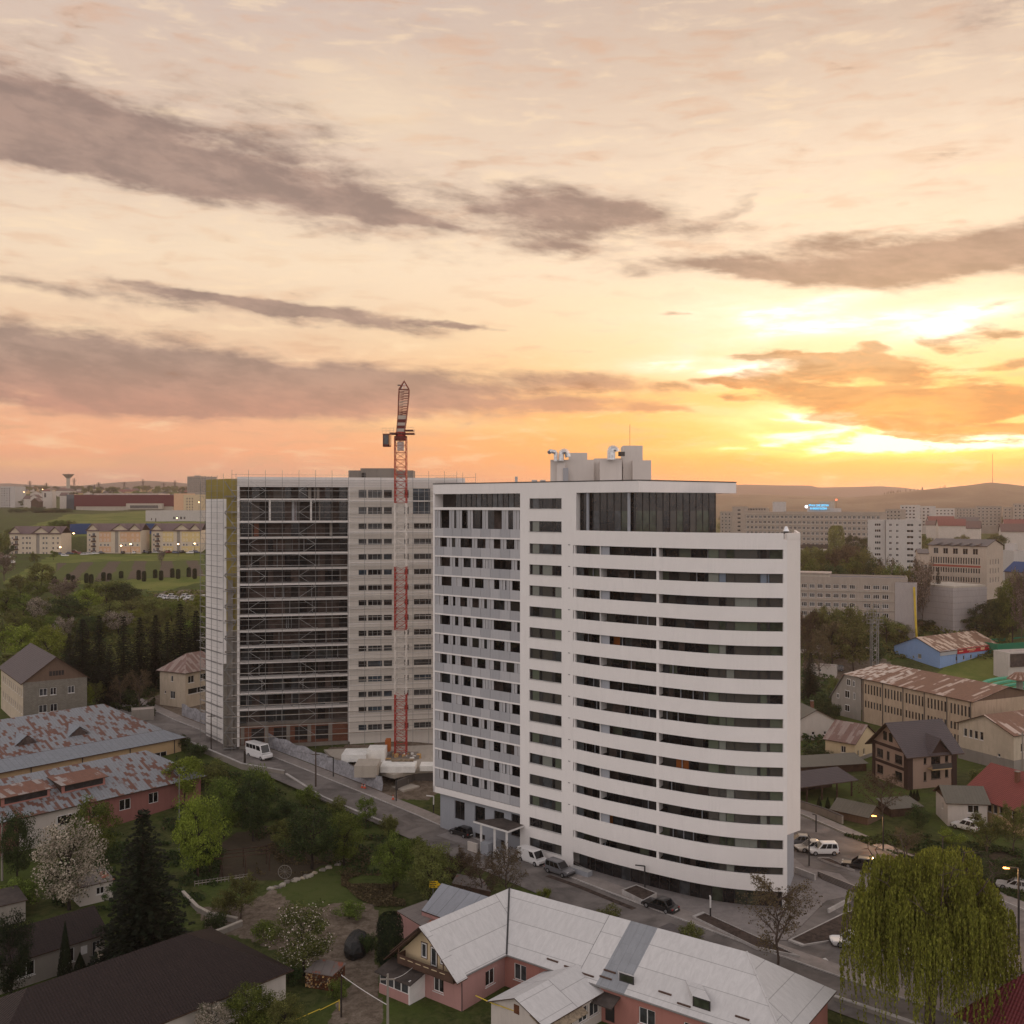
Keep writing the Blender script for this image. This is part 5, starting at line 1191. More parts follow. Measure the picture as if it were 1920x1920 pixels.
# walls
def inset(p, dx, dy): return (p[0] + dx, p[1] + dy)
ef = (23.25, 89.35); vf = (-0.75, 107.75); eb = (30.6, 99.3); wrf = (-5.0, 102.3); wlf = (-11.9, 107.7)
m = M(); ops = [(3.4 - 2.2, 5.0 - 2.2, 1.0, 2.7), (9.7, 11.3, 1.0, 2.6), (12.4, 13.5, 0.1, 2.3), (16.2, 18.0, 1.0, 2.6), (21.0, 22.4, 1.0, 2.6)]
P1 = wall_face(m, vf, ef, -0.5, 3.4, ops, 'pink_deep', 0.15); m.build('wall', ph)
m = M(); ops2 = [(3.0, 4.6, 1.0, 2.5)]; P2 = wall_face(m, ef, eb, -0.5, 3.4, ops2, 'pink_deep', 0.15); m.build('wall', ph)
m = M(); L3 = math.hypot(vf[0] - wrf[0], vf[1] - wrf[1]); ops3 = [(L3 - 3.2, L3 - 1.7, 0.9, 2.5)]; P3 = wall_face(m, wrf, vf, -0.5, 3.4, ops3, 'pink_wall', 0.15); m.build('wall', ph)
# gable end: pink below, cream attic above
m = M(); g_f = Frame(wlf, wrf); ops4 = [(4.9, 6.3, .9, 2.4)]; P4 = wall_face(m, wlf, wrf, -0.5, 3.0, ops4, 'pink_wall', 0.15); m.build('wall', ph)
gw_ = g_f.w; m = M(); m.poly([g_f.p(0, 0.02, 3.0), g_f.p(gw_, 0.02, 3.0), g_f.p(gw_, .02, 3.4), g_f.p(gw_ * .5, 0.02, 7.5), g_f.p(0, .02, 3.4)], 'cream_wall'); m.build('gable_wall', ph)
for root_, P_, o_ in ((ph, P1, ops[:2] + ops[3:]), (ph, P2, ops2), (ph, P3, ops3), (ph, P4, ops4)): add_windows(root_, P_, o_, 0.15, 'white_paint', ('glass_dark', 'glass_grey'), 2, 0.09, sill=True)
for u0, u1, z0, z1, nm, pn in ((3.3, 4.0, 3.9, 5.4, 'window', 'glass_grey'), (4.6, 5.4, 3.4, 5.3, 'balcony_door', 'glass_grey'), (5.9, 6.5, 3.9, 5.2, 'window', 'glass_dark')):
 m = M(); m.fbox(g_f, u0 - .08, u1 + .08, -.03, 0.01, z0 - .08, z1 + .08, 'frame_brown'); m.fbox(g_f, u0, u1, -0.05, -.032, z0, z1, 'white_paint'); m.fbox(g_f, u0 + .12, u1 - .12, -0.06, -.052, z0 + .15, z1 - .12, pn); m.build(nm, ph)
m = M(); m.fbox(g_f, 0.9, gw_ - 0.2, -1.1, 0.0, 2.95, 3.1, 'frame_brown'); m.fbox(g_f, 0.9, gw_ - .2, -1.15, -1.07, 3.1, 3.95, 'frame_brown'); m.fbox(g_f, .9, .98, -1.07, 0, 3.1, 3.95, 'frame_brown')
for i in range(6): m.fbox(g_f, 1.3 + i * 1.1, 2.0 + i * 1.1, -1.17, -1.152, 3.62, 3.70, 'cream_wall')
m.build('balcony', ph)
for u in (0.95, gw_ - 1.6): m = M(); m.beam(g_f.p(u, -1.0, 3.1), g_f.p(u, -1.0, 4.6 if u > 4 else 4.6), 0.12, 'frame_brown'); m.build('balcony_post', ph)
# verge overhang
m = M()
for (ua, za, ub_, zb2) in ((-1.0, 2.9, gw_ * .5, 7.62), (gw_ * .5, 7.62, gw_ + .5, 3.3)):
 q = [g_f.p(ua, -1.3, za), g_f.p(ub_, -1.3, zb2), g_f.p(ub_, 0.3, zb2 + .0), g_f.p(ua, .3, za)]; m.slab(q, 0.12, 'roof_white', 'frame_brown')
m.build('roof_overhang', ph)
# glazed porch at the gable foot
m = M(); m.fbox(g_f, -0.6, 3.6, -2.3, -0.02, -0.3, 0.9, 'pink_wall'); m.fbox(g_f, 3.6, 3.75, -2.3, 0, -.3, 2.3, 'white_paint'); m.build('porch_wall', ph)
for i in range(4): m = M(); a = -0.5 + i * 1.03; m.fbox(g_f, a, a + 1.0, -2.28, -2.2, .9, 2.1, 'white_paint'); m.fbox(g_f, a + .08, a + .92, -2.3, -2.281, 1.0, 2.0, 'glass_grey'); m.build('window', ph)
m = M(); m.slab([g_f.p(-.9, -2.7, 2.15), g_f.p(4.2, -2.7, 2.15), g_f.p(4.2, 0, 2.75), g_f.p(-.9, 0, 2.75)], .1, 'roof_bitumen'); m.build('porch_roof', ph)
m = M(); f1 = Frame(vf, ef); m.slab([f1.p(11.8, -1.7, 2.35), f1.p(14.2, -1.7, 2.35), f1.p(14.2, -0.02, 2.9), f1.p(11.8, -.02, 2.9)], .08, 'roof_bitumen'); m.build('door_canopy', ph)
m = M(); m.fbox(f1, 12.4, 13.5, 0.1, 0.16, 0.1, 2.3, 'frame_dark'); m.build('door', ph)
m = M(); m.beam(Z3(wrf, -0.2), Z3(wrf, 3.3), 0.11, 'steel_dark', 6); m.build('downpipe', ph)
# --- small white cottage with porch
A = (-2.0, 98.3); Bq = (2.9, 93.9)
ct2, cf = house('white_cottage', 'small white cottage with a pale roof and brown sheet patch before the pink house', 'cottage', A, Bq, 9.2, 0, 2.9, 'gable_y', 1.35, 'plaster_white', 'roof_white', 0.35, 0.1,
    front=[], right=[(0.5, 1.2, 0.2, 2.2), (2.6, 3.5, 0.2, 2.3), (3.8, 4.4, .9, 2.3), (5.2, 6.6, 0.9, 2.3), (6.9, 8.4, 0.9, 2.3)])
m = M(); m.slab([cf.p(5.2, -.4, 3.42), cf.p(7.6, -.4, 2.3), cf.p(7.6, 5.4, 2.3), cf.p(5.2, 5.4, 3.42)], .06, 'deck_wood'); m.build('roof_patch', ct2)
m = M(); m.fbox(cf, cf.w - .01 + .02, cf.w + .05, 2.75, 3.4, 0.2, 1.1, 'door_blue'); m.build('door_panel', ct2)
m = M(); m.fbox(cf, 2.95, 3.6, -.04, -.005, 2.75, 3.6, 'wood_brown'); m.build('attic_hatch', ct2)
# --- seamed grey roof behind the pink wing
gr_ = thing('seamed_roof_shed', 'shed with a grey standing seam roof behind the left wing of the pink house', 'shed', (-9, 120, 0))
q = [at_z(790, 1707, 3.3), at_z(876, 1738, 3.3), at_z(925, 1684, 5.2), at_z(828, 1656, 5.2)]
slabhouse(gr_, [Z3(q[0], 3.3), Z3(q[1], 3.3), Z3(q[2], 5.2), Z3(q[3], 5.2)], 0.12, 'roof_seam_grey')
m = M(); m.prism([(p[0] * .98 + -9 * .02, p[1] * .98 + 120 * .02) for p in q], -0.4, [3.1, 3.1, 4.9, 4.9], 'pink_wall'); m.build('wall', gr_)
q2 = [at_z(744, 1708, 2.6), at_z(800, 1742, 2.6), at_z(845, 1722, 3.1), at_z(800, 1684, 3.1)]
g2 = thing('lean_to', 'low pale roofed lean-to left of the seamed grey roof', 'shed', (-13, 118, 0)); slabhouse(g2, [Z3(q2[0], 2.6), Z3(q2[1], 2.6), Z3(q2[2], 2.9), Z3(q2[3], 2.9)], .1, 'roof_grey')
m = M(); m.prism([(p[0] * .97 - 13 * .03, p[1] * .97 + 118 * .03) for p in q2], -.4, 2.5, 'pink_wall'); m.build('wall', g2)
q3 = [at_z(847, 1656, 2.7), at_z(921, 1672, 2.7), at_z(905, 1648, 2.9), at_z(857, 1638, 2.9)]
g3 = thing('garden_shed', 'low shed with a flat brown felt roof among the bare shrubs by the street', 'shed', (-5, 126, 0)); slabhouse(g3, [Z3(q3[0], 2.7), Z3(q3[1], 2.7), Z3(q3[2], 2.9), Z3(q3[3], 2.9)], .12, 'roof_grey')
m = M(); m.prism([(p[0] * .96 - 5 * .04, p[1] * .96 + 126 * .04) for p in q3], -.3, 2.6, 'wood_dark'); m.build('wall', g3)
# --- dark roofs, lower left
hb, hf = house('brown_roof_house', 'house with a large plain dark brown hipped roof at the lower left', 'house', (-43.3, 82.8), (-23.2, 105.0), 14.4, 0, 3.0, 'hip', 3.6, 'plaster_white', 'roof_tile_brown', 0.6, 0.16,
 front=[(26.2, 27.2, 1.0, 2.3), (23, 24.4, 1.0, 2.3), (14, 15.4, 1, 2.3), (10, 11.4, 1, 2.3)], right=[(3, 4.2, 1, 2.3)], inset=7.0)
house('brick_cottage', 'low cottage with brown tiles, white framed windows and a white diamond on its wall', 'cottage', (-54.6, 104.0), (-45.3, 113.9), 6.6, 0, 3.0, 'gable_x', 1.9, 'plaster_grey', 'roof_tile_brown', 0.35, 0.12,
 front=[(4.3, 6.0, .9, 2.4), (8.6, 10.2, .9, 2.4), (12.2, 13.1, .2, 2.3)], chimney=None)
m = M(); f = Frame((-54.6, 104.0), (-45.3, 113.9)); m.prism([f.xy(10.9, -.03), f.xy(11.6, -.03), f.xy(11.6, -.005), f.xy(10.9, -.005)], 1.3, 2.2, 'white_paint'); tag(m.build('wall_panel'), 'white diamond plaque on the wall of the brick cottage', 'plaque')
m = M(); x, y = at_z(188, 1790, 1.5); m.box(x - .35, y - .35, -.2, x + .35, y + .35, 2.0, 'hall_pale'); m.box(x - .45, y - .45, 2.0, x + .45, y + .45, 2.15, 'concrete'); tag(m.build('gate_pillar'), 'short pale masonry pillar beside the door of the brick cottage', 'pillar')
house('white_outbuilding', 'small white outbuilding half hidden behind the tall dark spruce', 'shed', at_z(150, 1699, 0), at_z(212, 1684, 0), 4, 0, 2.3, 'shed', 0.5, 'plaster_white', 'roof_grey', .2, .1, front=[(2.0, 3.0, .9, 1.8)])
house('grey_outbuilding', 'small grey shed at the left edge beside the brick cottage', 'shed', at_z(-12, 1740, 0), at_z(48, 1725, 0), 4, 0, 2.4, 'shed', 0.5, 'plaster_grey', 'roof_bitumen', .2, .1)
# --- long sheet roofs at the left
uL = (0.655, 0.756)
def long_roof(name, label, Bc, L, half, zb, h, rise, rmat, wall, hipx, skirt=0.0, dorm=None, sheds=None, frontops=(), wall2=None):
 A = (Bc[0] - uL[0] * L, Bc[1] - uL[1] * L); f = Frame(A, Bc); rt_ = thing(name, label, 'building', f.xy(L / 2, half) + (zb,))
 zt = zb + h; ov = 0.7; m = M(); ops = [(o[0], o[1], zb + o[2], zb + o[3]) for o in frontops]
 P = wall_face(m, f.xy(0, 0), f.xy(L, 0), zb - 2, zt, ops, wall, .15); wall_face(m, f.xy(L, 0), f.xy(L, 2 * half), zb - 2, zt, [], wall); wall_face(m, f.xy(L, 2 * half), f.xy(0, 2 * half), zb - 2, zt, [], wall); m.build('wall', rt_)
 if wall2:
  m = M(); m.fbox(f, wall2[0], wall2[1], -.03, -.004, zb - 2, zt - .05, wall2[2]);
 add_windows(rt_, P, ops, .15, 'white_paint', ('glass_dark',), 2, .08)
 sl = rise / half; zr_ = zt + rise
 e0 = zt - ov * sl * .6
 s0 = skirt
 if skirt:
  zs_ = zt + s0 * 0.33; slp = (zr_ - zs_) / (half - s0)
  m = M(); m.slab([f.p(-1, -ov, e0), f.p(L + ov, -ov, e0), f.p(L - s0 * .5, s0, zs_), f.p(-1, s0, zs_)], .14, 'roof_skirt', 'wood_dark'); m.build('roof', rt_)
  m = M(); m.slab([f.p(-1, s0, zs_ + .03), f.p(L - s0 * .5, s0, zs_ + .03), f.p(L - hipx, half, zr_), f.p(-1, half, zr_)], .14, rmat, 'wood_dark')
  m.slab([f.p(L - s0 * .5, s0, zs_ + .03), f.p(L + ov, -ov, e0), f.p(L + ov, 2 * half + ov, e0), f.p(L - hipx, half, zr_)], .14, rmat, 'wood_dark'); m.build('roof', rt_)
 else:
  zs_ = zt; slp = sl
  m = M(); m.slab([f.p(-1, -ov, e0), f.p(L + ov, -ov, e0), f.p(L - hipx, half, zr_), f.p(-1, half, zr_)], .14, rmat, 'wood_dark')
  m.slab([f.p(L + ov, -ov, e0), f.p(L + ov, 2 * half + ov, e0), f.p(L - hipx, half, zr_)], .14, 'roof_rust_light', 'wood_dark'); m.build('roof', rt_)
 m = M(); m.slab([f.p(-1, half, zr_), f.p(L - hipx, half, zr_), f.p(L + ov, 2 * half + ov, e0), f.p(-1, 2 * half + ov, e0)], .14, rmat, 'wood_dark'); m.build('roof', rt_)
 zof = lambda v: (zs_ + (v - s0) * slp)
 for (u, v, w, hh) in dorm or ():       # small gabled dormers facing the eave
  z0 = zof(v); vr = v + hh / slp; m = M(); za = z0 + .1
  m.poly([f.p(u - w, v, za), f.p(u, v, z0 + hh), f.p(u, vr, z0 + hh + .05)], 'roof_skirt'); m.poly([f.p(u, v, z0 + hh), f.p(u + w, v, za), f.p(u, vr, z0 + hh + .05)], 'roof_skirt')
  d = m.build('dormer', rt_); m = M(); m.poly([f.p(u - w * .8, v + .12, z0 + .04), f.p(u + w * .8, v + .12, z0 + .04), f.p(u, v + .12, z0 + hh * .9)], 'interior_brown'); m.build('dormer_opening', d)
 for (u0, u1, v0, v1, hh) in sheds or ():
  z0 = zof(v0) + hh; z1 = zof(v1) + .08; m = M()
  m.slab([f.p(u0 - .3, v0 - .6, z0 - .1), f.p(u1 + .3, v0 - .6, z0 - .1), f.p(u1 + .3, v1, z1), f.p(u0 - .3, v1, z1)], .1, 'roof_rust_heavy', 'wood_dark'); d = m.build('dormer', rt_)
  m = M(); m.fbox(f, u0, u1, v0, v0 + .1, zof(v0) - .1, z0 - .12, 'pink_deep'); m.fbox(f, u0 + .5, u1 - .4, v0 - .03, v0 - .004, zof(v0) + .3, z0 - .3, 'interior')
  m.poly([f.p(u0, v0, zof(v0)), f.p(u0, v0, z0 - .1), f.p(u0, v1, z1)], 'wood_dark'); m.poly([f.p(u1, v0, z0 - .1), f.p(u1, v0, zof(v0)), f.p(u1, v1, z1)], 'wood_dark'); m.build('dormer_wall', d)
 return rt_, f
L1 = 62.0
lr1, f1_ = long_roof('rust_patched_hall', 'long beige building with a rust patched sheet roof and three gabled dormers', (-63.3, 196.0), L1, 14.6, 1.6, 4.6, 5.6, 'roof_rust_patch', 'plaster_beige', 8.0, 3.4,
 dorm=[(L1 - 17.0, 6.0, 2.2, 1.7), (L1 - 26.5, 6.0, 2.2, 1.7), (L1 - 36.0, 6.0, 2.2, 1.7)], frontops=[(L1 - 3 - 7.5 * k - 2.6, L1 - 3 - 7.5 * k, 0.9, 2.4) for k in range(7)])
for k in range(6): m = M(); m.beam(f1_.p(L1 - 1.5 - 9.0 * k, -.15, 1), f1_.p(L1 - 1.5 - 9 * k, -.15, 6), .16, 'steel_dark', 6); m.build('downpipe', lr1)
L2 = 60.0
lr2, f2_ = long_roof('rust_dormer_house', 'long low house with a streaked rusty sheet roof and three shed dormers', (-52.3, 172.2), L2, 8.8, 1.4, 3.7, 3.7, 'roof_rust_patch', 'plaster_rose', 5.0,
 sheds=[(L2 - 22.5, L2 - 15.5, 2.6, 7.0, 1.5), (L2 - 31.5, L2 - 24.3, 2.6, 7.0, 1.5), (L2 - 41.5, L2 - 33.5, 2.6, 7.0, 1.5)],
 frontops=[(L2 - 14.5, L2 - 12.6, .9, 2.6), (L2 - 19, L2 - 17.1, .9, 2.6), (L2 - 24.5, L2 - 22.2, .8, 2.4), (L2 - 9.5, L2 - 7.8, .9, 2.6)])
m = M(); m.fbox(f2_, L2 - 30, L2 - 20.2, -.10, -.01, -.6, 5.0, 'plaster_white'); m.build('painted_wall', lr2)
m = M(); m.fbox(f2_, L2 - 24.5, L2 - 22.2, -.14, -.102, 2.3, 3.8, 'white_paint'); m.fbox(f2_, L2 - 24.4, L2 - 22.3, -.16, -.142, 2.4, 3.7, 'glass_dark'); m.build('window', lr2)
# --- grey gabled house
house('block_gable_house', 'two storey grey block house with a weathered wooden gable and a dark roof', 'house', (-101.2, 212), (-91, 219.3), 26, 4.3, 9.4, 'gable_y', 4.7, {'front': 'cement_block', 'left': 'hall_pale', 'right': 'cement_block', 'back': 'cement_block', 'gable': 'wood_plank'},
 'roof_tile_dark', 0.5, 0.2, front=[(3.1, 4.6, 6.3, 7.8), (5.2, 6.4, 6.3, 7.8), (8.7, 10.0, 6.3, 7.8), (3.0, 4.6, 2.8, 4.4), (5.2, 6.6, 2.8, 4.4)], left=grid(2, 26, 10, 0.9, [6.3, 2.8], 1.5))
m = M(); f = Frame((-101.2, 212), (-91, 219.3)); m.fbox(f, 5.0, 7.9, -.06, -.005, 14.6, 15.6, 'interior')
for k in range(1, 5): m.fbox(f, 5.0 + k * .58, 5.08 + k * .58, -.09, -.062, 14.6, 15.6, 'wood_plank')
tag(m.build('attic_window'), 'dark attic window strip in the wooden gable of the grey block house', 'window')
house('hipped_house', 'two storey house with a rusty hipped roof beside the unfinished tower', 'house', (-81.5, 237), (-74.3, 233), 13, 4.6, 8.0, 'hip', 3.2, 'hall_pale', 'roof_rust_house', 0.6, 0.16,
 front=[(3.6, 4.3, 5.4, 6.7), (3.4, 4.9, 1.5, 3.2), (1.5, 2.0, 2.5, 3.1)], right=[(0.8, 2.6, 5.2, 6.8), (4.5, 6.3, 5.2, 6.8), (0.8, 6.5, 2.6, 3.9)])
house('site_hut', 'small flat hut between the trees left of the hipped house', 'shed', (-81.5, 219.5), (-77.3, 221.2), 3, 4.2, 2.2, 'flat', 0, 'plaster_grey', 'roof_flat_pale', parapet=0.1)
# --- retaining walls of the street
def low_wall(name, label, poly, h0, lift, mat, cap, d=0.0):
 P = dense(poly, 3.0); m = M(); c = M(); a = offs2(P, d); b = offs2(P, d + .3)
 for i in range(len(P) - 1):
  z0, z1 = terrain(*P[i]), terrain(*P[i + 1])
  m.prism([a[i], b[i], b[i + 1], a[i + 1]], [z0 - h0, z0 - h0, z1 - h0, z1 - h0], [z0 + lift, z0 + lift, z1 + lift, z1 + lift], mat)
 root = thing(name, label, 'wall', P[len(P) // 2] + (0,)); m.build('wall_body', root)
 a = offs2(P, d - .05); b = offs2(P, d + .35)
 for i in range(len(P) - 1):
  z0, z1 = terrain(*P[i]) + lift, terrain(*P[i + 1]) + lift; c.prism([a[i], b[i], b[i + 1], a[i + 1]], [z0 + .003, z0 + .003, z1 + .003, z1 + .003], [z0 + .12, z0 + .12, z1 + .12, z1 + .12], cap)
 c.build('coping', root)
RN = offs2(ROAD, 7.3)
low_wall('retaining_wall', 'low concrete wall with a white top along the near side of the street', [RN[1], RN[2], RN[3], (-40.5, 182.5)], 2.5, 0.9, 'concrete', 'kerb_stone')
low_wall('retaining_wall', 'lower stepped stretch of white topped wall ahead of the utility pole', [(-40.0, 182.0), (-31.7, 171.5), (-20, 160.5)], 2.5, 0.55, 'concrete', 'kerb_stone')
low_wall('retaining_wall', 'concrete wall with a pale top running past the right end of the pink house', [(33, 104.5), (42, 96.5), (52, 86)], 2.5, 0.4, 'concrete', 'kerb_stone')
# --- planters, beds, steps on the plaza
def bed(name, label, px, z=0.45, fill='soil'):
 pts = [at_z(a, b, z) for a, b in px]; cx = sum(p[0] for p in pts) / len(pts); cy = sum(p[1] for p in pts) / len(pts)
 root = thing(name, label, 'planter', (cx, cy, 0)); m = M(); n = len(pts)
 inn = [(p[0] + (cx - p[0]) * .06, p[1] + (cy - p[1]) * .06) for p in pts]
 for i in range(n):
  j = (i + 1) % n; m.prism([pts[i], pts[j], inn[j], inn[i]], -.2, z, 'kerb_stone')
 m.build('border', root); m = M(); m.prism(inn, -.2, z - .08, fill); m.build('soil_bed', root)
bed('planter', 'raised square planter with bare soil below the curved balconies', [(1166, 1668), (1206, 1688), (1232, 1674), (1193, 1658)], 0.7)
bed('planter', 'long thin soil bed at the edge of the pavement under the curved front', [(1298, 1717), (1420, 1776), (1500, 1792), (1318, 1709)], 0.35)
bed('planter', 'large wedge of bare soil with a white kerb behind the bare tree', [(1478, 1762), (1504, 1772), (1566, 1762), (1640, 1744), (1640, 1690), (1580, 1712)], 0.2)
bed('planter', 'triangular soil bed beside the parked white cars', [(1533, 1607), (1560, 1618), (1603, 1631), (1555, 1608)], 0.3)
bed('planter', 'narrow planted strip at the foot of the grey base wall', [(780, 1509), (958, 1578), (966, 1573), (820, 1518)], 0.35, 'ground_cover' if 'ground_cover' in MT else 'soil')
bed('planter', 'short planted strip beside the white van', [(1015, 1596), (1090, 1634), (1098, 1628), (1030, 1592)], 0.35)
bench = M(); f = Frame(at_z(1068, 1625, .8), at_z(1102, 1636, .8)); bench.fbox(f, 0, f.w, 0, 1.0, -.1, .8, 'tower_grey', 'steel_pale'); tag(bench.build('vent_box'), 'long low grey vent box between the tower and the grey car', 'vent box')
stp = thing('steps', 'flight of dark stone steps down from the car park to the plaza', 'steps', at_z(1570, 1650, 0) + (0,))
for k in range(5):
 a = at_z(1533 + 2 * k, 1636 + 3.2 * k, 0.6 - .12 * k); b = at_z(1610 + 2 * k, 1667 + 3.2 * k, .6 - .12 * k); f = Frame(a, b); m = M(); m.fbox(f, 0, f.w, 0, .35, -.1, .75 - .13 * k, 'concrete_dark', 'paving'); m.build('step', stp)
m = M(); f = Frame(at_z(1490, 1626, .9), at_z(1527, 1640, .9)); m.fbox(f, 0, f.w, 0, .3, -.2, .9, 'kerb_stone'); tag(m.build('ramp_wall'), 'low pale wall at the left of the dark steps', 'wall')
m = M(); f = Frame(at_z(1555, 1710, .15), at_z(1596, 1688, .15)); m.fbox(f, 0, f.w, 0, .25, 0, .5, 'kerb_stone'); tag(m.build('ramp_wall'), 'thin pale kerb wall of the ramp next to the willow', 'wall')
# ================================================================ right-hand side, middle distance
hl, hlf = house('rust_roof_hall', 'long beige three storey hall with rows of narrow windows and a rusty sheet roof', 'hall', (81.9, 239.4), (94.9, 210.8), 20, 0, 10.0, 'gable_x', 2.3, 'hall_beige', 'roof_rust_hall', 0.5, 0.15,
 front=[o for k in range(5) for o in grid(0.6 + 6.2 * k, 6.1 + 6.2 * k, 6, 0.5, [6.6], 2.2)] + [o for k in range(5) for o in grid(0.6 + 6.2 * k, 6.1 + 6.2 * k, 6, 0.5, [3.4], 1.6)] + [o for k in range(3, 5) for o in grid(0.6 + 6.2 * k, 6.1 + 6.2 * k, 6, 0.5, [0.6], 1.8)], gable='wood_plank', frame='concrete_dark', nx=1, sill=False)
for k in range(6): m = M(); m.beam(hlf.p(0.35 + 6.1 * k, -.12, -.5), hlf.p(.35 + 6.1 * k, -.12, 9.8), .18, 'concrete_dark', 6); m.build('downpipe', hl)
m = M(); sl_ = 2.3 / 10
for a, b in ((0.0, 3.2), (5.6, 8.2)): m.slab([hlf.p(a, -.5, 10.08), hlf.p(b, -.5, 10.08), hlf.p(b, 9.9, 12.46), hlf.p(a, 9.9, 12.46)], .03, 'roof_rust_hall_pale')
m.build('roof_patch', hl)
hg = thing('hall_gable_end', 'grey rendered end block with a slanting roof at the left of the long beige hall', 'building', (79, 245, 0)); gf = Frame((77.6, 248.6), (81.7, 239.6)); m = M()
m.poly([gf.p(0, 0, -.5), gf.p(gf.w, 0, -.5), gf.p(gf.w, 0, 10.1), gf.p(gf.w * .45, 0, 10.0), gf.p(0, 0, 4.2)], 'plaster_grey'); m.poly([gf.p(0, 12, -.5), gf.p(0, 0, -.5), gf.p(0, 0, 4.2), gf.p(0, 12, 4.2)], 'plaster_grey'); m.build('wall', hg)
m = M(); m.slab([gf.p(-.5, -.4, 3.8), gf.p(gf.w * .45, -.4, 10.2), gf.p(gf.w * .45, 12, 10.2), gf.p(-.5, 12, 3.8)], .15, 'roof_grey'); m.slab([gf.p(gf.w * .45, -.4, 10.2), gf.p(gf.w + .2, -.4, 10.3), gf.p(gf.w + .2, 12, 12), gf.p(gf.w * .45, 12, 12)], .15, 'roof_rust_hall_pale'); m.build('roof', hg)
for (a, b, c, d) in ((5.2, 6.4, 7.6, 9.2), (7.2, 7.9, 7.6, 9.0), (4.6, 6.2, 4.6, 6.4), (4.6, 6.2, 1.4, 3.0), (7.4, 8.0, 4.6, 6.2), (1.8, 2.6, 4.0, 5.2) ):
 m = M(); m.fbox(gf, a, b, -.05, -.004, c, d, 'white_paint')
 n = 2;
 for i in range(n): m.fbox(gf, a + .1 + i * (b - a - .1) / n, a + (i + 1) * (b - a - .1) / n, -.07, -.052, c + .12, d - .12, 'glass_dark')
 m.build('window', hg)
house('side_hall', 'beige side hall with a low rusty roof at the right edge behind the villa', 'hall', (94.8, 193.5), (111, 201.5), 12.5, 0, 7.0, 'gable_x', 2.6, 'hall_pale', 'roof_rust_hall', 0.5, 0.15,
 left=grid(1, 6, 4, 0.8, [4.6], 1.6) + [(9.0, 9.6, 2.2, 2.8)], front=[(2.0, 2.7, 3.6, 5.2), (2.9, 3.6, 3.6, 5.2)], frame='white_paint', nx=1, base=(2.2, 'concrete'))
vl, vf_ = house('villa', 'tan and brown two storey villa with a dark tiled roof and a balcony', 'villa', (70.3, 181.9), (80.2, 185.0), 9.8, 0, 6.5, 'gable_x', 4.2, 'villa_tan', 'roof_tile_dark', 1.0, 0.2,
 front=[(5.0, 7.0, 4.0, 5.9), (5.0, 7.0, 1.4, 3.2), (3.4, 4.0, 1.2, 2.8), (3.4, 4.0, 4.2, 5.8), (8.0, 8.7, 4.2, 5.6), (8.0, 8.7, 1.5, 2.9)], left=[(1.2, 3.0, 3.9, 5.5), (4.0, 4.8, 3.9, 5.5), (6.3, 8.3, 3.9, 5.5), (1.2, 3.0, .9, 2.5), (6.3, 8.3, .9, 2.5)], frame='frame_dark', panes=('glass_dark',))
m = M()
for v in (2.8, 4.4): m.fbox(vf_, -.05, -.004, 9.8 - v - 1.3, 9.8 - v - .3, 7.4, 9.0, 'glass_dark')
m.build('attic_window', vl)
for a, b, c, d in ((-0.10, 1.0, -.12, -.006), (9.4, 10.5, -.12, -.006)): m = M(); m.fbox(vf_, a, b, c, d, -.3, 6.5, 'villa_brown'); m.build('corner_pilaster', vl)
for z in (3.0, 6.2): m = M(); m.fbox(vf_, -.10, -.006, 0.0, 9.8, z, z + .55, 'villa_brown'); m.build('trim_band', vl)
for v in (0.0, 8.9): m = M(); m.fbox(vf_, -.14, -.101, v, v + .9, -.3, 6.5, 'villa_brown'); m.build('corner_pilaster', vl)
m = M(); m.fbox(vf_, 4.2, 8.4, -1.3, -.01, 3.3, 3.5, 'plaster_beige'); m.fbox(vf_, 4.2, 8.4, -1.3, -1.25, 3.5, 4.4, 'steel_dark'); m.build('balcony', vl)
m = M(); m.slab([vf_.p(3.9, -1.2, 6.1), vf_.p(6.0, -1.2, 8.9), vf_.p(6.0, 3.6, 9.1), vf_.p(3.9, 1.4, 7.0)], .15, 'roof_tile_dark'); m.slab([vf_.p(6.0, -1.2, 8.9), vf_.p(8.6, -1.2, 5.9), vf_.p(8.6, 1.4, 6.9), vf_.p(6.0, 3.6, 9.1)], .15, 'roof_tile_dark')
m.poly([vf_.p(4.3, -.6, 6.2), vf_.p(8.2, -.6, 6.2), vf_.p(6.0, -.6, 8.6)], 'villa_brown'); m.build('dormer', vl)
house('rust_roof_cottage', 'small cream cottage with a pinkish rusty roof left of the villa', 'cottage', (63, 205.9), (67.4, 201.4), 9.5, 0, 3.6, 'gable_x', 2.9, 'cream_wall', 'roof_rust_house', .4, .14, front=[(3.4, 4.4, 1.4, 2.7)], right=[(1.2, 1.8, .8, 2.0), (3.6, 4.2, .8, 2.0)], base=(.6, 'concrete'))
house('white_gable_house', 'white gabled house with a grey roof just right of the white tower', 'house', (60.4, 219.9), (70.7, 221.4), 13, 0, 3.7, 'gable_y', 2.6, 'plaster_white', 'roof_mossy', .4, .14, front=[(6.9, 7.5, 1.0, 1.7), (4.2, 4.9, 1.0, 1.7)], chimney=[(7, 6, 3.4)])
house('long_shed', 'long low shed with a mossy grey roof in front of the cream cottage', 'shed', (53.6, 192.0), (67.5, 195.0), 4.5, 0, 1.3, 'shed', .8, 'wood_dark', 'roof_mossy', .3, .1)
pg_ = thing('garden_pavilion', 'open garden pavilion with a dark tiled roof beside the white tower', 'pavilion', (54, 177, 0)); pf = Frame((47.2, 173.4), (59.6, 178.6))
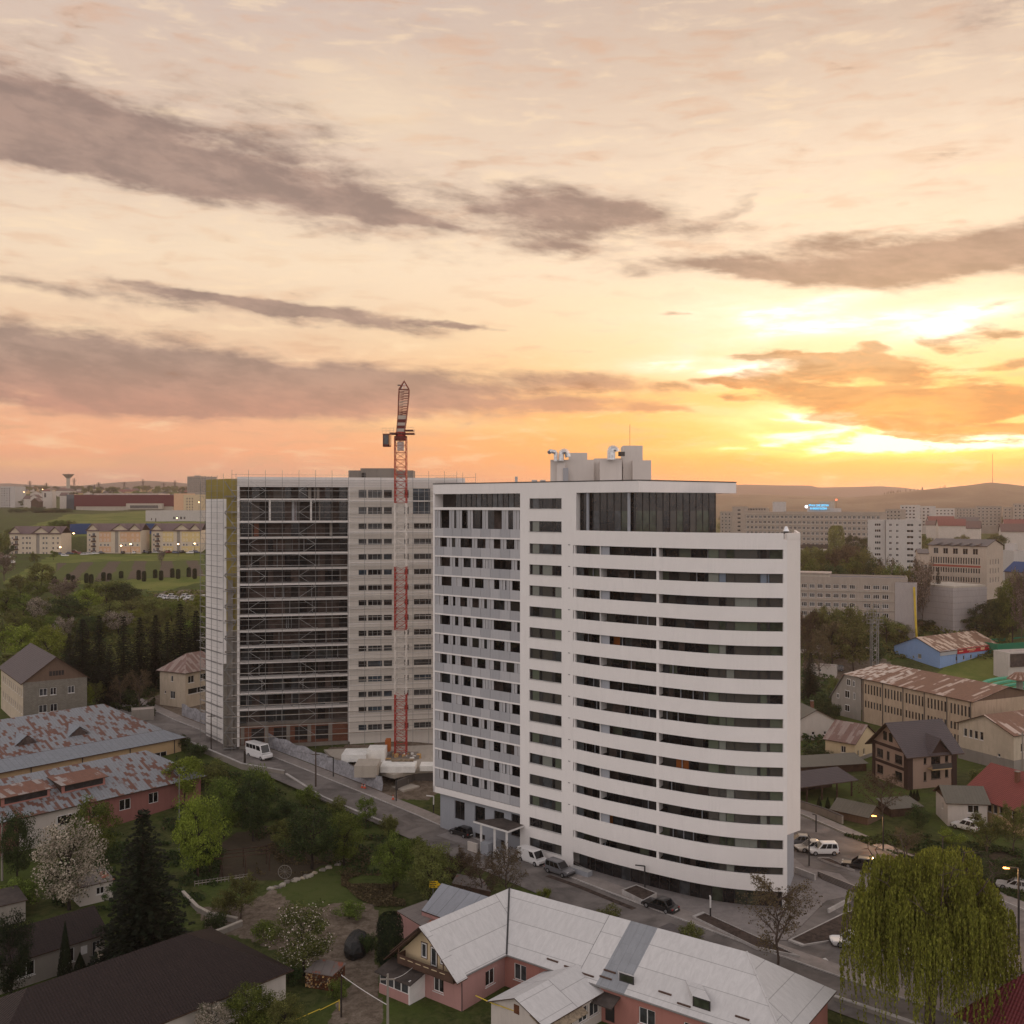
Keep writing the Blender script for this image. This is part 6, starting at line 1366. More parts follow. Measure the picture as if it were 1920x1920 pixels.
slabhouse(pg_, [pf.p(-.4, -.6, 2.6), pf.p(pf.w + .6, -.6, 2.6), pf.p(pf.w - 1, 3.0, 4.3), pf.p(-.4, 3.0, 4.3)], .12, 'roof_tile_dark'); slabhouse(pg_, [pf.p(-.4, 3.0, 4.3), pf.p(pf.w - 1, 3.0, 4.3), pf.p(pf.w + .6, 6.5, 2.6), pf.p(-.4, 6.5, 2.6)], .12, 'roof_tile_dark')
slabhouse(pg_, [pf.p(pf.w + .6, -.6, 2.6), pf.p(pf.w + .6, 6.5, 2.6), pf.p(pf.w - 1, 3.0, 4.3)], .12, 'roof_tile_dark')
for u in (0, 3.2, 6.4, 9.6, 12.8): m = M(); m.beam(pf.p(u, -.2, -.2), pf.p(u, -.2, 2.6), .25, 'wood_dark'); m.build('post', pg_)
m = M(); m.fbox(pf, 0, pf.w, 5.6, 5.8, -.3, 2.5, 'wood_dark'); m.build('back_wall', pg_)
house('garage_house', 'small white house with a mossy grey roof and a dark garage opening', 'house', (68.7, 161.4), (74.6, 160.7), 6.4, 0, 3.7, 'gable_x', 1.7, {'front': 'plaster_white', 'left': 'plaster_white', 'right': 'plaster_white', 'back': 'plaster_white', 'gable': 'wood_dark'}, 'roof_mossy', .45, .12,
 front=[(3.0, 4.7, 2.1, 3.3), (2.9, 4.9, -.2, 1.5)], left=[(3.4, 4.0, 1.9, 2.9)])
house('red_tile_house', 'house with a broad red tiled roof and a glazed veranda at the right edge', 'house', (73.9, 166.2), (78.3, 156.2), 12.5, 0, 4.0, 'gable_x', 3.7, 'plaster_beige', 'roof_tile_red', .9, .18, front=grid(0.3, 10.6, 9, 0.8, [1.9], 1.6), right=[(3, 4.2, 4.5 - 2.5, 3.4)], chimney=[(6, 4.2, 4.2)], frame='white_paint', nx=1)
house('maroon_roof_house', 'house with a dark maroon tiled roof cut off by the lower right corner', 'house', (41.6, 94.3), (51.2, 81.5), 14, 0, 4.0, 'hip', 6.3, 'plaster_white', 'roof_tile_maroon', .7, .18, front=[(3, 4.4, 1.2, 2.6), (8, 9.4, 1.2, 2.6)], inset=6.6)
house('wooden_shed', 'old wooden shed with a mossy brown roof beside the right-hand street', 'shed', (52.0, 166.0), (56.2, 161.8), 4.5, -.6, 1.9, 'gable_x', 1.2, 'wood_plank', 'roof_mossy', .4, .1)
house('lean_shed', 'low shed with a grey plank roof behind the brown bare tree', 'shed', (61.5, 166.0), (67.0, 167.5), 3.5, 0, 1.2, 'shed', .6, 'wood_dark', 'roof_mossy', .3, .1)
low_wall('garden_wall', 'brown garden wall at the corner lawn beside the white tower', [(45.2, 175.5), (51.0, 166.5), (52.6, 162.5)], .5, 1.1, 'concrete', 'concrete_dark')
# ================================================================ right, farther
bb, bf = house('blue_building', 'pale blue building with a rust streaked roof and a red banner along its wall', 'building', (128.6, 307.8), (153.8, 324.3), 16, -.3, 6.7, 'gable_x', 3.4, 'blue_wall', 'roof_rust_blue', .4, .16,
 front=grid(6.5, 29, 6, 0.8, [3.3, 0.7], 1.3) , left=[(8.5, 9.7, 5.9 - 2, 5.2)], frame='cream_wall', panes=('glass_grey', 'curtain_pale'), nx=1)
m = M(); m.fbox(bf, 8.5, 29.6, -.25, -.01, 5.0, 6.6, 'banner_red')
for a, b, z, h in ((9.3, 11.4, 5.6, .3), (13.5, 18.0, 5.8, .35), (14.5, 17.2, 5.4, .15), (20.6, 22.6, 5.4, .8), (24.6, 28.4, 5.8, .25)): m.fbox(bf, a, b, -.27, -.252, z, z + h, 'hotel_peach')
m.build('banner', bb); m = M(); m.fbox(bf, 0, 8.5, -.2, -.01, 5.1, 6.6, 'panel_grey'); m.build('fascia', bb)
m = M(); m.beam(bf.p(8.3, -.15, -.3), bf.p(8.3, -.15, 6), .16, 'steel_dark', 6); m.build('downpipe', bb)
house('flat_grey_building', 'low flat roofed pale building with two brown doors behind the long hall', 'building', (98.8, 317), (115.3, 323), 9, 0, 5.6, 'flat', 0, 'plaster_white', 'roof_bitumen', front=[(3.0, 4.9, 1.6, 4.0), (6.6, 8.2, 0.1, 4.2), (9.0, 10.6, .1, 4.2)], parapet=.2, nx=3)
house('flat_grey_building', 'low flat roofed left wing of the pale building', 'building', (89.5, 322), (98.7, 317.2), 8, 0, 5.0, 'flat', 0, 'plaster_white', 'roof_bitumen', front=[(1.6, 2.8, 1.6, 3.4), (4.4, 5.6, 1.6, 3.4)], parapet=.2)
house('white_kiosk', 'small white box building beside the parked grey car', 'shed', (87.5, 301), (94, 298), 5, 0, 3.2, 'flat', 0, 'plaster_white', 'roof_flat_pale', front=[(2.6, 3.3, 1.8, 2.5)], parapet=.2)
house('green_top_hall', 'white hall with a green sheet band behind the stadium stand', 'hall', (151, 318.5), (185, 332), 10, 0, 3.9, 'flat', 0, 'plaster_white', 'green_sheet', front=[(2.5, 4.6, .2, 3.0)], parapet=3.4, trim='green_sheet')
house('scoreboard_building', 'white block carrying a dark scoreboard at the right edge', 'building', (143.5, 296), (158, 300), 6, 0, 7.6, 'flat', 0, 'plaster_white', 'roof_flat_pale', parapet=.2)
m = M(); f = Frame((143.5, 296), (158, 300)); m.fbox(f, .6, 12, -.3, -.01, 3.6, 7.4, 'interior_brown'); tag(m.build('scoreboard'), 'dark scoreboard panel on the white block at the right edge', 'scoreboard')
def stand(name, label, c, r0, a0, a1, n, mat, z0, dz, dr):
 root = thing(name, label, 'stand', (c[0], c[1], 0))
 for k in range(n):
  m = M(); r = r0 + dr * k; N = 14
  for i in range(N):
   t0 = R(a0 + (a1 - a0) * i / N); t1 = R(a0 + (a1 - a0) * (i + 1) / N)
   q = [(c[0] + r * math.cos(t0), c[1] + r * math.sin(t0)), (c[0] + (r + dr * .62) * math.cos(t0), c[1] + (r + dr * .62) * math.sin(t0)), (c[0] + (r + dr * .62) * math.cos(t1), c[1] + (r + dr * .62) * math.sin(t1)), (c[0] + r * math.cos(t1), c[1] + r * math.sin(t1))]
   m.prism(q, z0 + dz * k - .5, z0 + dz * k, mat)
  m.build('seat_row', root)
 m = M(); rr_ = r0 + dr * n
 for i in range(12 if mat == 'seat_white' else 0):
  t0 = R(a0 + (a1 - a0) * i / 12); x, y = c[0] + rr_ * math.cos(t0), c[1] + rr_ * math.sin(t0); m.beam((x, y, z0 + dz * n - 1), (x, y, z0 + dz * n + 1.0), .12, mat)
  t1 = R(a0 + (a1 - a0) * (i + 1) / 12); m.beam((x, y, z0 + dz * n + 1), (c[0] + rr_ * math.cos(t1), c[1] + rr_ * math.sin(t1), z0 + dz * n + 1), .12, mat)
 m.build('railing', root)
stand('green_stand', 'curved stadium stand with green seats behind the rusty hall roof', (142, 252), 8, 165, 100, 9, 'seat_green', .6, .5, 1.9)
stand('white_stand', 'stadium stand with white seat rows at the right edge', (146, 238), 26, 96, 66, 10, 'seat_white', .6, .5, 1.6)
shl = thing('floodlit_shelter', 'small round topped concrete shelter by the white seat rows', 'shelter', at_Y(1912, 262) + (0,)); x, y = at_Y(1912, 262); m = M(); m.beam((x, y, 0), (x, y, 6), 1.6, 'concrete', 8); m.build('column', shl); m = M(); m.beam((x, y, 6), (x, y, 7.6), 6.4, 'roof_rust_hall', 12, 2.4); m.build('roof', shl)
# panel blocks
lb, lf_ = house('long_slab_block', 'long four storey concrete slab block with strip windows behind the trees', 'apartment block', (94.5, 347), (129.5, 335), 14, 9.5, 16.5, 'flat', 0, 'panel_block', 'roof_flat', parapet=.5,
 front=grid(0.5, 21, 8, 1.8, [0.8 + 3.05 * k for k in range(5)], 1.45) + grid(23, 31.5, 3, 2.0, [0.8 + 3.05 * k for k in range(5)], 1.45), nx=3, sill=False, fw=.1, budget=[70])
for k in range(5): m = M(); m.fbox(lf_, 0, lf_.w, -.25, -.01, 9.5 + .1 + 3.05 * k, 9.5 + .28 + 3.05 * k, 'concrete_pale'); m.build('cornice', lb)
m = M(); m.fbox(lf_, 0, 12.5, 1, 9, 26.2, 27.3, 'concrete_pale'); m.fbox(lf_, -.3, 13, .6, 9.5, 27.3, 27.7, 'roof_flat_pale'); m.build('roof_storey', lb)
wb = thing('netted_block', 'building wrapped in pale grey scaffold netting behind the blue building', 'building', at_Y(1787, 345) + (8,)); wf = Frame(at_Y(1717, 352), at_Y(1787, 338)); m = M(); m.fbox(wf, 0, wf.w, 0, 16, 2, 23.0, 'net_grey', 'roof_flat'); m.build('netting', wb)
for k in range(10): m = M(); m.fbox(wf, 0, wf.w, -.06, -.01, 4 + 2 * k, 4.07 + 2 * k, 'steel_grey'); m.fbox(wf, wf.w + .01, wf.w + .06, 0, 16, 4 + 2 * k, 4.07 + 2 * k, 'steel_grey'); m.build('ledger', wb)
m = M(); m.fbox(wf, .2, wf.w - .2, .6, 15.6, 23.0, 23.6, 'concrete_pale'); m.build('parapet', wb)
wb2 = thing('netted_block', 'narrow netted end bay of the long slab block', 'building', at_Y(1695, 334) + (4,)); wf = Frame(at_Y(1678, 336), at_Y(1713, 332)); m = M(); m.fbox(wf, 0, wf.w, 0, 3, 2, 25.2, 'net_grey', 'roof_flat'); m.build('netting', wb2)
m = M(); a = at_Y(1719, 331); m.beam(a + (6,), (a[0] - .9, a[1], 24), .7, 'yellow_pipe', 6); tag(m.build('rubble_chute'), 'yellow rubble chute hanging in the gap between the two netted blocks', 'chute')
sb, sfr = house('school', 'pale five storey institutional building with rows of narrow windows and small roof gables', 'school', at_Y(1741, 394), at_Y(1850, 378), 15, 17, 18.2, 'gable_x', 2.2, 'school_wall', 'roof_tile_grey', .4, .2,
 front=grid(0.6, 19.6, 20, 0.62, [11.3], 2.5) + grid(0.6, 19.6, 20, 0.62, [8.0], 1.9) + grid(0.6, 19.6, 20, 0.62, [4.6], 1.9) + grid(3.6, 19.6, 17, 0.62, [1.3], 1.9) + grid(1, 19.6, 5, 1.9, [15.0], 2.2), right=grid(2, 12, 4, .8, [11.3, 8.0, 4.6], 2.0), frame='plaster_white', nx=2, sill=False, budget=[97])
m = M(); m.fbox(sfr, .4, 19.7, -.05, -.005, 10.2 + 17, 10.9 + 17, 'red_trim'); m.build('trim_band', sb)
for k in range(5):
 u = 2.9 + 3.72 * k; m = M(); m.slab([sfr.p(u - 1.5, -.7, 35.1), sfr.p(u + 1.6, -.7, 35.9), sfr.p(u + 1.6, 2.5, 36.4), sfr.p(u - 1.5, 2.5, 35.6)], .2, 'roof_tile_grey'); m.build('dormer', sb)
house('school_wing', 'lower left wing of the pale school with a grey lean roof', 'building', at_Y(1722, 373), at_Y(1741, 372), 12, 17, 15.8, 'gable_x', 1.4, 'school_wall', 'roof_tile_grey', .3, .2, front=grid(.5, 3.2, 2, 1, [10, 6.5, 3], 1.8))
house('entrance_house', 'small house with a dark brown hipped canopy roof left of the school', 'house', at_Y(1676, 357), at_Y(1703, 352), 8, 13, 5.2, 'hip', 1.4, 'plaster_white', 'roof_tile_brown', 1.2, .2, front=grid(.4, 4.6, 4, .7, [1.4], 2.2), frame='wood_dark', nx=1)
house('grey_roof_house', 'pale house with a grey sloping roof above the brown canopy house', 'house', at_Y(1682, 372), at_Y(1716, 366), 9, 17, 4.6, 'gable_x', 3.0, 'plaster_beige', 'roof_tile_grey', .6, .2, front=grid(.6, 5.8, 3, .9, [2.2], 1.6))
house('panel_tower', 'white eight storey panel block with paired windows, left narrow section', 'apartment block', at_Y(1627, 487), at_Y(1660, 483), 12, 16, 27.0, 'flat', 0, 'panel_white', 'roof_flat_glow', parapet=.4, front=grid(2.6, 6.4, 1, 2.8, [2 + 2.82 * k for k in range(9)], 1.3), nx=3, sill=False, fw=.1)
house('panel_tower', 'white eight storey panel block with many small windows, wide right section', 'apartment block', at_Y(1661, 480), at_Y(1727, 474), 12, 16, 27.2, 'flat', 0, 'panel_white', 'roof_flat_glow', parapet=.4,
 front=grid(0.5, 6.5, 2, 1.2, [2 + 2.82 * k for k in range(9)], 1.3) + grid(8.6, 12.6, 1, 3.0, [2 + 2.82 * k for k in range(9)], 1.3) + grid(13.5, 16, 1, 1.1, [2 + 2.82 * k for k in range(9)], 1.3), nx=2, sill=False, fw=.1)
hs_, hsf = house('hospital', 'very long grey six storey hospital slab with regular rows of windows', 'hospital', at_Y(1396, 690), at_Y(1650, 640), 16, 20, 25.5, 'flat', 0, 'panel_block', 'roof_flat', parapet=.6,
 front=grid(0.8, 89, 30, 1.9, [4 + 3.55 * k for k in range(6)], 1.9), nx=2, sill=False, fw=.12, budget=[60], frame='white_paint')
for k in range(7): m = M(); m.fbox(hsf, 0, hsf.w, -.3, -.01, 23.2 + 3.55 * k, 23.5 + 3.55 * k, 'concrete_pale'); m.build('cornice', hs_)
m = M(); a = Frame(at_Y(1512, 668), at_Y(1570, 657)); m.fbox(a, 0, a.w, 2, 9, 45.5, z_at(953, 662), 'panel_white'); m.build('roof_storey', hs_)
m = M(); a2 = Frame(at_Y(1526, 672), at_Y(1552, 667)); m.fbox(a2, 0, a2.w, 12, 16, 45.5, z_at(940, 670), 'concrete_pale'); m.build('roof_storey', hs_)
m = M(); a3 = Frame(at_Y(1445, 690), at_Y(1465, 686)); m.fbox(a3, 0, a3.w, 4, 10, 44, z_at(941, 688), 'panel_white'); m.build('roof_storey', hs_)
sg = thing('rooftop_sign', 'glowing cyan two line lettering with a white disc on the hospital roof', 'sign', a.xy(8, 1) + (48,))
def text(body, size, p, fr, mat, parent, ext=0.1, sx=1.0):
 cu = bpy.data.curves.new('lettering', 'FONT'); cu.body = body; cu.size = size; cu.extrude = ext; cu.space_character = 1.05
 ob = bpy.data.objects.new('lettering', cu); col.objects.link(ob); dg = bpy.context.evaluated_depsgraph_get(); me = bpy.data.meshes.new_from_object(ob.evaluated_get(dg)); bpy.data.objects.remove(ob)
 me.materials.clear(); me.materials.append(MT[mat]); o = bpy.data.objects.new('lettering', me); col.objects.link(o); o.parent = parent
 ang = math.atan2(fr.e[1], fr.e[0]); off = Vector(p) - Vector(parent.location); o.matrix_local = Matrix.Translation(off) @ Matrix.Rotation(ang, 4, 'Z') @ Matrix.Rotation(R(90), 4, 'X') @ Matrix.Diagonal((sx, 1, 1, 1)); return o
zs1 = z_at(949.5, 662)
text('SPITALUL CLINIC JUDEȚEAN', 1.95, a.p(1.3, 0.6, zs1), a, 'sign_cyan', sg, sx=.50); text('DE URGENȚĂ SUCEAVA', 1.95, a.p(2.2, .6, zs1 - 2.0), a, 'sign_cyan', sg, sx=.50)
m = M(); c = a.p(-.3, .7, zs1 - .2); m.beam(c, (c[0] + a.n[0] * .4, c[1] + a.n[1] * .4, c[2]), 2.0, 'sign_white', 16); m.build('disc', sg)
m = M(); m.fbox(a, 1.0, 15.0, .9, .95, zs1 - 2.4, zs1 - 2.2, 'steel_dark'); m.fbox(a, 1.0, 15, .9, .95, zs1 + 1.6, zs1 + 1.75, 'steel_dark'); m.build('sign_frame', sg)
an = M(); q = a.p(18.5, 3, 47); an.beam(q, (q[0], q[1], z_at(936, 660)), .12, 'steel_dark', 4); tag(an.build('roof_mast'), 'thin mast with a red warning light on the hospital roof', 'mast')
m = M(); m.beam((q[0], q[1], z_at(938.5, 660)), (q[0], q[1], z_at(936, 660)), .8, 'lamp_red', 6); m.build('warning_light', bpy.data.objects['roof_mast'])
house('hospital_annex', 'low dark roofed annex with a white colonnade in front of the hospital', 'building', at_Y(1500, 640), at_Y(1556, 632), 12, 19, 4.4, 'flat', 0, 'plaster_white', 'roof_bitumen', parapet=2.2, trim='roof_bitumen', front=grid(.4, 18, 14, .8, [1.0], 2.6), nx=1, sill=False)
house('rear_block', 'pale block with a recessed dark balcony strip at the left of the hospital', 'apartment block', at_Y(1373, 760), at_Y(1396, 756), 12, 22, z_at(951, 758) - 22, 'flat', 0, 'panel_block', 'roof_flat', parapet=.4, front=grid(3.5, 6.5, 1, 2.4, [3 + 3 * k for k in range(8)], 1.5), nx=1, sill=False)
house('rear_block', 'low pale block behind the left end of the hospital', 'apartment block', at_Y(1398, 770), at_Y(1440, 765), 12, 22, z_at(953, 768) - 22, 'flat', 0, 'panel_block', 'roof_flat', parapet=.4, front=grid(1, 15, 7, 1.2, [24.5 - 3 * k for k in range(2)], 1.4), nx=1, sill=False)
# city blocks at the right edge
rc = random.Random(11)
cb_ = [(1688, 1718, 948, 975, 930, 'pale stepped block far behind the panel tower'), (1660, 1690, 956, 976, 900, 'brown low block far left of the stepped block'), (1719, 1745, 950, 980, 950, 'light block right of the stepped block with square windows'), (1746, 1790, 954, 978, 1000, 'long balcony block with white bands'),
 (1791, 1830, 953, 977, 1040, 'second balcony block with white bands'), (1831, 1878, 950, 980, 980, 'grey block with a pale hipped roof plate'), (1880, 1898, 952, 985, 960, 'narrow white tower block at the right'), (1899, 1925, 945, 984, 940, 'pale block at the right edge'), (1350, 1372, 960, 985, 900, 'pale low block just right of the penthouse')]
for i, (x0, x1, yt, yb, Y, lb_) in enumerate(cb_):
 zb = terrain(*at_Y(x0, Y)) - 1; h = z_at(yt, Y) - zb; A, B = at_Y(x0, Y), at_Y(x1, Y - 8); w = Frame(A, B).w; nf = max(2, int(h / 3));
 house('city_block', lb_, 'apartment block', A, B, 14, zb, h, 'flat', 0, rc.choice(['panel_block', 'panel_white', 'plaster_grey']), 'roof_flat', parapet=.5, front=grid(.6, w - .6, max(2, int(w / 3.2)), 1.9, [h - 2.6 - 3 * k for k in range(min(nf - 1, 6))], 1.5), nx=1, sill=False, fw=.12)
for i, (x0, x1, ye, Y, rm, rs) in enumerate([(1742, 1790, 978, 800, 'roof_far_red', 4), (1760, 1812, 985, 740, 'roof_far_red', 4.5), (1800, 1835, 983, 760, 'roof_tile_grey', 5), (1812, 1838, 990, 700, 'roof_far_brown', 4.5), (1884, 1925, 984, 780, 'roof_far_red', 4), (1878, 1925, 996, 640, 'roof_far_brown', 4.5), (1736, 1762, 984, 780, 'roof_far_brown', 3)]):
 zb = terrain(*at_Y(x0, Y)); z = z_at(ye, Y); house('town_house', ['red roofed long house below the stepped block', 'red roofed house in front of the long balcony block', 'grey roofed house with a white gable', 'small cream house with a brown roof', 'red roofed house under the right edge block', 'brown roofed house at the right edge', 'small brown roofed house'][i] + ' in the town on the right', 'house', at_Y(x0, Y), at_Y(x1, Y - 4), 10, zb, max(2.5, z - zb), 'gable_x', rs, 'plaster_white', rm, .5, .2, front=grid(1, 9, 3, 1, [1], 1.3), sill=False)
house('white_clinic', 'white modern building at the right edge beyond the school', 'building', at_Y(1884, 440), at_Y(1901, 438), 10, 17, z_at(1021, 440) - 17, 'flat', 0, 'panel_white', 'roof_flat_pale', front=grid(.5, 3.5, 2, 1.0, [2, 5.2], 1.2), parapet=.3)
house('white_clinic', 'low white building at the right edge with an orange strip', 'building', at_Y(1901, 430), at_Y(1930, 430), 10, 15, z_at(1034, 430) - 15, 'flat', 0, 'panel_white', 'roof_flat_pale', parapet=.3)
house('blue_roof_shed', 'low shed with a plain blue roof at the right edge', 'shed', at_Y(1884, 398), at_Y(1930, 390), 14, 14, z_at(1072, 396) - 14, 'gable_x', 3.5, 'plaster_grey', 'blue_clad', .4, .2)
for (x0, x1, ye, Y, i) in ((1352, 1362, 1003, 560, 0), (1366, 1386, 1012, 540, 1)):
 zb = terrain(*at_Y(x0, Y)); house('town_house', ['pale gabled house beside the penthouse terrace', 'white roofed shed beside the penthouse terrace'][i], 'house', at_Y(x0, Y), at_Y(x1, Y), 8, zb, 6, 'gable_x', 3, 'plaster_white', ['roof_far_brown', 'roof_flat_pale'][i], .4, .2)
# ================================================================ left background
def apt(label, x0, x1, Y, wall2, skew=6, zb=None):
 zb = 21.9 if zb is None else zb
 A, B = at_Y(x0, Y + skew), at_Y(x1, Y - skew * 0.2); f = Frame(A, B); w = f.w; h = 13.8
 root = thing('apartment_house', label, 'apartment house', f.xy(w / 2, 6) + (zb,), 'three pale gabled apartment houses on the slope')
 m = M(); zt = zb + h; rows_ = [1.6 + 2.9 * k for k in range(4)]
 parts = [(0.0, .22, 1), (.22, .46, 0), (.46, .78, 1), (.78, 1.0, 1)]
 ops = [(w * u - .55, w * u + .55, zb + z, zb + z + 1.4) for z in rows_ for u in (.05, .26, .335, .395, .66, .72, .85, .94)] + [(w * .13 - .9, w * .13 + .9, zb + z, zb + z + 1.9) for z in rows_] + [(w * .52, w * .585, zb + .6, zt - .4)]
 P = wall_face(m, f.xy(0, 0), f.xy(w, 0), zb - 3, zt, ops, 'apt_cream', .3); wall_face(m, f.xy(w, 0), f.xy(w, 12), zb - 3, zt, [], 'apt_cream'); wall_face(m, f.xy(0, 12), f.xy(0, 0), zb - 3, zt, [], 'apt_cream')
 for a, b, gbl in parts:
  if gbl: m.poly([f.p(w * a, 0, zt), f.p(w * b, 0, zt), f.p(w * (a + b) / 2, 0, zt + 3.4)], 'apt_cream')
 m.build('wall', root)
 if wall2: m = M(); m.fbox(f, w * .23, w * .45, -.05, -.01, zb + 1, zb + 4.3, wall2); m.fbox(f, w * .23, w * .45, -.05, -.01, zb + 7, zb + 12.8, wall2); m.fbox(f, w * .62, w * .99, -.05, -.01, zb + 1, zb + 4.3, wall2); m.fbox(f, w * .62, w * .99, -.05, -.01, zb + 7, zb + 12.8, wall2)
 if wall2: m.build('painted_wall', root);
 q = M()
 for o in ops[:-1]: window_mesh(q, P, o[0], o[1], o[2], o[3], .3 if not wall2 else -.02, 'white_paint', 'glass_grey' if (o[0] * 7) % 2 > .6 else 'glass_dark', 2, .1)
 # windows one by one
 for o in ops[:-1]: wq = M(); window_mesh(wq, P, *o, .3 if not wall2 else -.02, 'white_paint', 'glass_grey' if (o[0] * 7) % 2 > .6 else 'glass_dark', 2, .1); wq.build('window', root)
 m = M(); o = ops[-1]; m.poly([P(o[0], o[2], .28), P(o[1], o[2], .28), P(o[1], o[3], .28), P(o[0], o[3], .28)], 'plaster_grey'); m.build('stair_recess', root)
 for z in rows_: m = M(); m.fbox(f, w * .13 - 1.3, w * .13 + 1.3, -1.1, -.06, zb + z - .5, zb + z + .35, 'frame_brown'); m.build('balcony', root)
 m = M(); m.slab([f.p(-.6, -.7, zt - .3), f.p(w + .6, -.7, zt - .3), f.p(w + .3, 6, zt + 3.9), f.p(-.3, 6, zt + 3.9)], .2, 'roof_apt'); m.slab([f.p(-.3, 6, zt + 3.9), f.p(w + .3, 6, zt + 3.9), f.p(w + .6, 12.6, zt - .3), f.p(-.6, 12.6, zt - .3)], .2, 'roof_apt'); m.build('roof', root)
 for a, b, gbl in parts:
  if not gbl: continue
  c = (a + b) / 2; m = M(); e_ = .6
  m.slab([f.p(w * a - e_, -.9, zt - .2), f.p(w * c, -.9, zt + 3.75), f.p(w * c, 6, zt + 3.95), f.p(w * a - e_, 1.0, zt + .2)], .2, 'roof_apt'); m.slab([f.p(w * c, -.9, zt + 3.75), f.p(w * b + e_, -.9, zt - .2), f.p(w * b + e_, 1.0, zt + .2), f.p(w * c, 6, zt + 3.95)], .2, 'roof_apt'); m.build('roof_gable', root)
apt('pale gabled apartment house farthest left on the slope with no painted panels', 18, 114, 588, None, 2, 20.5)
apt('gabled apartment house with peach painted panels, middle of the three', 163, 264, 600, 'apt_peach', 2)
apt('gabled apartment house with yellow painted panels nearest the unfinished tower', 284, 376, 604, 'apt_yellow', 2)
house('blue_hall', 'large dark blue metal hall behind the gabled apartment houses', 'hall', at_Y(131, 662), at_Y(291, 668), 20, 29.5, z_at(985, 664) - 29.5, 'flat', 0, 'blue_clad', 'roof_flat_pale', parapet=.8)
house('blue_hall', 'smaller low blue metal hall left of the large one', 'hall', at_Y(115, 648), at_Y(131, 652), 14, 29.5, z_at(993, 650) - 29.5, 'flat', 0, 'blue_clad_dark', 'roof_flat_pale', parapet=.4)
sa = thing('sports_hall', 'long maroon clad sports hall with a glazed left end', 'sports hall', at_Y(230, 1230) + (44,)); f = Frame(at_Y(139, 1200), at_Y(326, 1200))
zq = lambda y: z_at(y, 1200)
m = M(); m.fbox(f, 0, f.w, 0, 50, zq(949.5), zq(928), 'maroon_clad', 'roof_flat_pale'); m.build('cladding', sa); m = M(); m.fbox(f, 2, f.w - 2, .5, 48, zq(962), zq(949.5), 'concrete_pale'); m.build('base_wall', sa)
m = M(); m.fbox(f, -9, -.1, 0, 40, zq(960), zq(927), 'glass_blue', 'roof_flat_pale'); m.build('glazed_end', sa); m = M(); m.fbox(f, f.w * .18, f.w * .83, 6, 45, zq(928) + .01, zq(925), 'roof_flat_pale'); m.build('roof_light', sa)
m = M(); m.fbox(f, f.w * .54, f.w * .9, -6, -.1, zq(955), zq(944), 'concrete_pale'); m.fbox(f, f.w * .58, f.w * .86, -6.1, -6.01, zq(953), zq(947.5), 'glass_grey'); m.build('entrance_block', sa)
house('hotel', 'pale yellow and peach seven storey hotel at the right of the maroon hall', 'hotel', at_Y(344, 1100), at_Y(377, 1090), 20, 38, z_at(928, 1095) - 38, 'flat', 0, 'hotel_yellow', 'roof_flat_pale', front=grid(3, 14, 3, 1.6, [3 + 3.1 * k for k in range(6)], 1.7), sill=False, nx=1)
house('hotel_wing', 'peach painted wing between the maroon hall and the yellow hotel', 'hotel', at_Y(326, 1112), at_Y(344, 1104), 16, 38, z_at(926, 1110) - 38, 'flat', 0, 'hotel_peach', 'roof_flat_pale', parapet=.4)
house('white_hall', 'long low white hall with four round windows below the hotel', 'hall', at_Y(273, 862), at_Y(378, 850), 24, 35.6, z_at(958, 856) - 35.6, 'flat', 0, 'panel_white', 'roof_flat_pale', front=grid(25, 38, 4, 1.8, [3.0], 2.2) + [(5, 6, 2, 4), (9, 10, 1, 4)], sill=False, nx=1)
house('high_rise', 'tall grey and white high-rise beside the yellow insulation of the unfinished tower', 'tower block', at_Y(351, 1500), at_Y(392, 1490), 20, 56, z_at(895, 1495) - 56, 'flat', 0, 'plaster_grey', 'roof_flat', front=grid(1, 31, 9, 1.8, [35 - 3 * k for k in range(8)], 1.7), sill=False, nx=1, parapet=1.0)
m = M(); a = at_Y(364, 1500); m.box(a[0], a[1], 90, a[0] + 8, a[1] + 8, z_at(891.5, 1500), 'concrete_pale'); tag(m.build('lift_house'), 'lift house on top of the grey and white high-rise', 'lift house')
house('white_high_rise', 'white ten storey block with balcony columns at the left edge', 'tower block', at_Y(-14, 1290), at_Y(28, 1280), 18, 43.5, z_at(913, 1285) - 43.5, 'flat', 0, 'panel_white', 'roof_flat', front=grid(1, 28, 7, 2.2, [3.0 + 2.95 * k for k in range(9)], 1.8), sill=False, nx=1, parapet=.6)
wt = thing('water_tower', 'concrete water tower with a wide flaring dish on the left horizon', 'water tower', at_Y(128, 1950) + (74,)); x, y = at_Y(128, 1950); zz = lambda p: z_at(p, 1950)
m = M(); m.beam((x, y, 74), (x, y, zz(896)), 6.6, 'concrete_pale', 16); m.build('stem', wt); m = M(); m.beam((x, y, zz(897)), (x, y, zz(890.2)), 6.8, 'concrete', 20, 20); m.beam((x, y, zz(890.2)), (x, y, zz(889.2)), 20.6, 'concrete_dark', 20); m.build('dish', wt); m = M(); m.beam((x, y, zz(889.2)), (x, y, zz(886.6)), .5, 'steel_dark', 4); m.build('mast', wt)
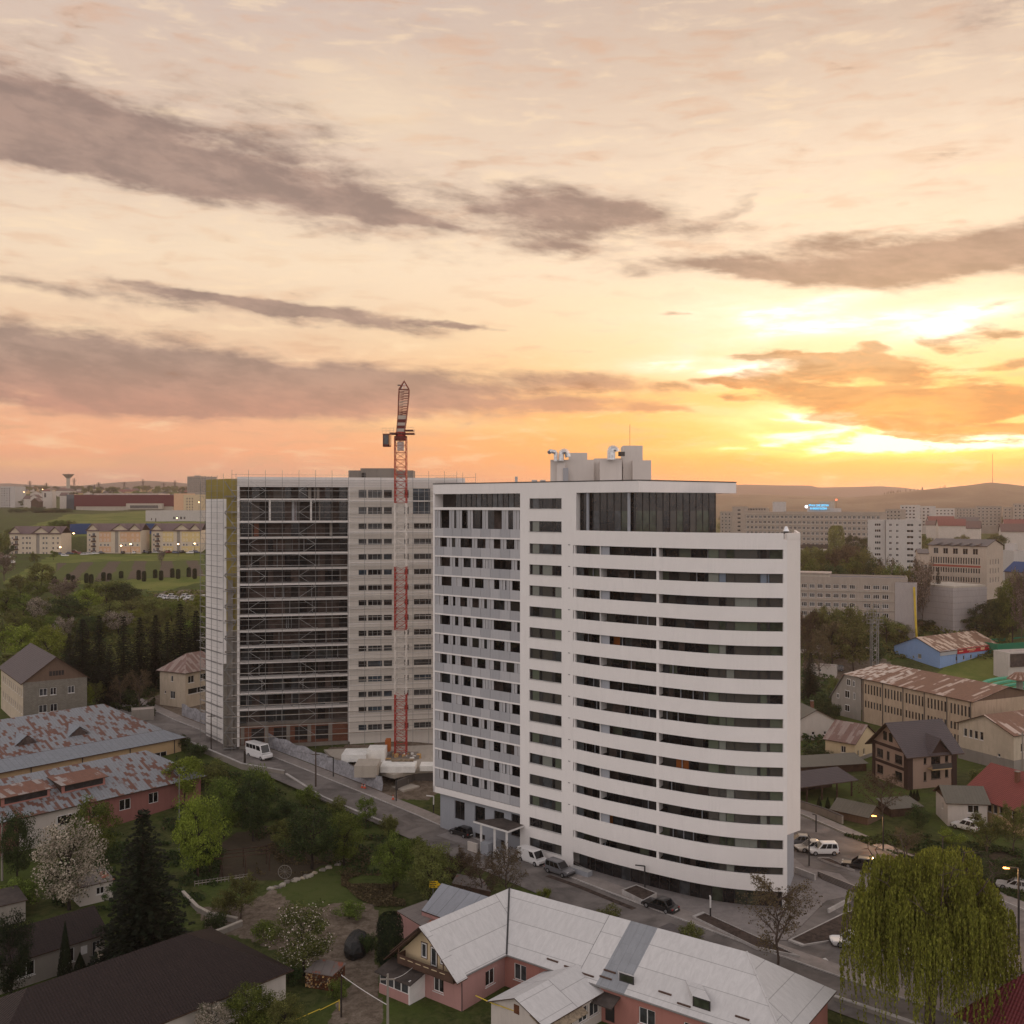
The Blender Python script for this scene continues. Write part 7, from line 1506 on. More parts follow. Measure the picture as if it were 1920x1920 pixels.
# village houses
rv = random.Random(21)
named = [(78, 98, 922, 937, 1250, 'flat', 'white cubic house with one tall window on the left slope'), (57, 71, 930, 941, 1200, 'gable_y', 'pale gabled house left of the white cubic house'), (58, 72, 937, 945, 1150, 'gable_y', 'dark gabled barn in front of the pale gabled house'), (104, 137, 917, 924, 1700, 'hip', 'wide brown hip roofed house under the water tower'), (112, 124, 926, 938, 1240, 'gable_x', 'white row house left of the glazed hall end'), (44, 57, 932, 940, 1220, 'gable_x', 'orange brick house on the left slope')]
for (x0, x1, yt, yb, Y, rf, lb_) in named:
 zb = terrain(*at_Y(x0, Y)) - 1; zt = z_at(yt + (3 if rf != 'flat' else 0), Y); house('village_house', lb_, 'house', at_Y(x0, Y), at_Y(x1, Y), 11, zb, max(3, zt - zb), rf, 3.5, 'plaster_white' if 'dark' not in lb_ else 'wood_dark', 'roof_far_brown', .5, .2, front=[(3, 5.5, max(1, zt - zb - 7), zt - zb - 1.5)] if rf == 'flat' else [], sill=False)
for i in range(72):
 px = rv.uniform(30, 388); Y = rv.uniform(1450, 2500)
 zb = terrain(*at_Y(px, Y)) - .5; w = rv.uniform(9, 20); A = at_Y(px, Y); a_ = rv.uniform(-.5, .5); B = (A[0] + w * math.cos(a_), A[1] + w * math.sin(a_))
 house('village_house', 'tiny distant house among trees along the left horizon', 'house', A, B, rv.uniform(8, 12), zb, rv.uniform(3.5, 7), rv.choice(['gable_x', 'hip', 'gable_y']), rv.uniform(2.5, 4), rv.choice(['plaster_white', 'hall_pale', 'plaster_beige']), rv.choice(['roof_far_red', 'roof_far_brown', 'roof_far_red', 'roof_tile_grey']), .5, .2, front=[(2, 3.5, 1, 2.6), (5, 6.5, 1, 2.6)], group='distant village houses along the left horizon', sill=False, budget=[0])
for i in range(34):
 px = rv.uniform(1350, 1915); Y = rv.uniform(1100, 2600)
 zb = terrain(*at_Y(px, Y)) - .5; w = rv.uniform(9, 20); A = at_Y(px, Y); a_ = rv.uniform(-.5, .5); B = (A[0] + w * math.cos(a_), A[1] + w * math.sin(a_))
 house('valley_house', 'tiny distant house in the valley below the hills on the right', 'house', A, B, rv.uniform(8, 12), zb, rv.uniform(4, 8), rv.choice(['gable_x', 'hip']), rv.uniform(2.5, 4), rv.choice(['plaster_white', 'hall_pale']), rv.choice(['roof_far_red', 'roof_far_brown', 'roof_tile_grey']), .5, .2, front=[(2, 3.5, 1, 2.6)], group='distant valley houses on the right', sill=False, budget=[0])
house('church', 'little church with a dark pointed spire on the left horizon', 'church', at_Y(173, 1600), at_Y(186, 1600), 9, 60, 6, 'gable_x', 4, 'hall_pale', 'roof_far_red', .4, .2)
m = M(); x, y = at_Y(177, 1602); m.beam((x, y, 62), (x, y, z_at(917, 1600)), 4, 'hall_pale', 4); m.beam((x, y, z_at(917, 1600)), (x, y, z_at(908, 1600)), 5, 'roof_tile_dark', 8, .2); tag(m.build('church_spire'), 'dark pointed church spire left of the maroon hall roof', 'spire')
# pylons on the horizon
def pylon(px, yb, yt, Y, w):
 x, y = at_Y(px, Y); z0, z1 = z_at(yb, Y), z_at(yt, Y); m = M(); h = z1 - z0
 for sx_, sy_ in ((-1, -1), (1, -1), (1, 1), (-1, 1)): m.beam((x + sx_ * w, y + sy_ * w, z0 - 3), (x, y, z1), .55, 'steel_dark')
 for k, wd in ((.62, 2.6), (.75, 3.2), (.88, 2.2)): m.beam((x - w * wd * .7, y, z0 + h * k), (x + w * wd * .7, y, z0 + h * k), .55, 'steel_dark')
 for k in range(4): a_ = w * (1 - k / 5); m.beam((x - a_, y, z0 + h * k / 5), (x + a_ * .8, y, z0 + h * (k + 1) / 5), .4, 'steel_dark')
 return tag(m.build('power_pylon'), 'thin steel power pylon on the left horizon', 'pylon', 'power pylons on the left horizon')
for px, yb, yt in ((56, 916, 901), (87, 917, 905), (139, 914, 896), (185, 915, 904), (233, 915, 903), (268, 915, 898), (307, 916, 905), (328, 917, 900)): pylon(px, yb, yt, 2300, 2.6)
# ================================================================ hills
def ridge(name, tab, Y0, Y1, zf, mat, n=160, rows_=14, side='R'):
 v = []; f = []
 for j in range(rows_ + 1):
  t = j / rows_; Y = Y0 + (Y1 - Y0) * t
  for i in range(n + 1):
   px = tab[0][0] + (tab[-1][0] - tab[0][0]) * i / n; top = z_at(lerp_tab(tab, px), Y1)
   k = t * t * (3 - 2 * t); x, y = at_Y(px, Y); z = zf + (top - zf) * k
   if 0 < j < rows_: z += mnoise.fractal((x * .003, y * .003, 0), 1.0, 2.0, 4) * 14 * math.sin(math.pi * t)
   v.append((x, y, z))
 for i in range(n + 1):      # far side falls away
  px = tab[0][0] + (tab[-1][0] - tab[0][0]) * i / n; x, y = at_Y(px, Y1 * 1.25); v.append((x, y, zf - 60))
 for j in range(rows_ + 1):
  for i in range(n): k = j * (n + 1) + i; f.append((k, k + 1, k + n + 2, k + n + 1))
 me = bpy.data.meshes.new(name); me.from_pydata(v, [], f); me.polygons.foreach_set('use_smooth', [True] * len(f)); me.materials.append(MT[mat]); o = bpy.data.objects.new(name, me); col.objects.link(o); o['kind'] = 'structure'; return o
mplain('hill_grass', (0.085, 0.072, 0.042, 1), 1.0, 0.45, 0.004); mplain('mountain', (0.05, 0.05, 0.055, 1), 1.0, 0.2, 0.001)
ridge('hills', [(1240, 934), (1345, 928), (1420, 927), (1500, 929.5), (1560, 930), (1590, 933), (1640, 929), (1700, 922), (1760, 916), (1810, 910.5), (1857, 904.5), (1885, 907), (1920, 911), (2050, 922), (2300, 930)], 2500, 3600, 10, 'hill_grass')
ridge('mountains', [(1200, 912), (1345, 909), (1400, 908.5), (1460, 910), (1520, 910.5), (1535, 914), (1600, 913), (1650, 911.5), (1690, 914), (1720, 918), (1800, 920), (2200, 915)], 4500, 5400, 0, 'mountain', 90, 6)
ridge('mountains', [(-500, 900), (-40, 909), (15, 906), (40, 908), (75, 909.5), (110, 912), (150, 911), (180, 908), (225, 904), (280, 901.5), (320, 904), (380, 909), (500, 912), (800, 915)], 4500, 5400, 60, 'mountain', 90, 6)
x, y = at_Y(1861, 3595); zt = z_at(851, 3595); m = M(); m.beam((x, y, 100), (x, y, zt), 1.6, 'crane_dark', 4, .9); tag(m.build('radio_mast'), 'tall thin radio mast on top of the hill at the right', 'mast')
m = M();
for k in range(26):
 px = rv.uniform(1640, 1780); a = at_Y(px, 3570); z = z_at(lerp_tab([(1640, 929), (1700, 922), (1760, 916), (1780, 914)], px), 3600); m.beam((a[0], a[1], z - 4), (a[0], a[1], z + rv.uniform(4, 11)), 4.5, 'thuja', 5, 1.5)
tag(m.build('ridge_trees'), 'row of tiny trees along the ridge of the right hill', 'trees', kind='stuff')
# ================================================================ vegetation
def rvec(r):
 while True:
  v = Vector((r.uniform(-1, 1), r.uniform(-1, 1), r.uniform(-1, 1)))
  if 0.05 < v.length < 1: return v
class Leafs:
 def __init__(self): self.v = []; self.f = []
 def leaf(self, c, s_, n=None, r=rnd):
  n = (n or rvec(r)).normalized(); a = n.cross(Vector((0.3, 0.2, 1)));
  if a.length < .05: a = Vector((1, 0, 0))
  a.normalize(); b = n.cross(a); k = len(self.v); w = s_ * r.uniform(.7, 1.2); h = s_ * r.uniform(.5, .9)
  for x, y in ((-w, -h * .6), (w * .3, -h), (w, h * .5), (-w * .2, h)): self.v.append(tuple(c + a * x + b * y))
  self.f.append((k, k + 1, k + 2, k + 3))
def tmpl(name, lf, mats):
 me = bpy.data.meshes.new(name); me.from_pydata(lf.v, [], lf.f)
 for m in mats: me.materials.append(MT[m])
 return me
def limbs(r, h0, top, n, spread, w0, curv=.15, sub=3):
 """tapered trunk with limbs and twigs, unit height"""
 m = M(); tips = []
 pts = [Vector((0, 0, -.04))];
 for k in range(1, 6): pts.append(Vector((r.uniform(-1, 1) * .012 * k, r.uniform(-1, 1) * .012 * k, top * k / 5)))
 for k in range(5): m.beam(pts[k], pts[k + 1], w0 * (1 - .16 * k), 'bark', 6, w0 * (1 - .16 * (k + 1)))
 for i in range(n):
  t = h0 + (top - h0) * (i / n) ** .9; p = Vector((0, 0, t)); a = i * 2.4 + r.uniform(-.4, .4); L = spread * (1.0 - .45 * (t - h0) / max(.01, top - h0)) * r.uniform(.75, 1.1)
  d = Vector((math.cos(a), math.sin(a), r.uniform(.35, .9))).normalized(); q = p
  for k in range(3):
   d2 = (d + rvec(r) * curv + Vector((0, 0, .08))).normalized(); e = q + d2 * L / 3; w = w0 * .42 * (1 - .28 * k); m.beam(q, e, w, 'bark', 4, w * .7)
   for j in range(sub):
    d3 = (d2 + rvec(r) * .9).normalized(); e3 = e + d3 * L * r.uniform(.18, .38); m.beam(e, e3, w * .4, 'bark', 3, w * .15); tips.append(e3); tips.append((e + e3) / 2)
    if sub > 3:
     for _ in range(3): d4 = (d3 + rvec(r) * .8).normalized(); e4 = e3 + d4 * L * r.uniform(.1, .22); m.beam(e3, e4, w * .2, 'bark', 3, w * .1); tips.append(e4)
   q = e; d = d2
  tips.append(q)
 return m, tips
def beams_mesh(name, m, mat):
 me = bpy.data.meshes.new(name); me.from_pydata(m.v, [], m.f); me.materials.append(MT[mat]); return me
TP = {}
def broad(key, seed, n_leaf=3200, ls=.020, z0=.22, sx=.5, lumps=34, fill=.35, topw=.8):
 r = random.Random(seed); m, tips = limbs(r, .22, .72, 9, .38, .045); L = Leafs(); cs = []
 for i in range(lumps):
  v = rvec(r).normalized() * r.uniform(.45, .88); zc = z0 + (1 - z0) * .5;
  w = 1.0 if v.z < 0 else (1 - (1 - topw) * v.z)
  cs.append((Vector((v.x * sx * w, v.y * sx * w, zc + v.z * (1 - z0) * .5)), r.uniform(.09, .17)))
 per = n_leaf // lumps
 for c, rad in cs:
  for _ in range(per):
   v = rvec(r).normalized() * rad * (r.random() ** fill); v.z *= .8; L.leaf(c + v, ls, (v.normalized() + rvec(r) * .8), r)
 TP[key] = (tmpl('crown', L, ['leaf_green']), beams_mesh('trunk', m, 'bark_dark'))
for k in range(5): broad(f'b{k}', 100 + k, 4200, .017, z0=.16 + .03 * (k % 3), sx=.50, lumps=30 + 6 * k, topw=.65 + .08 * k)
for k in range(2): broad(f'd{k}', 300 + k, 9000, .0125, z0=.10, sx=.50, lumps=52, topw=.75)        # denser, finer, for the near ones
def bush(key, seed):
 r = random.Random(seed); L = Leafs(); m, _ = limbs(r, .05, .5, 5, .35, .03, sub=2)
 for i in range(22):
  a = r.uniform(0, 6.28); d = r.random() ** .6 * .42; c = Vector((math.cos(a) * d, math.sin(a) * d, r.uniform(.12, .8 - d * .7)))
  for _ in range(130): v = rvec(r).normalized() * r.uniform(.08, .17) ; L.leaf(c + v, .022, v + rvec(r) * .1, r)
 TP[key] = (tmpl('crown', L, ['leaf_green']), beams_mesh('trunk', m, 'bark_dark'))
for k in range(3): bush(f'u{k}', 500 + k)
def bare(key, seed, nl, ls=.010, n=12):
 r = random.Random(seed); m, tips = limbs(r, .18, .80, n, .46, .034, .28, 5); L = Leafs()
 for t in tips:
  for _ in range(nl): L.leaf(t + rvec(r) * .035, ls * r.uniform(.6, 1.2), None, r)
 TP[key] = (tmpl('crown', L, ['leaf_brown']), beams_mesh('trunk', m, 'twig'))
bare('t0', 700, 4); bare('t1', 701, 3, .012); bare('t2', 702, 7, .013, 14)
def spruce(key, seed, lay=30, wide=.26):
 r = random.Random(seed); L = Leafs(); m = M(); m.beam((0, 0, -.03), (0, 0, .99), .03, 'bark', 6, .003)
 for i in range(lay):
  t = .06 + .92 * (i / lay); rad = wide * (1 - t) ** .85 * r.uniform(.85, 1.1) + .008; nb = max(5, int(13 * (1 - t) + 4))
  for b in range(nb):
   a = 6.28 * b / nb + r.uniform(-.25, .25) + i; rr_ = rad * r.uniform(.75, 1.12); d = Vector((math.cos(a), math.sin(a), 0))
   ns = max(3, int(rr_ / .018))
   for k in range(1, ns + 1):
    u = k / ns; p = d * rr_ * u + Vector((0, 0, t + .02 - .10 * rr_ * 2.2 * u * u)); sd = Vector((-d.y, d.x, 0))
    for _ in range(3): L.leaf(p + sd * r.uniform(-1, 1) * .028 * (1.1 - u * .7) + Vector((0, 0, r.uniform(-.016, .004))), .014, Vector((r.uniform(-.5, .5), r.uniform(-.5, .5), 1)), r)
 TP[key] = (tmpl('crown', L, ['needle']), beams_mesh('trunk', m, 'bark_dark'))
spruce('s0', 800); spruce('s1', 801, 26, .22); spruce('s2', 802, 34, .30)
def column(key, seed, taper=.5):
 r = random.Random(seed); L = Leafs(); m = M(); m.beam((0, 0, -.02), (0, 0, .8), .05, 'bark', 5, .02)
 for _ in range(3600):
  t = r.random(); a = r.uniform(0, 6.28); rad = .5 * min(1, (1 - t) ** taper * 1.25 + .02) * min(1, .6 + t * 3) * r.uniform(.82, 1.03)
  L.leaf(Vector((math.cos(a) * rad, math.sin(a) * rad, t)), .030, Vector((math.cos(a), math.sin(a), .2)) + rvec(r) * .6, r)
 TP[key] = (tmpl('crown', L, ['thuja']), beams_mesh('trunk', m, 'bark_dark'))
column('c0', 900, .16); column('c1', 901, .9)
tn = [0]
def tree(name, label, cat, key, x, y, z, h, w, leaf, group=None, trunk=True, kscale=None):
 cr, tk = TP[key]; root = thing(name, label, cat, (x, y, z), group, rz=rnd.uniform(0, 6.28)); root.scale = (1, 1, 1)
 c = bpy.data.objects.new('crown', cr); col.objects.link(c); c.parent = root; c.scale = (w, w, h); c.material_slots[0].link = 'OBJECT'; c.material_slots[0].material = MT[leaf]
 if trunk: t = bpy.data.objects.new('trunk', tk); col.objects.link(t); t.parent = root; t.scale = (w, w, h) if not kscale else kscale
 return root
def ptree(name, label, cat, key, px, yb, yt, hw, leaf, group=None, Y=None, zg=None, kw=1.0):
 """tree by its photo outline: centre column, foot row, top row, half width; foot stands on the terrain"""
 if Y is None: x, y = gnd(px, yb)
 else: x, y = at_Y(px, Y)
 z = terrain(x, y) if zg is None else zg; h = z_at(yt, y) - z; w = 2 * hw * y / F / {'b': .98, 'd': .98, 'u': 1.0, 't': .98, 's': .52, 'c': 1.0}[key[0]] * kw
 return tree(name, label, cat, key, x, y, z - .15, h + .15, w, leaf, group)
G1 = 'trees on the slope at the left'
mid = [  # px, foot, top, half width, template, leaf, label
 (8, 1090, 1038, 24, 't2', 'leaf_blossom_pink', 'pinkish blossoming tree at the left edge below the apartment houses'), (38, 1122, 1074, 26, 'b0', 'leaf_olive', None), (78, 1112, 1050, 26, 'b1', 'leaf_olive', 'olive round tree just left of the striped field'),
 (70, 1128, 1086, 26, 'b2', 'leaf_green', None), (122, 1134, 1086, 30, 't2', 'leaf_blossom_pink', 'wide pinkish budding tree in the middle of the left slope'), (10, 1165, 1098, 30, 'b3', 'leaf_green', None), (44, 1168, 1112, 26, 'b4', 'leaf_green', None),
 (72, 1172, 1116, 20, 'b1', 'leaf_blossom', 'white blossoming tree at the left between green trees'), (28, 1182, 1138, 24, 'b0', 'leaf_olive', None), (200, 1134, 1084, 40, 'b2', 'leaf_green', 'broad green tree crowned by dark foliage right of the pinkish tree'), (232, 1138, 1090, 30, 'b3', 'leaf_dark', None),
 (128, 1172, 1116, 36, 'b4', 'leaf_dark', 'dark bushy tree right of the white blossoming tree'), (165, 1156, 1100, 28, 'b1', 'leaf_yellow', None), (205, 1172, 1122, 34, 'b0', 'leaf_olive', None), (246, 1164, 1122, 32, 'b2', 'leaf_olive', None), (286, 1160, 1118, 28, 'b3', 'leaf_olive', None),
 (322, 1168, 1122, 28, 'b4', 'leaf_green', None), (352, 1176, 1128, 26, 'b0', 'leaf_olive', None), (378, 1150, 1112, 20, 'b1', 'leaf_yellow', None), (122, 1206, 1158, 22, 't2', 'leaf_blossom', 'pale blossoming tree left of the tall spruces'), (222, 1192, 1142, 26, 'b2', 'leaf_blossom', 'pale pink blossoming tree behind the spruces'),
 (38, 1240, 1168, 36, 'b3', 'leaf_yellow', 'yellow green tree behind the grey block house'), (88, 1250, 1170, 34, 'b4', 'leaf_yellow', 'second yellow green tree behind the grey block house'), (132, 1236, 1186, 24, 'b0', 'leaf_olive', None), (6, 1220, 1168, 20, 'b1', 'leaf_green', None), (60, 1205, 1150, 22, 'b2', 'leaf_green', None),
 (98, 1200, 1150, 20, 'b3', 'leaf_green', None), (165, 1200, 1150, 26, 'b1', 'leaf_dark', None), (275, 1200, 1150, 28, 'b4', 'leaf_olive', None), (300, 1190, 1138, 20, 't2', 'leaf_olive', None), (350, 1205, 1160, 24, 'b0', 'leaf_green', None), (100, 1050, 1030, 8, 'b0', 'leaf_green', None),
 (303, 1060, 1032, 8, 't2', 'leaf_blossom', 'small round pale tree below the right apartment house'), (0, 1060, 990, 16, 'b2', 'leaf_olive', None), (14, 1050, 1010, 12, 'b3', 'leaf_dark', None), (64, 1060, 1032, 9, 'b0', 'leaf_olive', None), (20, 1150, 1120, 20, 'b0', 'leaf_green', None), (100, 1160, 1130, 20, 'b3', 'leaf_green', None),
 (140, 1150, 1120, 20, 'b2', 'leaf_olive', None), (188, 1190, 1150, 22, 'b4', 'leaf_green', None), (252, 1185, 1140, 20, 'b3', 'leaf_yellow', None), (325, 1215, 1160, 24, 'b1', 'leaf_olive', None), (60, 1235, 1180, 24, 'b1', 'leaf_yellow', None), (378, 1200, 1150, 20, 'b3', 'leaf_green', None)]
for px, yb, yt, hw, key, leaf, lb_ in mid:
 tone = {'leaf_olive': 'olive brown', 'leaf_green': 'green', 'leaf_dark': 'dark green', 'leaf_yellow': 'yellow green'}.get(leaf, 'pale')
 ptree('slope_tree', lb_ or f'{tone} bushy tree in the tree belt on the left slope', 'tree', key, px, yb, yt, hw * 1.12, leaf, G1)
for px, yb, yt, hw, k in ((155, 1300, 1158, 40, 's2'), (186, 1288, 1150, 30, 's0'), (232, 1290, 1152, 34, 's1'), (262, 1294, 1154, 30, 's0'), (292, 1286, 1150, 30, 's2'), (338, 1292, 1128, 36, 's0'), (314, 1296, 1162, 28, 's1'), (368, 1288, 1142, 36, 's2'), (206, 1322, 1205, 34, 's1'), (130, 1282, 1185, 26, 's0'), (390, 1282, 1160, 26, 's1')):
 ptree('spruce', {155: 'broad dark spruce at the left end of the spruce row', 338: 'tallest dark spruce in the row, near its right end', 206: 'lower dark spruce standing in front of the row'}.get(px, 'tall dark spruce in the dense row left of the unfinished tower'), 'spruce', k, px, yb, yt, hw, 'needle', 'dark spruces in a row left of the unfinished tower')
for px, yb, yt, hw, leaf in ((225, 1330, 1262, 26, 'leaf_brown'), (262, 1336, 1252, 34, 'leaf_brown'), (180, 1325, 1280, 26, 'leaf_olive'), (158, 1338, 1284, 22, 'leaf_yellow')):
 ptree('bare_tree', {225: 'brown budding tree left of the hipped house', 262: 'leafless brown tree with thin trunks by the hipped house', 180: 'olive shrub tree beside the grey block house', 158: 'yellow green young tree in front of the block house wall'}[px], 'tree', 't1' if leaf == 'leaf_brown' else 't2', px, yb, yt, hw, leaf)
for px, yt, yb in ((60, 1079, 1090), (68, 1080, 1089), (95, 1078, 1094), (102, 1081, 1094), (128, 1076, 1087), (137, 1079, 1091), (162, 1075, 1093), (171, 1077, 1096), (194, 1073, 1089), (205, 1075, 1087), (227, 1071, 1084), (260, 1069, 1087), (270, 1071, 1090), (291, 1068, 1084), (302, 1070, 1088), (323, 1066, 1083), (334, 1067, 1085), (354, 1064, 1082), (365, 1066, 1085)):
 ptree('clipped_cypress', 'dark clipped cypress in the row of pairs across the field', 'cypress', 'c0', px, yb, yt, 4.2, 'thuja', 'clipped cypresses in pairs across the field')
# far tree belts (countable groups, horizon woods as a mass)
rf_ = random.Random(77)
for i in range(70):
 px = rf_.uniform(28, 390); Y = rf_.uniform(1250, 2450)
 if 139 < px < 326 and Y < 1300: continue
 x, y = at_Y(px, Y); h = rf_.uniform(9, 17); tree('distant_tree', 'tiny distant tree between the houses on the left horizon', 'tree', f'b{i % 5}', x, y, terrain(x, y) - 1, h, h * rf_.uniform(1, 1.6), rf_.choice(['leaf_olive', 'leaf_green', 'leaf_dark']), 'distant trees on the left horizon')
for i in range(80):
 px = rf_.uniform(1345, 1925); Y = rf_.uniform(720, 2300); x, y = at_Y(px, Y); h = rf_.uniform(8, 16)
 tree('valley_tree', 'tiny distant tree in the valley town on the right', 'tree', f'b{i % 5}', x, y, terrain(x, y) - 1, h, h * rf_.uniform(1, 1.7), rf_.choice(['leaf_olive', 'leaf_olive', 'leaf_green', 'leaf_dark']), 'distant trees in the valley on the right')
for i in range(20):
 px = (30 + i * 5.2); x, y = at_Y(px, 636 if px < 100 else 700); h = rf_.uniform(5, 9); tree('hedge_tree', 'small tree in the belt behind the left apartment house', 'tree', f'b{i % 5}', x, y, terrain(x, y) - .5, h, h * 1.6, rf_.choice(['leaf_olive', 'leaf_green']), 'tree belt behind the left apartment house')
for i in range(16):
 x, y = at_Y(rf_.uniform(30, 125), rf_.uniform(1080, 1180)); h = rf_.uniform(3, 7); tree('hedge_bush', 'scrubby bush on the bank left of the maroon hall', 'bush', f'u{i % 3}', x, y, terrain(x, y) - .3, h, h * 3, rf_.choice(['leaf_olive', 'leaf_dark']), 'bushes on the bank left of the maroon hall')
# right middle distance: px, foot/Y, top, half width
rt_ = [(1508, 400, 1018, 26, 'b0', 'leaf_olive'), (1540, 410, 1022, 30, 'b1', 'leaf_olive'), (1580, 405, 1018, 34, 'b2', 'leaf_brown'), (1618, 400, 1026, 30, 'b3', 'leaf_olive'), (1600, 385, 1044, 34, 'b4', 'leaf_green'), (1530, 380, 1040, 34, 'b0', 'leaf_green'), (1560, 376, 1052, 30, 'b1', 'leaf_dark'), (1636, 380, 1046, 26, 'b3', 'leaf_dark'),
 (1665, 372, 1040, 26, 't1', 'leaf_brown'), (1680, 366, 1052, 26, 'b2', 'leaf_green'), (1706, 352, 1060, 24, 't2', 'leaf_olive'), (1730, 345, 1050, 24, 't2', 'leaf_blossom_pink'), (1650, 368, 1060, 22, 'b4', 'leaf_olive'), (1600, 600, 1000, 20, 'b1', 'leaf_dark'), (1625, 560, 1005, 20, 'b3', 'leaf_dark'), (1520, 560, 1022, 24, 'b0', 'leaf_olive'), (1550, 540, 1028, 26, 'b2', 'leaf_olive'), (1590, 520, 1020, 26, 'b4', 'leaf_brown'),
 (1900, 345, 1060, 30, 'b0', 'leaf_olive'), (1898, 330, 1090, 30, 'b3', 'leaf_green'), (1915, 325, 1070, 24, 't2', 'leaf_blossom_pink'), (1858, 336, 1120, 36, 'b1', 'leaf_dark'), (1876, 340, 1130, 36, 'b2', 'leaf_dark'), (1906, 342, 1120, 30, 'b4', 'leaf_dark'), (1832, 338, 1146, 26, 'b0', 'leaf_dark'), (1892, 338, 1152, 34, 'b3', 'leaf_dark'),
 (1512, 318, 1146, 26, 't2', 'leaf_brown'), (1545, 322, 1140, 34, 't2', 'leaf_olive'), (1580, 318, 1130, 40, 'b2', 'leaf_olive'), (1612, 312, 1142, 36, 't2', 'leaf_olive'), (1560, 308, 1160, 40, 'b1', 'leaf_brown'), (1600, 304, 1165, 38, 'b3', 'leaf_olive'), (1662, 330, 1150, 30, 'b0', 'leaf_olive'), (1700, 338, 1156, 30, 't2', 'leaf_brown'), (1684, 334, 1168, 30, 'b4', 'leaf_olive'), (1735, 345, 1160, 18, 'b2', 'leaf_dark'), (1634, 305, 1180, 24, 'b1', 'leaf_dark'),
 (1508, 300, 1180, 24, 't1', 'leaf_brown'), (1536, 296, 1190, 26, 't1', 'leaf_brown'), (1530, 330, 1150, 30, 't2', 'leaf_olive'), (1805, 640, 1000, 20, 'b0', 'leaf_olive'), (1870, 600, 1000, 22, 'b1', 'leaf_dark'), (1846, 590, 1010, 16, 'b2', 'leaf_olive'), (1730, 640, 1002, 16, 'b3', 'leaf_green'), (1745, 620, 1008, 16, 'b4', 'leaf_olive')]
for px, Y, yt, hw, key, leaf in rt_:
 tone = {'leaf_olive': 'olive', 'leaf_green': 'green', 'leaf_dark': 'dark green', 'leaf_brown': 'brown budding', 'leaf_blossom_pink': 'pale blossoming'}[leaf]
 where = 'behind the long slab block' if Y > 344 and px < 1760 and Y < 480 else 'in front of the hospital' if Y >= 500 and px < 1700 else 'in front of the long slab block' if px < 1760 and Y < 344 else 'at the right edge behind the stadium' if Y < 360 else 'in the town at the upper right'
 ptree('park_tree', f'{tone} tree {where}', 'tree', key, px, 0, yt, hw * 1.08, leaf, f'trees {where}', Y=Y)
ptree('poplar', 'tall narrow pair of olive poplars in front of the hospital', 'tree', 'c0', 1568, 0, 986, 15, 'leaf_olive', Y=590); ptree('spruce', 'single dark spruce in front of the pale school', 'spruce', 's2', 1759, 0, 1062, 13, 'needle', Y=350)
ptree('spruce', 'dark spruce at the right side of the white tower by the small kiosk', 'spruce', 's2', 1520, 1312, 1222, 22, 'needle')
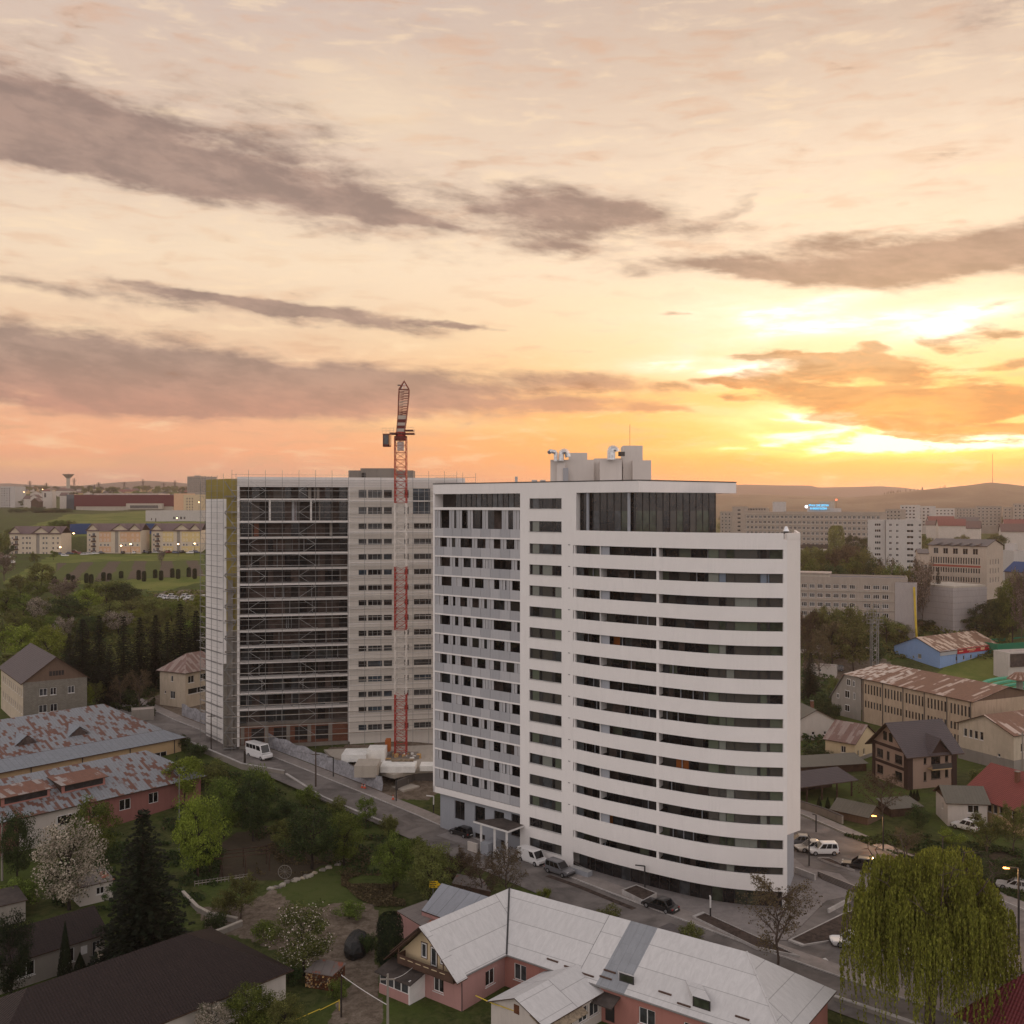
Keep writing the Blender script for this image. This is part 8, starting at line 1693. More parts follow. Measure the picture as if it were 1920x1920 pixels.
near = [
 ('green_shrub', 'low green shrubs at the left side of the dirt yard', 'bush', 'u0', 500, 1760, 1712, 34, 'leaf_green'), ('green_shrub', 'dark low shrub between the fruit tree and the firewood', 'bush', 'u1', 540, 1842, 1796, 30, 'leaf_dark'), ('green_shrub', 'green bush at the right side of the firewood stack', 'bush', 'u2', 632, 1868, 1822, 20, 'leaf_green'),
 ('green_shrub', 'dark green shrub on the lawn edge above the covered vehicle', 'bush', 'u0', 655, 1722, 1676, 30, 'leaf_green'), ('dark_tree', 'dark tree behind the picket fence', 'tree', 'b3', 392, 1640, 1570, 34, 'leaf_dark'), ('dark_tree', 'small dark tree beside the white outbuilding', 'tree', 'b1', 222, 1722, 1650, 30, 'leaf_dark'), ('green_shrub', 'green shrub at the foot of the big dark spruce', 'bush', 'u1', 332, 1760, 1700, 26, 'leaf_dark'), # name, label, cat, key, px, foot, top, hw, leaf
 ('green_tree', 'leafy bright green tree in front of the rusty dormer house', 'tree', 'd0', 172, 1628, 1486, 54, 'leaf_green'), ('dark_tree', 'dark green tree at the left edge below the rusty roofs', 'tree', 'd1', 32, 1650, 1512, 42, 'leaf_dark'), ('green_shrub', 'green shrub under the dark tree at the left edge', 'bush', 'u0', 30, 1700, 1625, 44, 'leaf_green'), ('green_shrub', 'yellow green shrub low at the left edge', 'bush', 'u1', 5, 1690, 1640, 34, 'leaf_yellow'),
 ('blossom_tree', 'white blossoming cherry tree left of the tall dark spruce', 'tree', 'd1', 130, 1705, 1530, 76, 'leaf_blossom'), ('spruce', 'big dark spruce standing alone at the lower left', 'spruce', 's2', 268, 1822, 1512, 92, 'needle'), ('yellow_green_tree', 'loose yellow green tree right of the big dark spruce', 'tree', 'd1', 370, 1645, 1478, 58, 'leaf_yellow'),
 ('dark_tree', 'dark green tree above the garden fence', 'tree', 'd1', 420, 1572, 1452, 46, 'leaf_green'), ('dark_tree', 'dark green tree by the retaining wall below the minibus', 'tree', 'd0', 474, 1576, 1442, 44, 'leaf_dark'), ('dark_tree', 'bright topped bushy tree against the retaining wall', 'tree', 'b2', 485, 1545, 1428, 36, 'leaf_green'), ('young_tree', 'young green tree beside the rusty dormer house corner', 'tree', 'b1', 345, 1506, 1412, 40, 'leaf_yellow'), ('green_shrub', 'thin green shrub at the left of the street wall', 'bush', 'u2', 400, 1470, 1410, 34, 'leaf_olive'), ('green_shrub', 'low shrub beside the van at the wall foot', 'bush', 'u1', 365, 1420, 1376, 26, 'leaf_dark'), ('green_shrub', 'low dark shrub between the rusty roofs and the street', 'bush', 'u0', 345, 1405, 1368, 18, 'leaf_dark'),
 ('green_shrub', 'round green bush at the foot of the utility pole', 'bush', 'u0', 577, 1508, 1462, 25, 'leaf_green'), ('green_shrub', 'dark shrubs under the wall left of the pole', 'bush', 'u2', 535, 1530, 1486, 30, 'leaf_dark'), ('dark_tree', 'dark round tree in the middle of the garden', 'tree', 'd0', 585, 1628, 1508, 62, 'leaf_dark'), ('dark_tree', 'dark green tree right of the round garden tree', 'tree', 'd1', 645, 1622, 1512, 44, 'leaf_green'), ('dark_tree', 'dark low tree left of the round garden tree', 'tree', 'b1', 535, 1600, 1528, 34, 'leaf_olive'),
 ('green_shrub', 'green tree by the street beside the two thin shrubs', 'tree', 'b3', 686, 1552, 1492, 22, 'leaf_green'), ('green_shrub', 'loose olive shrub next to the street pavement', 'bush', 'u1', 728, 1568, 1500, 20, 'leaf_olive'), ('green_shrub', 'thin green shrub on the wall top', 'bush', 'u2', 635, 1518, 1486, 22, 'leaf_olive'), ('green_tree', 'green tree left of the yellow sign', 'tree', 'd0', 738, 1668, 1556, 48, 'leaf_green'), ('olive_tree', 'olive tree behind the yellow sign', 'tree', 'd1', 806, 1690, 1572, 52, 'leaf_olive'), ('green_shrub', 'green shrub beside the street above the seamed roof', 'bush', 'u0', 778, 1610, 1556, 30, 'leaf_green'),
 ('bare_shrub', 'brown bare shrub between the felt roof shed and the street', 'shrub', 't0', 902, 1706, 1596, 58, 'leaf_brown'), ('bare_shrub', 'brown twiggy shrub at the street edge by the entrance canopy', 'shrub', 't1', 950, 1690, 1580, 46, 'leaf_brown'), ('bare_shrub', 'brown twiggy shrub behind the felt roof shed', 'shrub', 't2', 862, 1672, 1598, 42, 'leaf_brown'), ('green_shrub', 'small light green shrub above the ridge of the pink house', 'bush', 'u1', 1020, 1685, 1652, 14, 'leaf_yellow'), ('green_shrub', 'thin green shrub on the bank above the white roof', 'bush', 'u2', 1145, 1725, 1688, 26, 'leaf_olive'), ('green_shrub', 'green and brown bush by the pavement right of the black coupe', 'bush', 'u0', 1298, 1768, 1718, 28, 'leaf_olive'),
 ('olive_shrub', 'olive brown shrub beside the dirt yard', 'shrub', 't2', 452, 1720, 1644, 44, 'leaf_olive'), ('olive_shrub', 'green shrub left of the olive brown shrub in the yard', 'bush', 'u0', 425, 1718, 1660, 30, 'leaf_olive'), ('apple_tree', 'round fruit tree with a few white blossoms in the middle of the yard', 'tree', 'd1', 570, 1828, 1688, 66, 'leaf_mixed'), ('clipped_thuja', 'dark clipped thuja beside the gable of the pink house', 'thuja', 'c0', 731, 1808, 1714, 25, 'thuja'), ('green_shrub', 'dark shrub between the covered car and the thuja', 'bush', 'u1', 690, 1788, 1722, 18, 'leaf_dark'), ('rose_bush', 'dark bush with a few white flowers beside the curved garden wall', 'bush', 'u2', 405, 1742, 1698, 24, 'leaf_dark'),
 ('green_tree', 'green tree in front of the brown roofed house', 'tree', 'd0', 470, 1935, 1838, 56, 'leaf_green'), ('olive_shrub', 'olive tree at the corner of the brown roofed house', 'tree', 'd1', 535, 1945, 1862, 44, 'leaf_olive'), ('blossom_bush', 'white flowering bush at the bottom edge', 'bush', 'd0', 398, 1962, 1872, 46, 'leaf_blossom'), ('green_shrub', 'yellow green shrub at the bottom left corner', 'bush', 'u2', 55, 1960, 1876, 46, 'leaf_yellow'), ('dark_tree', 'dark evergreen at the left edge in front of the brick cottage', 'tree', 'd1', 22, 1880, 1702, 46, 'thuja'), ('clipped_thuja', 'narrow dark thuja in front of the brick cottage wall', 'thuja', 'c1', 122, 1848, 1728, 14, 'thuja'), ('clipped_thuja', 'short dark thuja right of the narrow one', 'thuja', 'c1', 150, 1824, 1786, 12, 'thuja'),
 ('bare_tree', 'large bare brown tree in front of the curved tower corner', 'tree', 't0', 1458, 1822, 1632, 88, 'leaf_brown'), ('bare_tree', 'brown bare tree in front of the villa', 'tree', 't1', 1654, 1536, 1446, 50, 'leaf_brown'), ('dark_shrub', 'dark shrub between the villa and the garage house', 'bush', 'u0', 1720, 1552, 1492, 24, 'leaf_dark'), ('green_shrub', 'green shrub at the base of the white tower corner houses', 'bush', 'u1', 1530, 1420, 1384, 30, 'leaf_dark'), ('green_shrub', 'green bush in front of the narrow gable of the long hall', 'bush', 'u2', 1566, 1296, 1258, 16, 'leaf_green'), ('green_shrub', 'dark bush on the bank below the hall gable', 'bush', 'u0', 1540, 1330, 1285, 30, 'leaf_dark'), ('green_shrub', 'dark bush at the foot of the hall gable', 'bush', 'u1', 1556, 1348, 1300, 24, 'leaf_dark'),
 ('green_shrub', 'yellow green grass shrub below the garage house', 'bush', 'u1', 1785, 1580, 1538, 26, 'leaf_yellow'), ('olive_shrub', 'olive shrub below the red tile house', 'bush', 't2', 1852, 1612, 1530, 40, 'leaf_olive'), ('olive_shrub', 'olive tree at the right edge below the red tile house', 'tree', 't2', 1900, 1600, 1510, 40, 'leaf_olive'), ('dark_shrub', 'dark brown brushwood left of the willow top', 'shrub', 't0', 1700, 1612, 1550, 40, 'leaf_brown'), ('dark_shrub', 'dark brushwood right of the willow top', 'shrub', 't1', 1860, 1672, 1600, 50, 'leaf_dark'), ('dark_shrub', 'dark thicket on the slope above the right street', 'shrub', 'u2', 1790, 1632, 1580, 46, 'leaf_dark'), ('dark_shrub', 'dark thicket at the right edge above the street', 'shrub', 'u0', 1912, 1660, 1590, 40, 'leaf_dark'), ('green_shrub', 'green shrub right of the villa', 'bush', 'u1', 1840, 1470, 1420, 24, 'leaf_olive')]
for nm, lb_, ct, key, px, yb, yt, hw, leaf in near: ptree(nm, lb_, ct, key, px, yb, yt, hw, leaf)
for i, (px, yb) in enumerate(((1585, 1522), (1592, 1524), (1600, 1527), (1612, 1532), (1708, 1500), (1714, 1502), (1720, 1500), (1536, 1512), (1552, 1514), (1566, 1516))):
 ptree('hedge_thuja', 'small dark thuja in the hedge round the garden lawn', 'thuja', 'c1', px, yb, yb - 20, 5, 'thuja', 'small thujas round the garden lawn')
# weeping willow
def willow():
 r = random.Random(42); x, y = at_z(1742, 1925, 0); H = z_at(1566, y); root = thing('weeping_willow', 'huge weeping willow with hanging yellow green branches at the lower right', 'willow', (x, y, 0))
 m = M(); L = Leafs(); R0_ = 8.3
 m.beam((0, 0, -.3), (.3, .2, 4.5), 1.1, 'bark', 8, .8); lim = []
 for i in range(16):
  a = i * 2.399; rad = R0_ * r.uniform(.3, .85); top = Vector((math.cos(a) * rad, math.sin(a) * rad, H * r.uniform(.72, .93))); p = Vector((.3, .2, 4.3 + r.uniform(-.6, .8))); w = .5
  for k in range(1, 6):
   t = k / 5; q = Vector((.3, .2, 4.4)).lerp(top, t) + Vector((0, 0, math.sin(t * 3.14) * 1.2)) + rvec(r) * .25; m.beam(p, q, w, 'bark', 5, w * .72); p = q; w *= .72
   lim.append(p)
 for c in lim:
  for _ in range(3): d = rvec(r); d.z = abs(d.z) * .5; q = c + d * 1.8; m.beam(c, q, .08, 'bark', 3, .03)
 domes = []
 for i in range(30): a = i * 2.4; d = R0_ * .82 * ((i + .5) / 30) ** .5; rd = r.uniform(.9, 2.5); domes.append((Vector((math.cos(a) * d, math.sin(a) * d, H * (1.0 - .44 * (d / R0_) ** 2) * r.uniform(.82, 1.0) - rd * .62)), rd))
 for s_ in range(3400):
  if s_ % 7:
   c, rd = domes[s_ % len(domes)]; a = r.uniform(0, 6.28); e = r.random(); p = c + Vector((math.cos(a) * rd * (1 - e * e) ** .5, math.sin(a) * rd * (1 - e * e) ** .5, rd * .75 * e))
  else:
   a = r.uniform(0, 6.28); d = R0_ * (.55 + .45 * r.random()); p = Vector((math.cos(a) * d, math.sin(a) * d, H * (.90 - .50 * (d / R0_) ** 2) * r.uniform(.8, 1.0)))
  if p.z > H: p.z = H
  out_ = math.hypot(p.x, p.y) / R0_; Ln = r.uniform(1.6, 4.2) + (6.5 * r.random() if r.random() < .55 else 0); n = int(Ln / .20); dr = Vector((p.x, p.y, 0)) * .012
  sway = rvec(r) * .05
  for k in range(n):
   t = k / n; q = p + dr * k * (1 - t) * .5 + sway * k * .3 + Vector((r.uniform(-.06, .06), r.uniform(-.06, .06), -Ln * t + (.25 * math.sin(t * 3) if t < .2 else 0)))
   if q.z < .3: break
   a = r.uniform(0, 6.28); wd_ = Vector((math.cos(a), math.sin(a), r.uniform(-.3, .3))) * r.uniform(.05, .10); hh_ = Vector((r.uniform(-.03, .03), r.uniform(-.03, .03), -r.uniform(.16, .30))); kk = len(L.v); L.v += [tuple(q - wd_), tuple(q + wd_), tuple(q + wd_ * .4 + hh_), tuple(q - wd_ * .4 + hh_)]; L.f.append((kk, kk + 1, kk + 2, kk + 3))
 cr = bpy.data.objects.new('crown', tmpl('crown', L, ['leaf_willow'])); col.objects.link(cr); cr.parent = root
 tr = bpy.data.objects.new('trunk', beams_mesh('trunk', m, 'bark')); col.objects.link(tr); tr.parent = root
willow()
# rough undergrowth: nobody could count it
def undergrowth(name, polys, n, ls, leaf, label, hmax=.5, seed=1):
 r = random.Random(seed); L = Leafs()
 per = n // len(polys)
 for P in polys:
  x0, x1 = min(p[0] for p in P), max(p[0] for p in P); y0, y1 = min(p[1] for p in P), max(p[1] for p in P); k = 0; tries = 0
  while k < per and tries < per * 6:
   tries += 1; x, y = r.uniform(x0, x1), r.uniform(y0, y1)
   if not inpoly(x, y, P): continue
   d = mnoise.noise((x * .25, y * .25, 3.0))
   if d < -.05: continue
   k += 1; L.leaf(Vector((x, y, terrain(x, y) + r.uniform(0, hmax) * (d + .5))), ls * r.uniform(.7, 1.5), None, r)
 me = tmpl(name, L, [leaf]); o = bpy.data.objects.new(name, me); col.objects.link(o); tag(o, label, 'undergrowth', kind='stuff')
pg1 = gp((330, 1420), (460, 1452), (560, 1500), (700, 1545), (850, 1615), (700, 1650), (450, 1560), (300, 1560))
pg2 = gp((200, 1560), (420, 1600), (400, 1680), (300, 1720), (100, 1700), (60, 1600))
undergrowth('undergrowth', [pg1, pg2, gp((1560, 1560), (1640, 1588), (1919, 1700), (1919, 1600), (1700, 1560))], 30000, .16, 'leaf_dark', 'dark weeds and low scrub on the banks and garden ground', .7, 5)
undergrowth('undergrowth', [pg1, gp((480, 1545), (700, 1560), (690, 1640), (480, 1640)), gp((640, 1640), (760, 1640), (760, 1700), (640, 1700))], 12000, .12, 'leaf_brown', 'dry brown weeds between the garden trees', .5, 6)
undergrowth('undergrowth', [gp((0, 1130), (390, 1110), (390, 1290), (0, 1300)), gp((1505, 1110), (1900, 1130), (1900, 1240), (1505, 1240))], 26000, .45, 'leaf_olive', 'olive scrub covering the slopes between the trees', 2.2, 7)
undergrowth('undergrowth', [gp((1505, 1180), (1560, 1180), (1560, 1420), (1505, 1420)), gp((1505, 1000), (1660, 1000), (1660, 1075), (1505, 1075))], 9000, .4, 'leaf_dark', 'dark scrub right of the white tower', 2.0, 8)
undergrowth('undergrowth', [gp((150, 1300), (290, 1290), (290, 1345), (215, 1330))], 5000, .25, 'leaf_dark', 'dark scrub under the spruces', 1.5, 9)
# ================================================================ vehicles
def car_mesh(kind):
 """loft of cross sections: x along the car, front at +x"""
 P = {'hatch': dict(L=4.2, W=1.78, H=1.48, sec=[(-2.1, .55, .62, .80, .8, 0), (-2.02, .28, .80, .98, 1.0, 0), (-1.75, .24, .84, 1.36, 1.40, 1), (-1.1, .22, .87, .95, 1.47, 1), (0.1, .22, .88, .93, 1.48, 1), (.65, .22, .88, .92, 1.40, 1), (1.25, .22, .87, .90, .94, 0), (1.85, .25, .82, .78, .82, 0), (2.1, .4, .66, .60, .62, 0)]),
  }
 spec = {'hatch': (4.2, 1.78, 1.50, .22, .80, -.48, -.10, .17, .46), 'sedan': (4.75, 1.84, 1.42, .20, .76, -.42, -.16, .14, .34), 'suv': (4.35, 1.84, 1.70, .28, .93, -.49, -.12, .16, .44), 'wagon': (4.8, 1.84, 1.47, .20, .78, -.48, -.16, .13, .42), 'van': (4.6, 1.86, 1.90, .22, .95, -.495, .02, .26, .49), 'minibus': (6.4, 2.05, 2.75, .30, 1.25, -.497, .10, .36, .49)}[kind]
 L, W, H, zb, belt, rr_, a, wsb, rtop = spec
 body = M(); glass = M(); hw = W / 2; rw = hw * (.80 if kind not in ('van', 'minibus') else .90)
 # stations along x: (x, belt half width, z belt, z roof or None)
 xr = -L * .5; xf = L * .5
 hood = belt + .04 if kind not in ('van', 'minibus') else belt + .12
 st = [(xr, hw * .86, belt * .86, None), (xr + .12, hw * .95, belt + .02, None)]
 roof_x0 = xr + (.28 if kind in ('hatch', 'suv', 'wagon') else (1.30 if kind == 'sedan' else .06)); tail_x = xr + (.10 if kind != 'sedan' else .62)
 ws_b = L * (.5 - (.27 if kind not in ('van', 'minibus') else .15)); ws_t = ws_b - (.95 if kind in ('hatch', 'sedan', 'wagon') else .75 if kind == 'suv' else .62)
 N = 7
 def ring(x, w, z0, z1): return [Vector((x, -w, z0)), Vector((x, w, z0)), Vector((x, w, z1)), Vector((x, -w, z1))]
 # lower body as stacked rounded outline
 def outline(k, z):
  pts = []; r = .38; w = hw * k; l = L / 2 * (k if k > .97 else k)
  for cx, cy, a0 in ((l - r, w - r, 0), (-l + r, w - r, 90), (-l + r, -w + r, 180), (l - r, -w + r, 270)):
   for i in range(4): t = R(a0 + 30 * i); pts.append((cx + r * math.cos(t), cy + r * math.sin(t), z))
  return pts
 levels = [(.95, zb), (1.0, zb + .18), (1.0, belt * .80), (.985, belt)]
 prev = None
 for k, z in levels:
  o = outline(k, z)
  # bonnet drops a little at the nose
  o = [(p[0], p[1], p[2] - (max(0, (p[0] - ws_b) / (xf - ws_b)) ** 2 * .16 if z == belt else 0) - (.08 * max(0, (-p[0] - L * .4) / (L * .1)) if z == belt and kind == 'sedan' else 0)) for p in o]
  if prev:
   n = len(o)
   for i in range(n): j = (i + 1) % n; body.poly([prev[i], prev[j], o[j], o[i]], 'car_white')
  prev = o
 body.poly(prev, 'car_white'); body.poly(outline(.95, zb)[::-1], 'car_trim')
 # cabin
 b0 = [(tail_x, -hw * .93, belt), (tail_x, hw * .93, belt), (ws_b, hw * .93, belt - .02), (ws_b, -hw * .93, belt - .02)]
 t0 = [(roof_x0, -rw, H), (roof_x0, rw, H), (ws_t, rw, H), (ws_t, -rw, H)]
 def lerp3(p, q, t): return tuple(p[i] + (q[i] - p[i]) * t for i in range(3))
 def pane(a, b, c, d, mx=.06, out_=.012):
  """body panel with a glass pane inset on its face"""
  body.poly([a, b, c, d], 'car_white'); n = (Vector(b) - Vector(a)).cross(Vector(d) - Vector(a)).normalized() * out_
  A_, B_, C_, D_ = [Vector(v) for v in (a, b, c, d)]; f = lambda u, v: tuple(A_.lerp(B_, u).lerp(D_.lerp(C_, u), v) + n)
  return f
 f = pane(b0[2][:3] and b0[3], b0[2], t0[2], t0[3])
 g_ = lambda f, u0, u1, v0, v1: glass.poly([f(u0, v0), f(u1, v0), f(u1, v1), f(u0, v1)], 'car_glass')
 glist = [(f, [(.06, .94, .06, .92)])]
 f2 = pane(b0[1], b0[0], t0[0], t0[1]); glist.append((f2, [(.10, .90, .18, .90)]))
 side = [(.07, .33, .12, .90), (.36, .62, .12, .92), (.65, .93, .12, .90)] if kind not in ('van', 'minibus') else ([(.70, .95, .15, .88)] if kind == 'van' else [(.04, .24, .35, .85), (.26, .46, .35, .85), (.48, .66, .35, .85), (.70, .95, .30, .85)])
 f3 = pane(b0[0], b0[3], t0[3], t0[0]); glist.append((f3, side))
 f4 = pane(b0[2], b0[1], t0[1], t0[2]); glist.append((f4, [(1 - b, 1 - a, c, d) for a, b, c, d in side]))
 for f_, rs in glist:
  for q in rs: g_(f_, *q)
 # roof, slightly crowned
 m0 = [(roof_x0 + .25, -rw * .7, H + .05), (roof_x0 + .25, rw * .7, H + .05), (ws_t - .2, rw * .7, H + .05), (ws_t - .2, -rw * .7, H + .05)]
 body.poly([m0[0], m0[3], m0[2], m0[1]][::1], 'car_white')
 for i in range(4): j = (i + 1) % 4; body.poly([t0[j], t0[i], m0[i], m0[j]], 'car_white')
 wheels = []
 wr_ = .33 if kind != 'minibus' else .37
 for x in (xr + L * .19, xf - L * .19):
  for y in (-1, 1): wheels.append((x, y * (hw - .06), wr_))
 return body, glass, wheels, (L, W, H, zb, belt, kind)
CARS = {}
for k in ('hatch', 'sedan', 'suv', 'wagon', 'van', 'minibus'):
 b, gl, wh, inf = car_mesh(k); L, W, H, zb, belt, _ = inf
 def rm(m, name):
  me = bpy.data.meshes.new(name); me.from_pydata([tuple(v) for v in m.v], [], m.f)
  for q in m.mats: me.materials.append(MT[q])
  me.polygons.foreach_set('material_index', m.mi); return me
 w = M(); w.beam((0, -.11, 0), (0, .11, 0), 2 * wh[0][2], 'rubber', 14); ri = M(); ri.beam((0, -.125, 0), (0, .125, 0), 1.2 * wh[0][2], 'rim', 10)
 hl_ = M(); hl_.box(-.06, -.17, -.07, .05, .17, .07, 'headlamp'); tl = M(); tl.box(-.05, -.13, -.10, .06, .13, .10, 'taillamp')
 pl_ = M(); pl_.box(-.03, -.26, -.06, .03, .26, .06, 'plate')
 bp_ = M(); bp_.box(-.05, -W * .44, -.14, .07, W * .44, .10, 'car_trim')
 CARS[k] = (rm(b, 'body'), rm(gl, 'window_glass'), rm(w, 'wheel'), rm(ri, 'rim'), rm(hl_, 'headlight'), rm(tl, 'taillight'), rm(pl_, 'number_plate'), rm(bp_, 'bumper'), wh, inf)
def car(label, kind, paint, pos, head, cat='car', name='parked_car', group=None, detail=True, lights=False):
 bme, gme, wme, rme, hme, tme, pme, bpm, wh, (L, W, H, zb, belt, _) = CARS[kind]
 z = terrain(*pos) + (.0 if pos[1] > 215 else 0.01); root = thing(name, label, cat, (pos[0], pos[1], z), group, rz=head)
 def add(n, me, loc=(0, 0, 0), par=root, mat=None):
  o = bpy.data.objects.new(n, me); col.objects.link(o); o.parent = par; o.location = loc
  if mat: o.material_slots[0].link = 'OBJECT'; o.material_slots[0].material = MT[mat]
  return o
 add('body', bme, mat=paint); add('window_glass', gme)
 if detail:
  for x, y, r in wh: o = add('wheel', wme, (x, y, r)); add('rim', rme, (0, 0, 0), o)
  for s_ in (-1, 1): add('headlight', hme, (L / 2 - .10, s_ * W * .33, belt * .78)); add('taillight', tme, (-L / 2 + .08, s_ * W * .37, belt * .84))
  add('number_plate', pme, (-L / 2 - .01, 0, zb + .32)); add('bumper', bpm, (L / 2 - .05, 0, zb + .16)); add('bumper', bpm, (-L / 2 + .03, 0, zb + .12))
 return root
def sdir(x0, x1): return math.atan2(x1[1] - x0[1], x1[0] - x0[0])
hs = sdir((-5.5, 154.6), (7.7, 139.0)); h2 = sdir((16.3, 129.3), (26.8, 117.8)); h0 = sdir((-44, 191.5), (-27, 175.8))
car('white minibus driving down the street past the tarp covered hoarding', 'minibus', 'car_white', gnd(486, 1421), h0, 'minibus', 'minibus')
car('small black hatchback parked on the pavement left of the entrance canopy', 'hatch', 'car_black', gnd(866, 1566), hs + math.pi + .1)
car('white panel van parked in front of the grey crossover at the white tower', 'van', 'car_white', gnd(998, 1617), hs + .05, 'van', 'parked_van')
car('grey crossover parked behind the white van facing down the street', 'suv', 'car_grey', gnd(1049, 1638), hs + .08)
car('black coupe parked on the pavement below the square planter', 'sedan', 'car_black', gnd(1238, 1704), h2 + math.pi + .08)
hr = 2.95
car('dark grey car half hidden behind the corner of the white tower', 'sedan', 'car_grey', gnd(1500, 1583), hr)
car('pale beige sedan between the dark car and the white SUV', 'sedan', 'car_beige', gnd(1521, 1594), hr + .35)
car('white SUV nearest the stone steps in the car park', 'suv', 'car_white', gnd(1543, 1601), hr + .2)
car('black estate car parked alone right of the white SUV', 'wagon', 'car_black', gnd(1612, 1627), sdir((0, 0), (-1, .42)))
car('white car showing left of the willow behind its hanging branches', 'wagon', 'car_white', gnd(1597, 1772), math.pi - .1)
car('silver car hidden in the middle of the willow branches', 'hatch', 'car_silver', gnd(1725, 1795), math.pi - .2)
car('silver estate behind the right part of the willow', 'wagon', 'car_silver', gnd(1770, 1822), math.pi - .5)
car('dark car with its rear showing right of the willow', 'hatch', 'car_black', gnd(1828, 1822), math.pi - .9)
car('silver car at the right edge beyond the willow top', 'sedan', 'car_silver', gnd(1905, 1668), 2.6)
car('grey SUV parked beside the small white kiosk', 'suv', 'car_grey', gnd(1568, 1258), 3.0)
car('white pickup parked in front of the garage house', 'suv', 'car_white', gnd(1812, 1556), 2.2)
rcg = random.Random(9)
G2_ = 'parked cars in front of the gabled apartment houses'
for px, yb in [(110, 1040), (122, 1043), (131, 1039), (141, 1037), (150, 1039), (158, 1041), (168, 1040), (178, 1039), (2, 1045), (11, 1046), (188, 1038), (222, 1037), (232, 1038), (246, 1036), (254, 1038), (262, 1037), (271, 1036), (280, 1038), (292, 1037), (303, 1038), (316, 1037), (330, 1038), (342, 1037), (356, 1038), (368, 1037), (20, 1056)]:
 car('tiny parked car in the row before the gabled apartment houses', rcg.choice(['hatch', 'sedan', 'suv']), rcg.choice(['car_white', 'car_silver', 'car_grey', 'car_black', 'car_blue', 'car_red', 'car_white']), gnd(px, yb), rcg.choice([0, 1.2, 3.1, 1.5]) + rcg.uniform(-.2, .2), group=G2_, detail=False)
for px, yb in [(306, 1121), (313, 1123), (322, 1120), (330, 1124), (340, 1126), (349, 1120), (358, 1123), (366, 1126), (384, 1122), (376, 1203), (384, 1198)]:
 car('small pale car on the dirt lot left of the unfinished tower', 'sedan', rcg.choice(['car_white', 'car_silver', 'car_white']), gnd(px, yb), rcg.uniform(1.0, 1.6), group='pale cars on the dirt lot', detail=False)
for px, yb in [(1504, 1170), (1512, 1162), (1520, 1168)]: car('small car behind the trees right of the white tower', 'hatch', rcg.choice(['car_white', 'car_silver']), gnd(px, yb), rcg.uniform(0, 3), group='cars behind the trees right of the white tower', detail=False)
# covered car in the yard
x, y = gnd(669, 1782); m = M(); prev = None
for k, (z, r) in enumerate(((0, 1.0), (.7, 1.06), (1.2, .95), (1.65, .72), (1.8, .4))):
 ring = [(x + math.cos(t_) * 1.35 * r * (1 + .08 * math.sin(5 * t_ + k)), y + math.sin(t_) * 2.5 * r * (1 + .05 * math.sin(7 * t_ + k)), z + .05 * math.sin(4 * t_)) for t_ in [6.283 * i / 20 for i in range(20)]]
 if prev:
  for i in range(20): j = (i + 1) % 20; m.poly([prev[i], prev[j], ring[j], ring[i]], 'tarp_black')
 prev = ring
m.poly(prev, 'tarp_black'); tag(m.build('covered_vehicle'), 'vehicle under a black wrinkled tarpaulin in the dirt yard', 'covered vehicle')
# ================================================================ lamps, poles, small things
def street_lamp(label, px, yb, yt, arm=1.6, side=-1, lit=False, white=False, Y=None, group=None):
 x, y = gnd(px, yb) if Y is None else at_Y(px, Y); z = terrain(x, y); h = z_at(yt, y) - z; root = thing('street_lamp', label, 'street lamp', (x, y, z), group)
 m = M(); m.beam((x, y, z - .2), (x, y, z + h * (.5 if white else 1)), .17, 'frame_dark');
 if white: m.beam((x, y, z + h * .5), (x, y, z + h), .17, 'white_paint')
 m.build('pole', root); m = M(); e = (x + side * arm * .75, y + .4, z + h); m.beam((x, y, z + h), e, .13, 'white_paint' if white else 'frame_dark'); m.build('arm', root)
 if lit:
  m = M(); m.box(e[0] - .3, e[1] - .15, e[2] - .16, e[0] + .3, e[1] + .15, e[2] - .06, 'lamp_warm'); m.build('lamp_head', root)
  pl = bpy.data.lights.new('lamp_light', 'POINT'); pl.energy = 900 if lit is True else lit; pl.color = (1.0, .55, .22); pl.shadow_soft_size = .3; po = bpy.data.objects.new('lamp_light', pl); col.objects.link(po); po.parent = root; po.location = (e[0] - x, e[1] - y, e[2] - z - .5)
 return root
street_lamp('dark street lamp against the tarp covered hoarding', 625, 1456, 1420)
street_lamp('dark street lamp beside the open concrete air shaft', 743, 1502, 1461)
street_lamp('white topped lamp at the left corner of the white tower', 813, 1524, 1493, white=True)
street_lamp('dark lamp in front of the grey base wall', 867, 1546, 1500)
street_lamp('dark lamp rising in front of the lowest small windows', 1025, 1604, 1555, arm=1.0)
street_lamp('slim lamp between the low vent box and the shop windows', 1107, 1632, 1598, arm=.2)
street_lamp('dark lamp standing in the square planter', 1209, 1672, 1624)
street_lamp('white topped post at the tip of the long soil bed', 1332, 1722, 1682, arm=.0, white=True)
street_lamp('dark lamp beside the white SUV', 1517, 1624, 1573, arm=.0)
street_lamp('lit street lamp above the right pavement in front of the brushwood', 1656, 1594, 1530, lit=500)
street_lamp('lit street lamp with an angled arm at the right edge', 1910, 1790, 1628, lit=700)
street_lamp('dark thin lamp beside the black tiled pavilion', 1530, 1560, 1528, arm=.6)
def far_lamp(px, py, Y, i):
 x, y = at_Y(px, Y); z = z_at(py, Y); m = M(); m.beam((x, y, terrain(x, y)), (x, y, z), .15, 'steel_dark'); o = m.build('street_lamp'); tag(o, 'distant glowing street lamp near the gabled apartment houses', 'street lamp', 'distant glowing street lamps'); m = M(); m.beam((x, y, z), (x, y, z + .5), .85, 'lamp_far', 6); m.build('lamp_head', o)
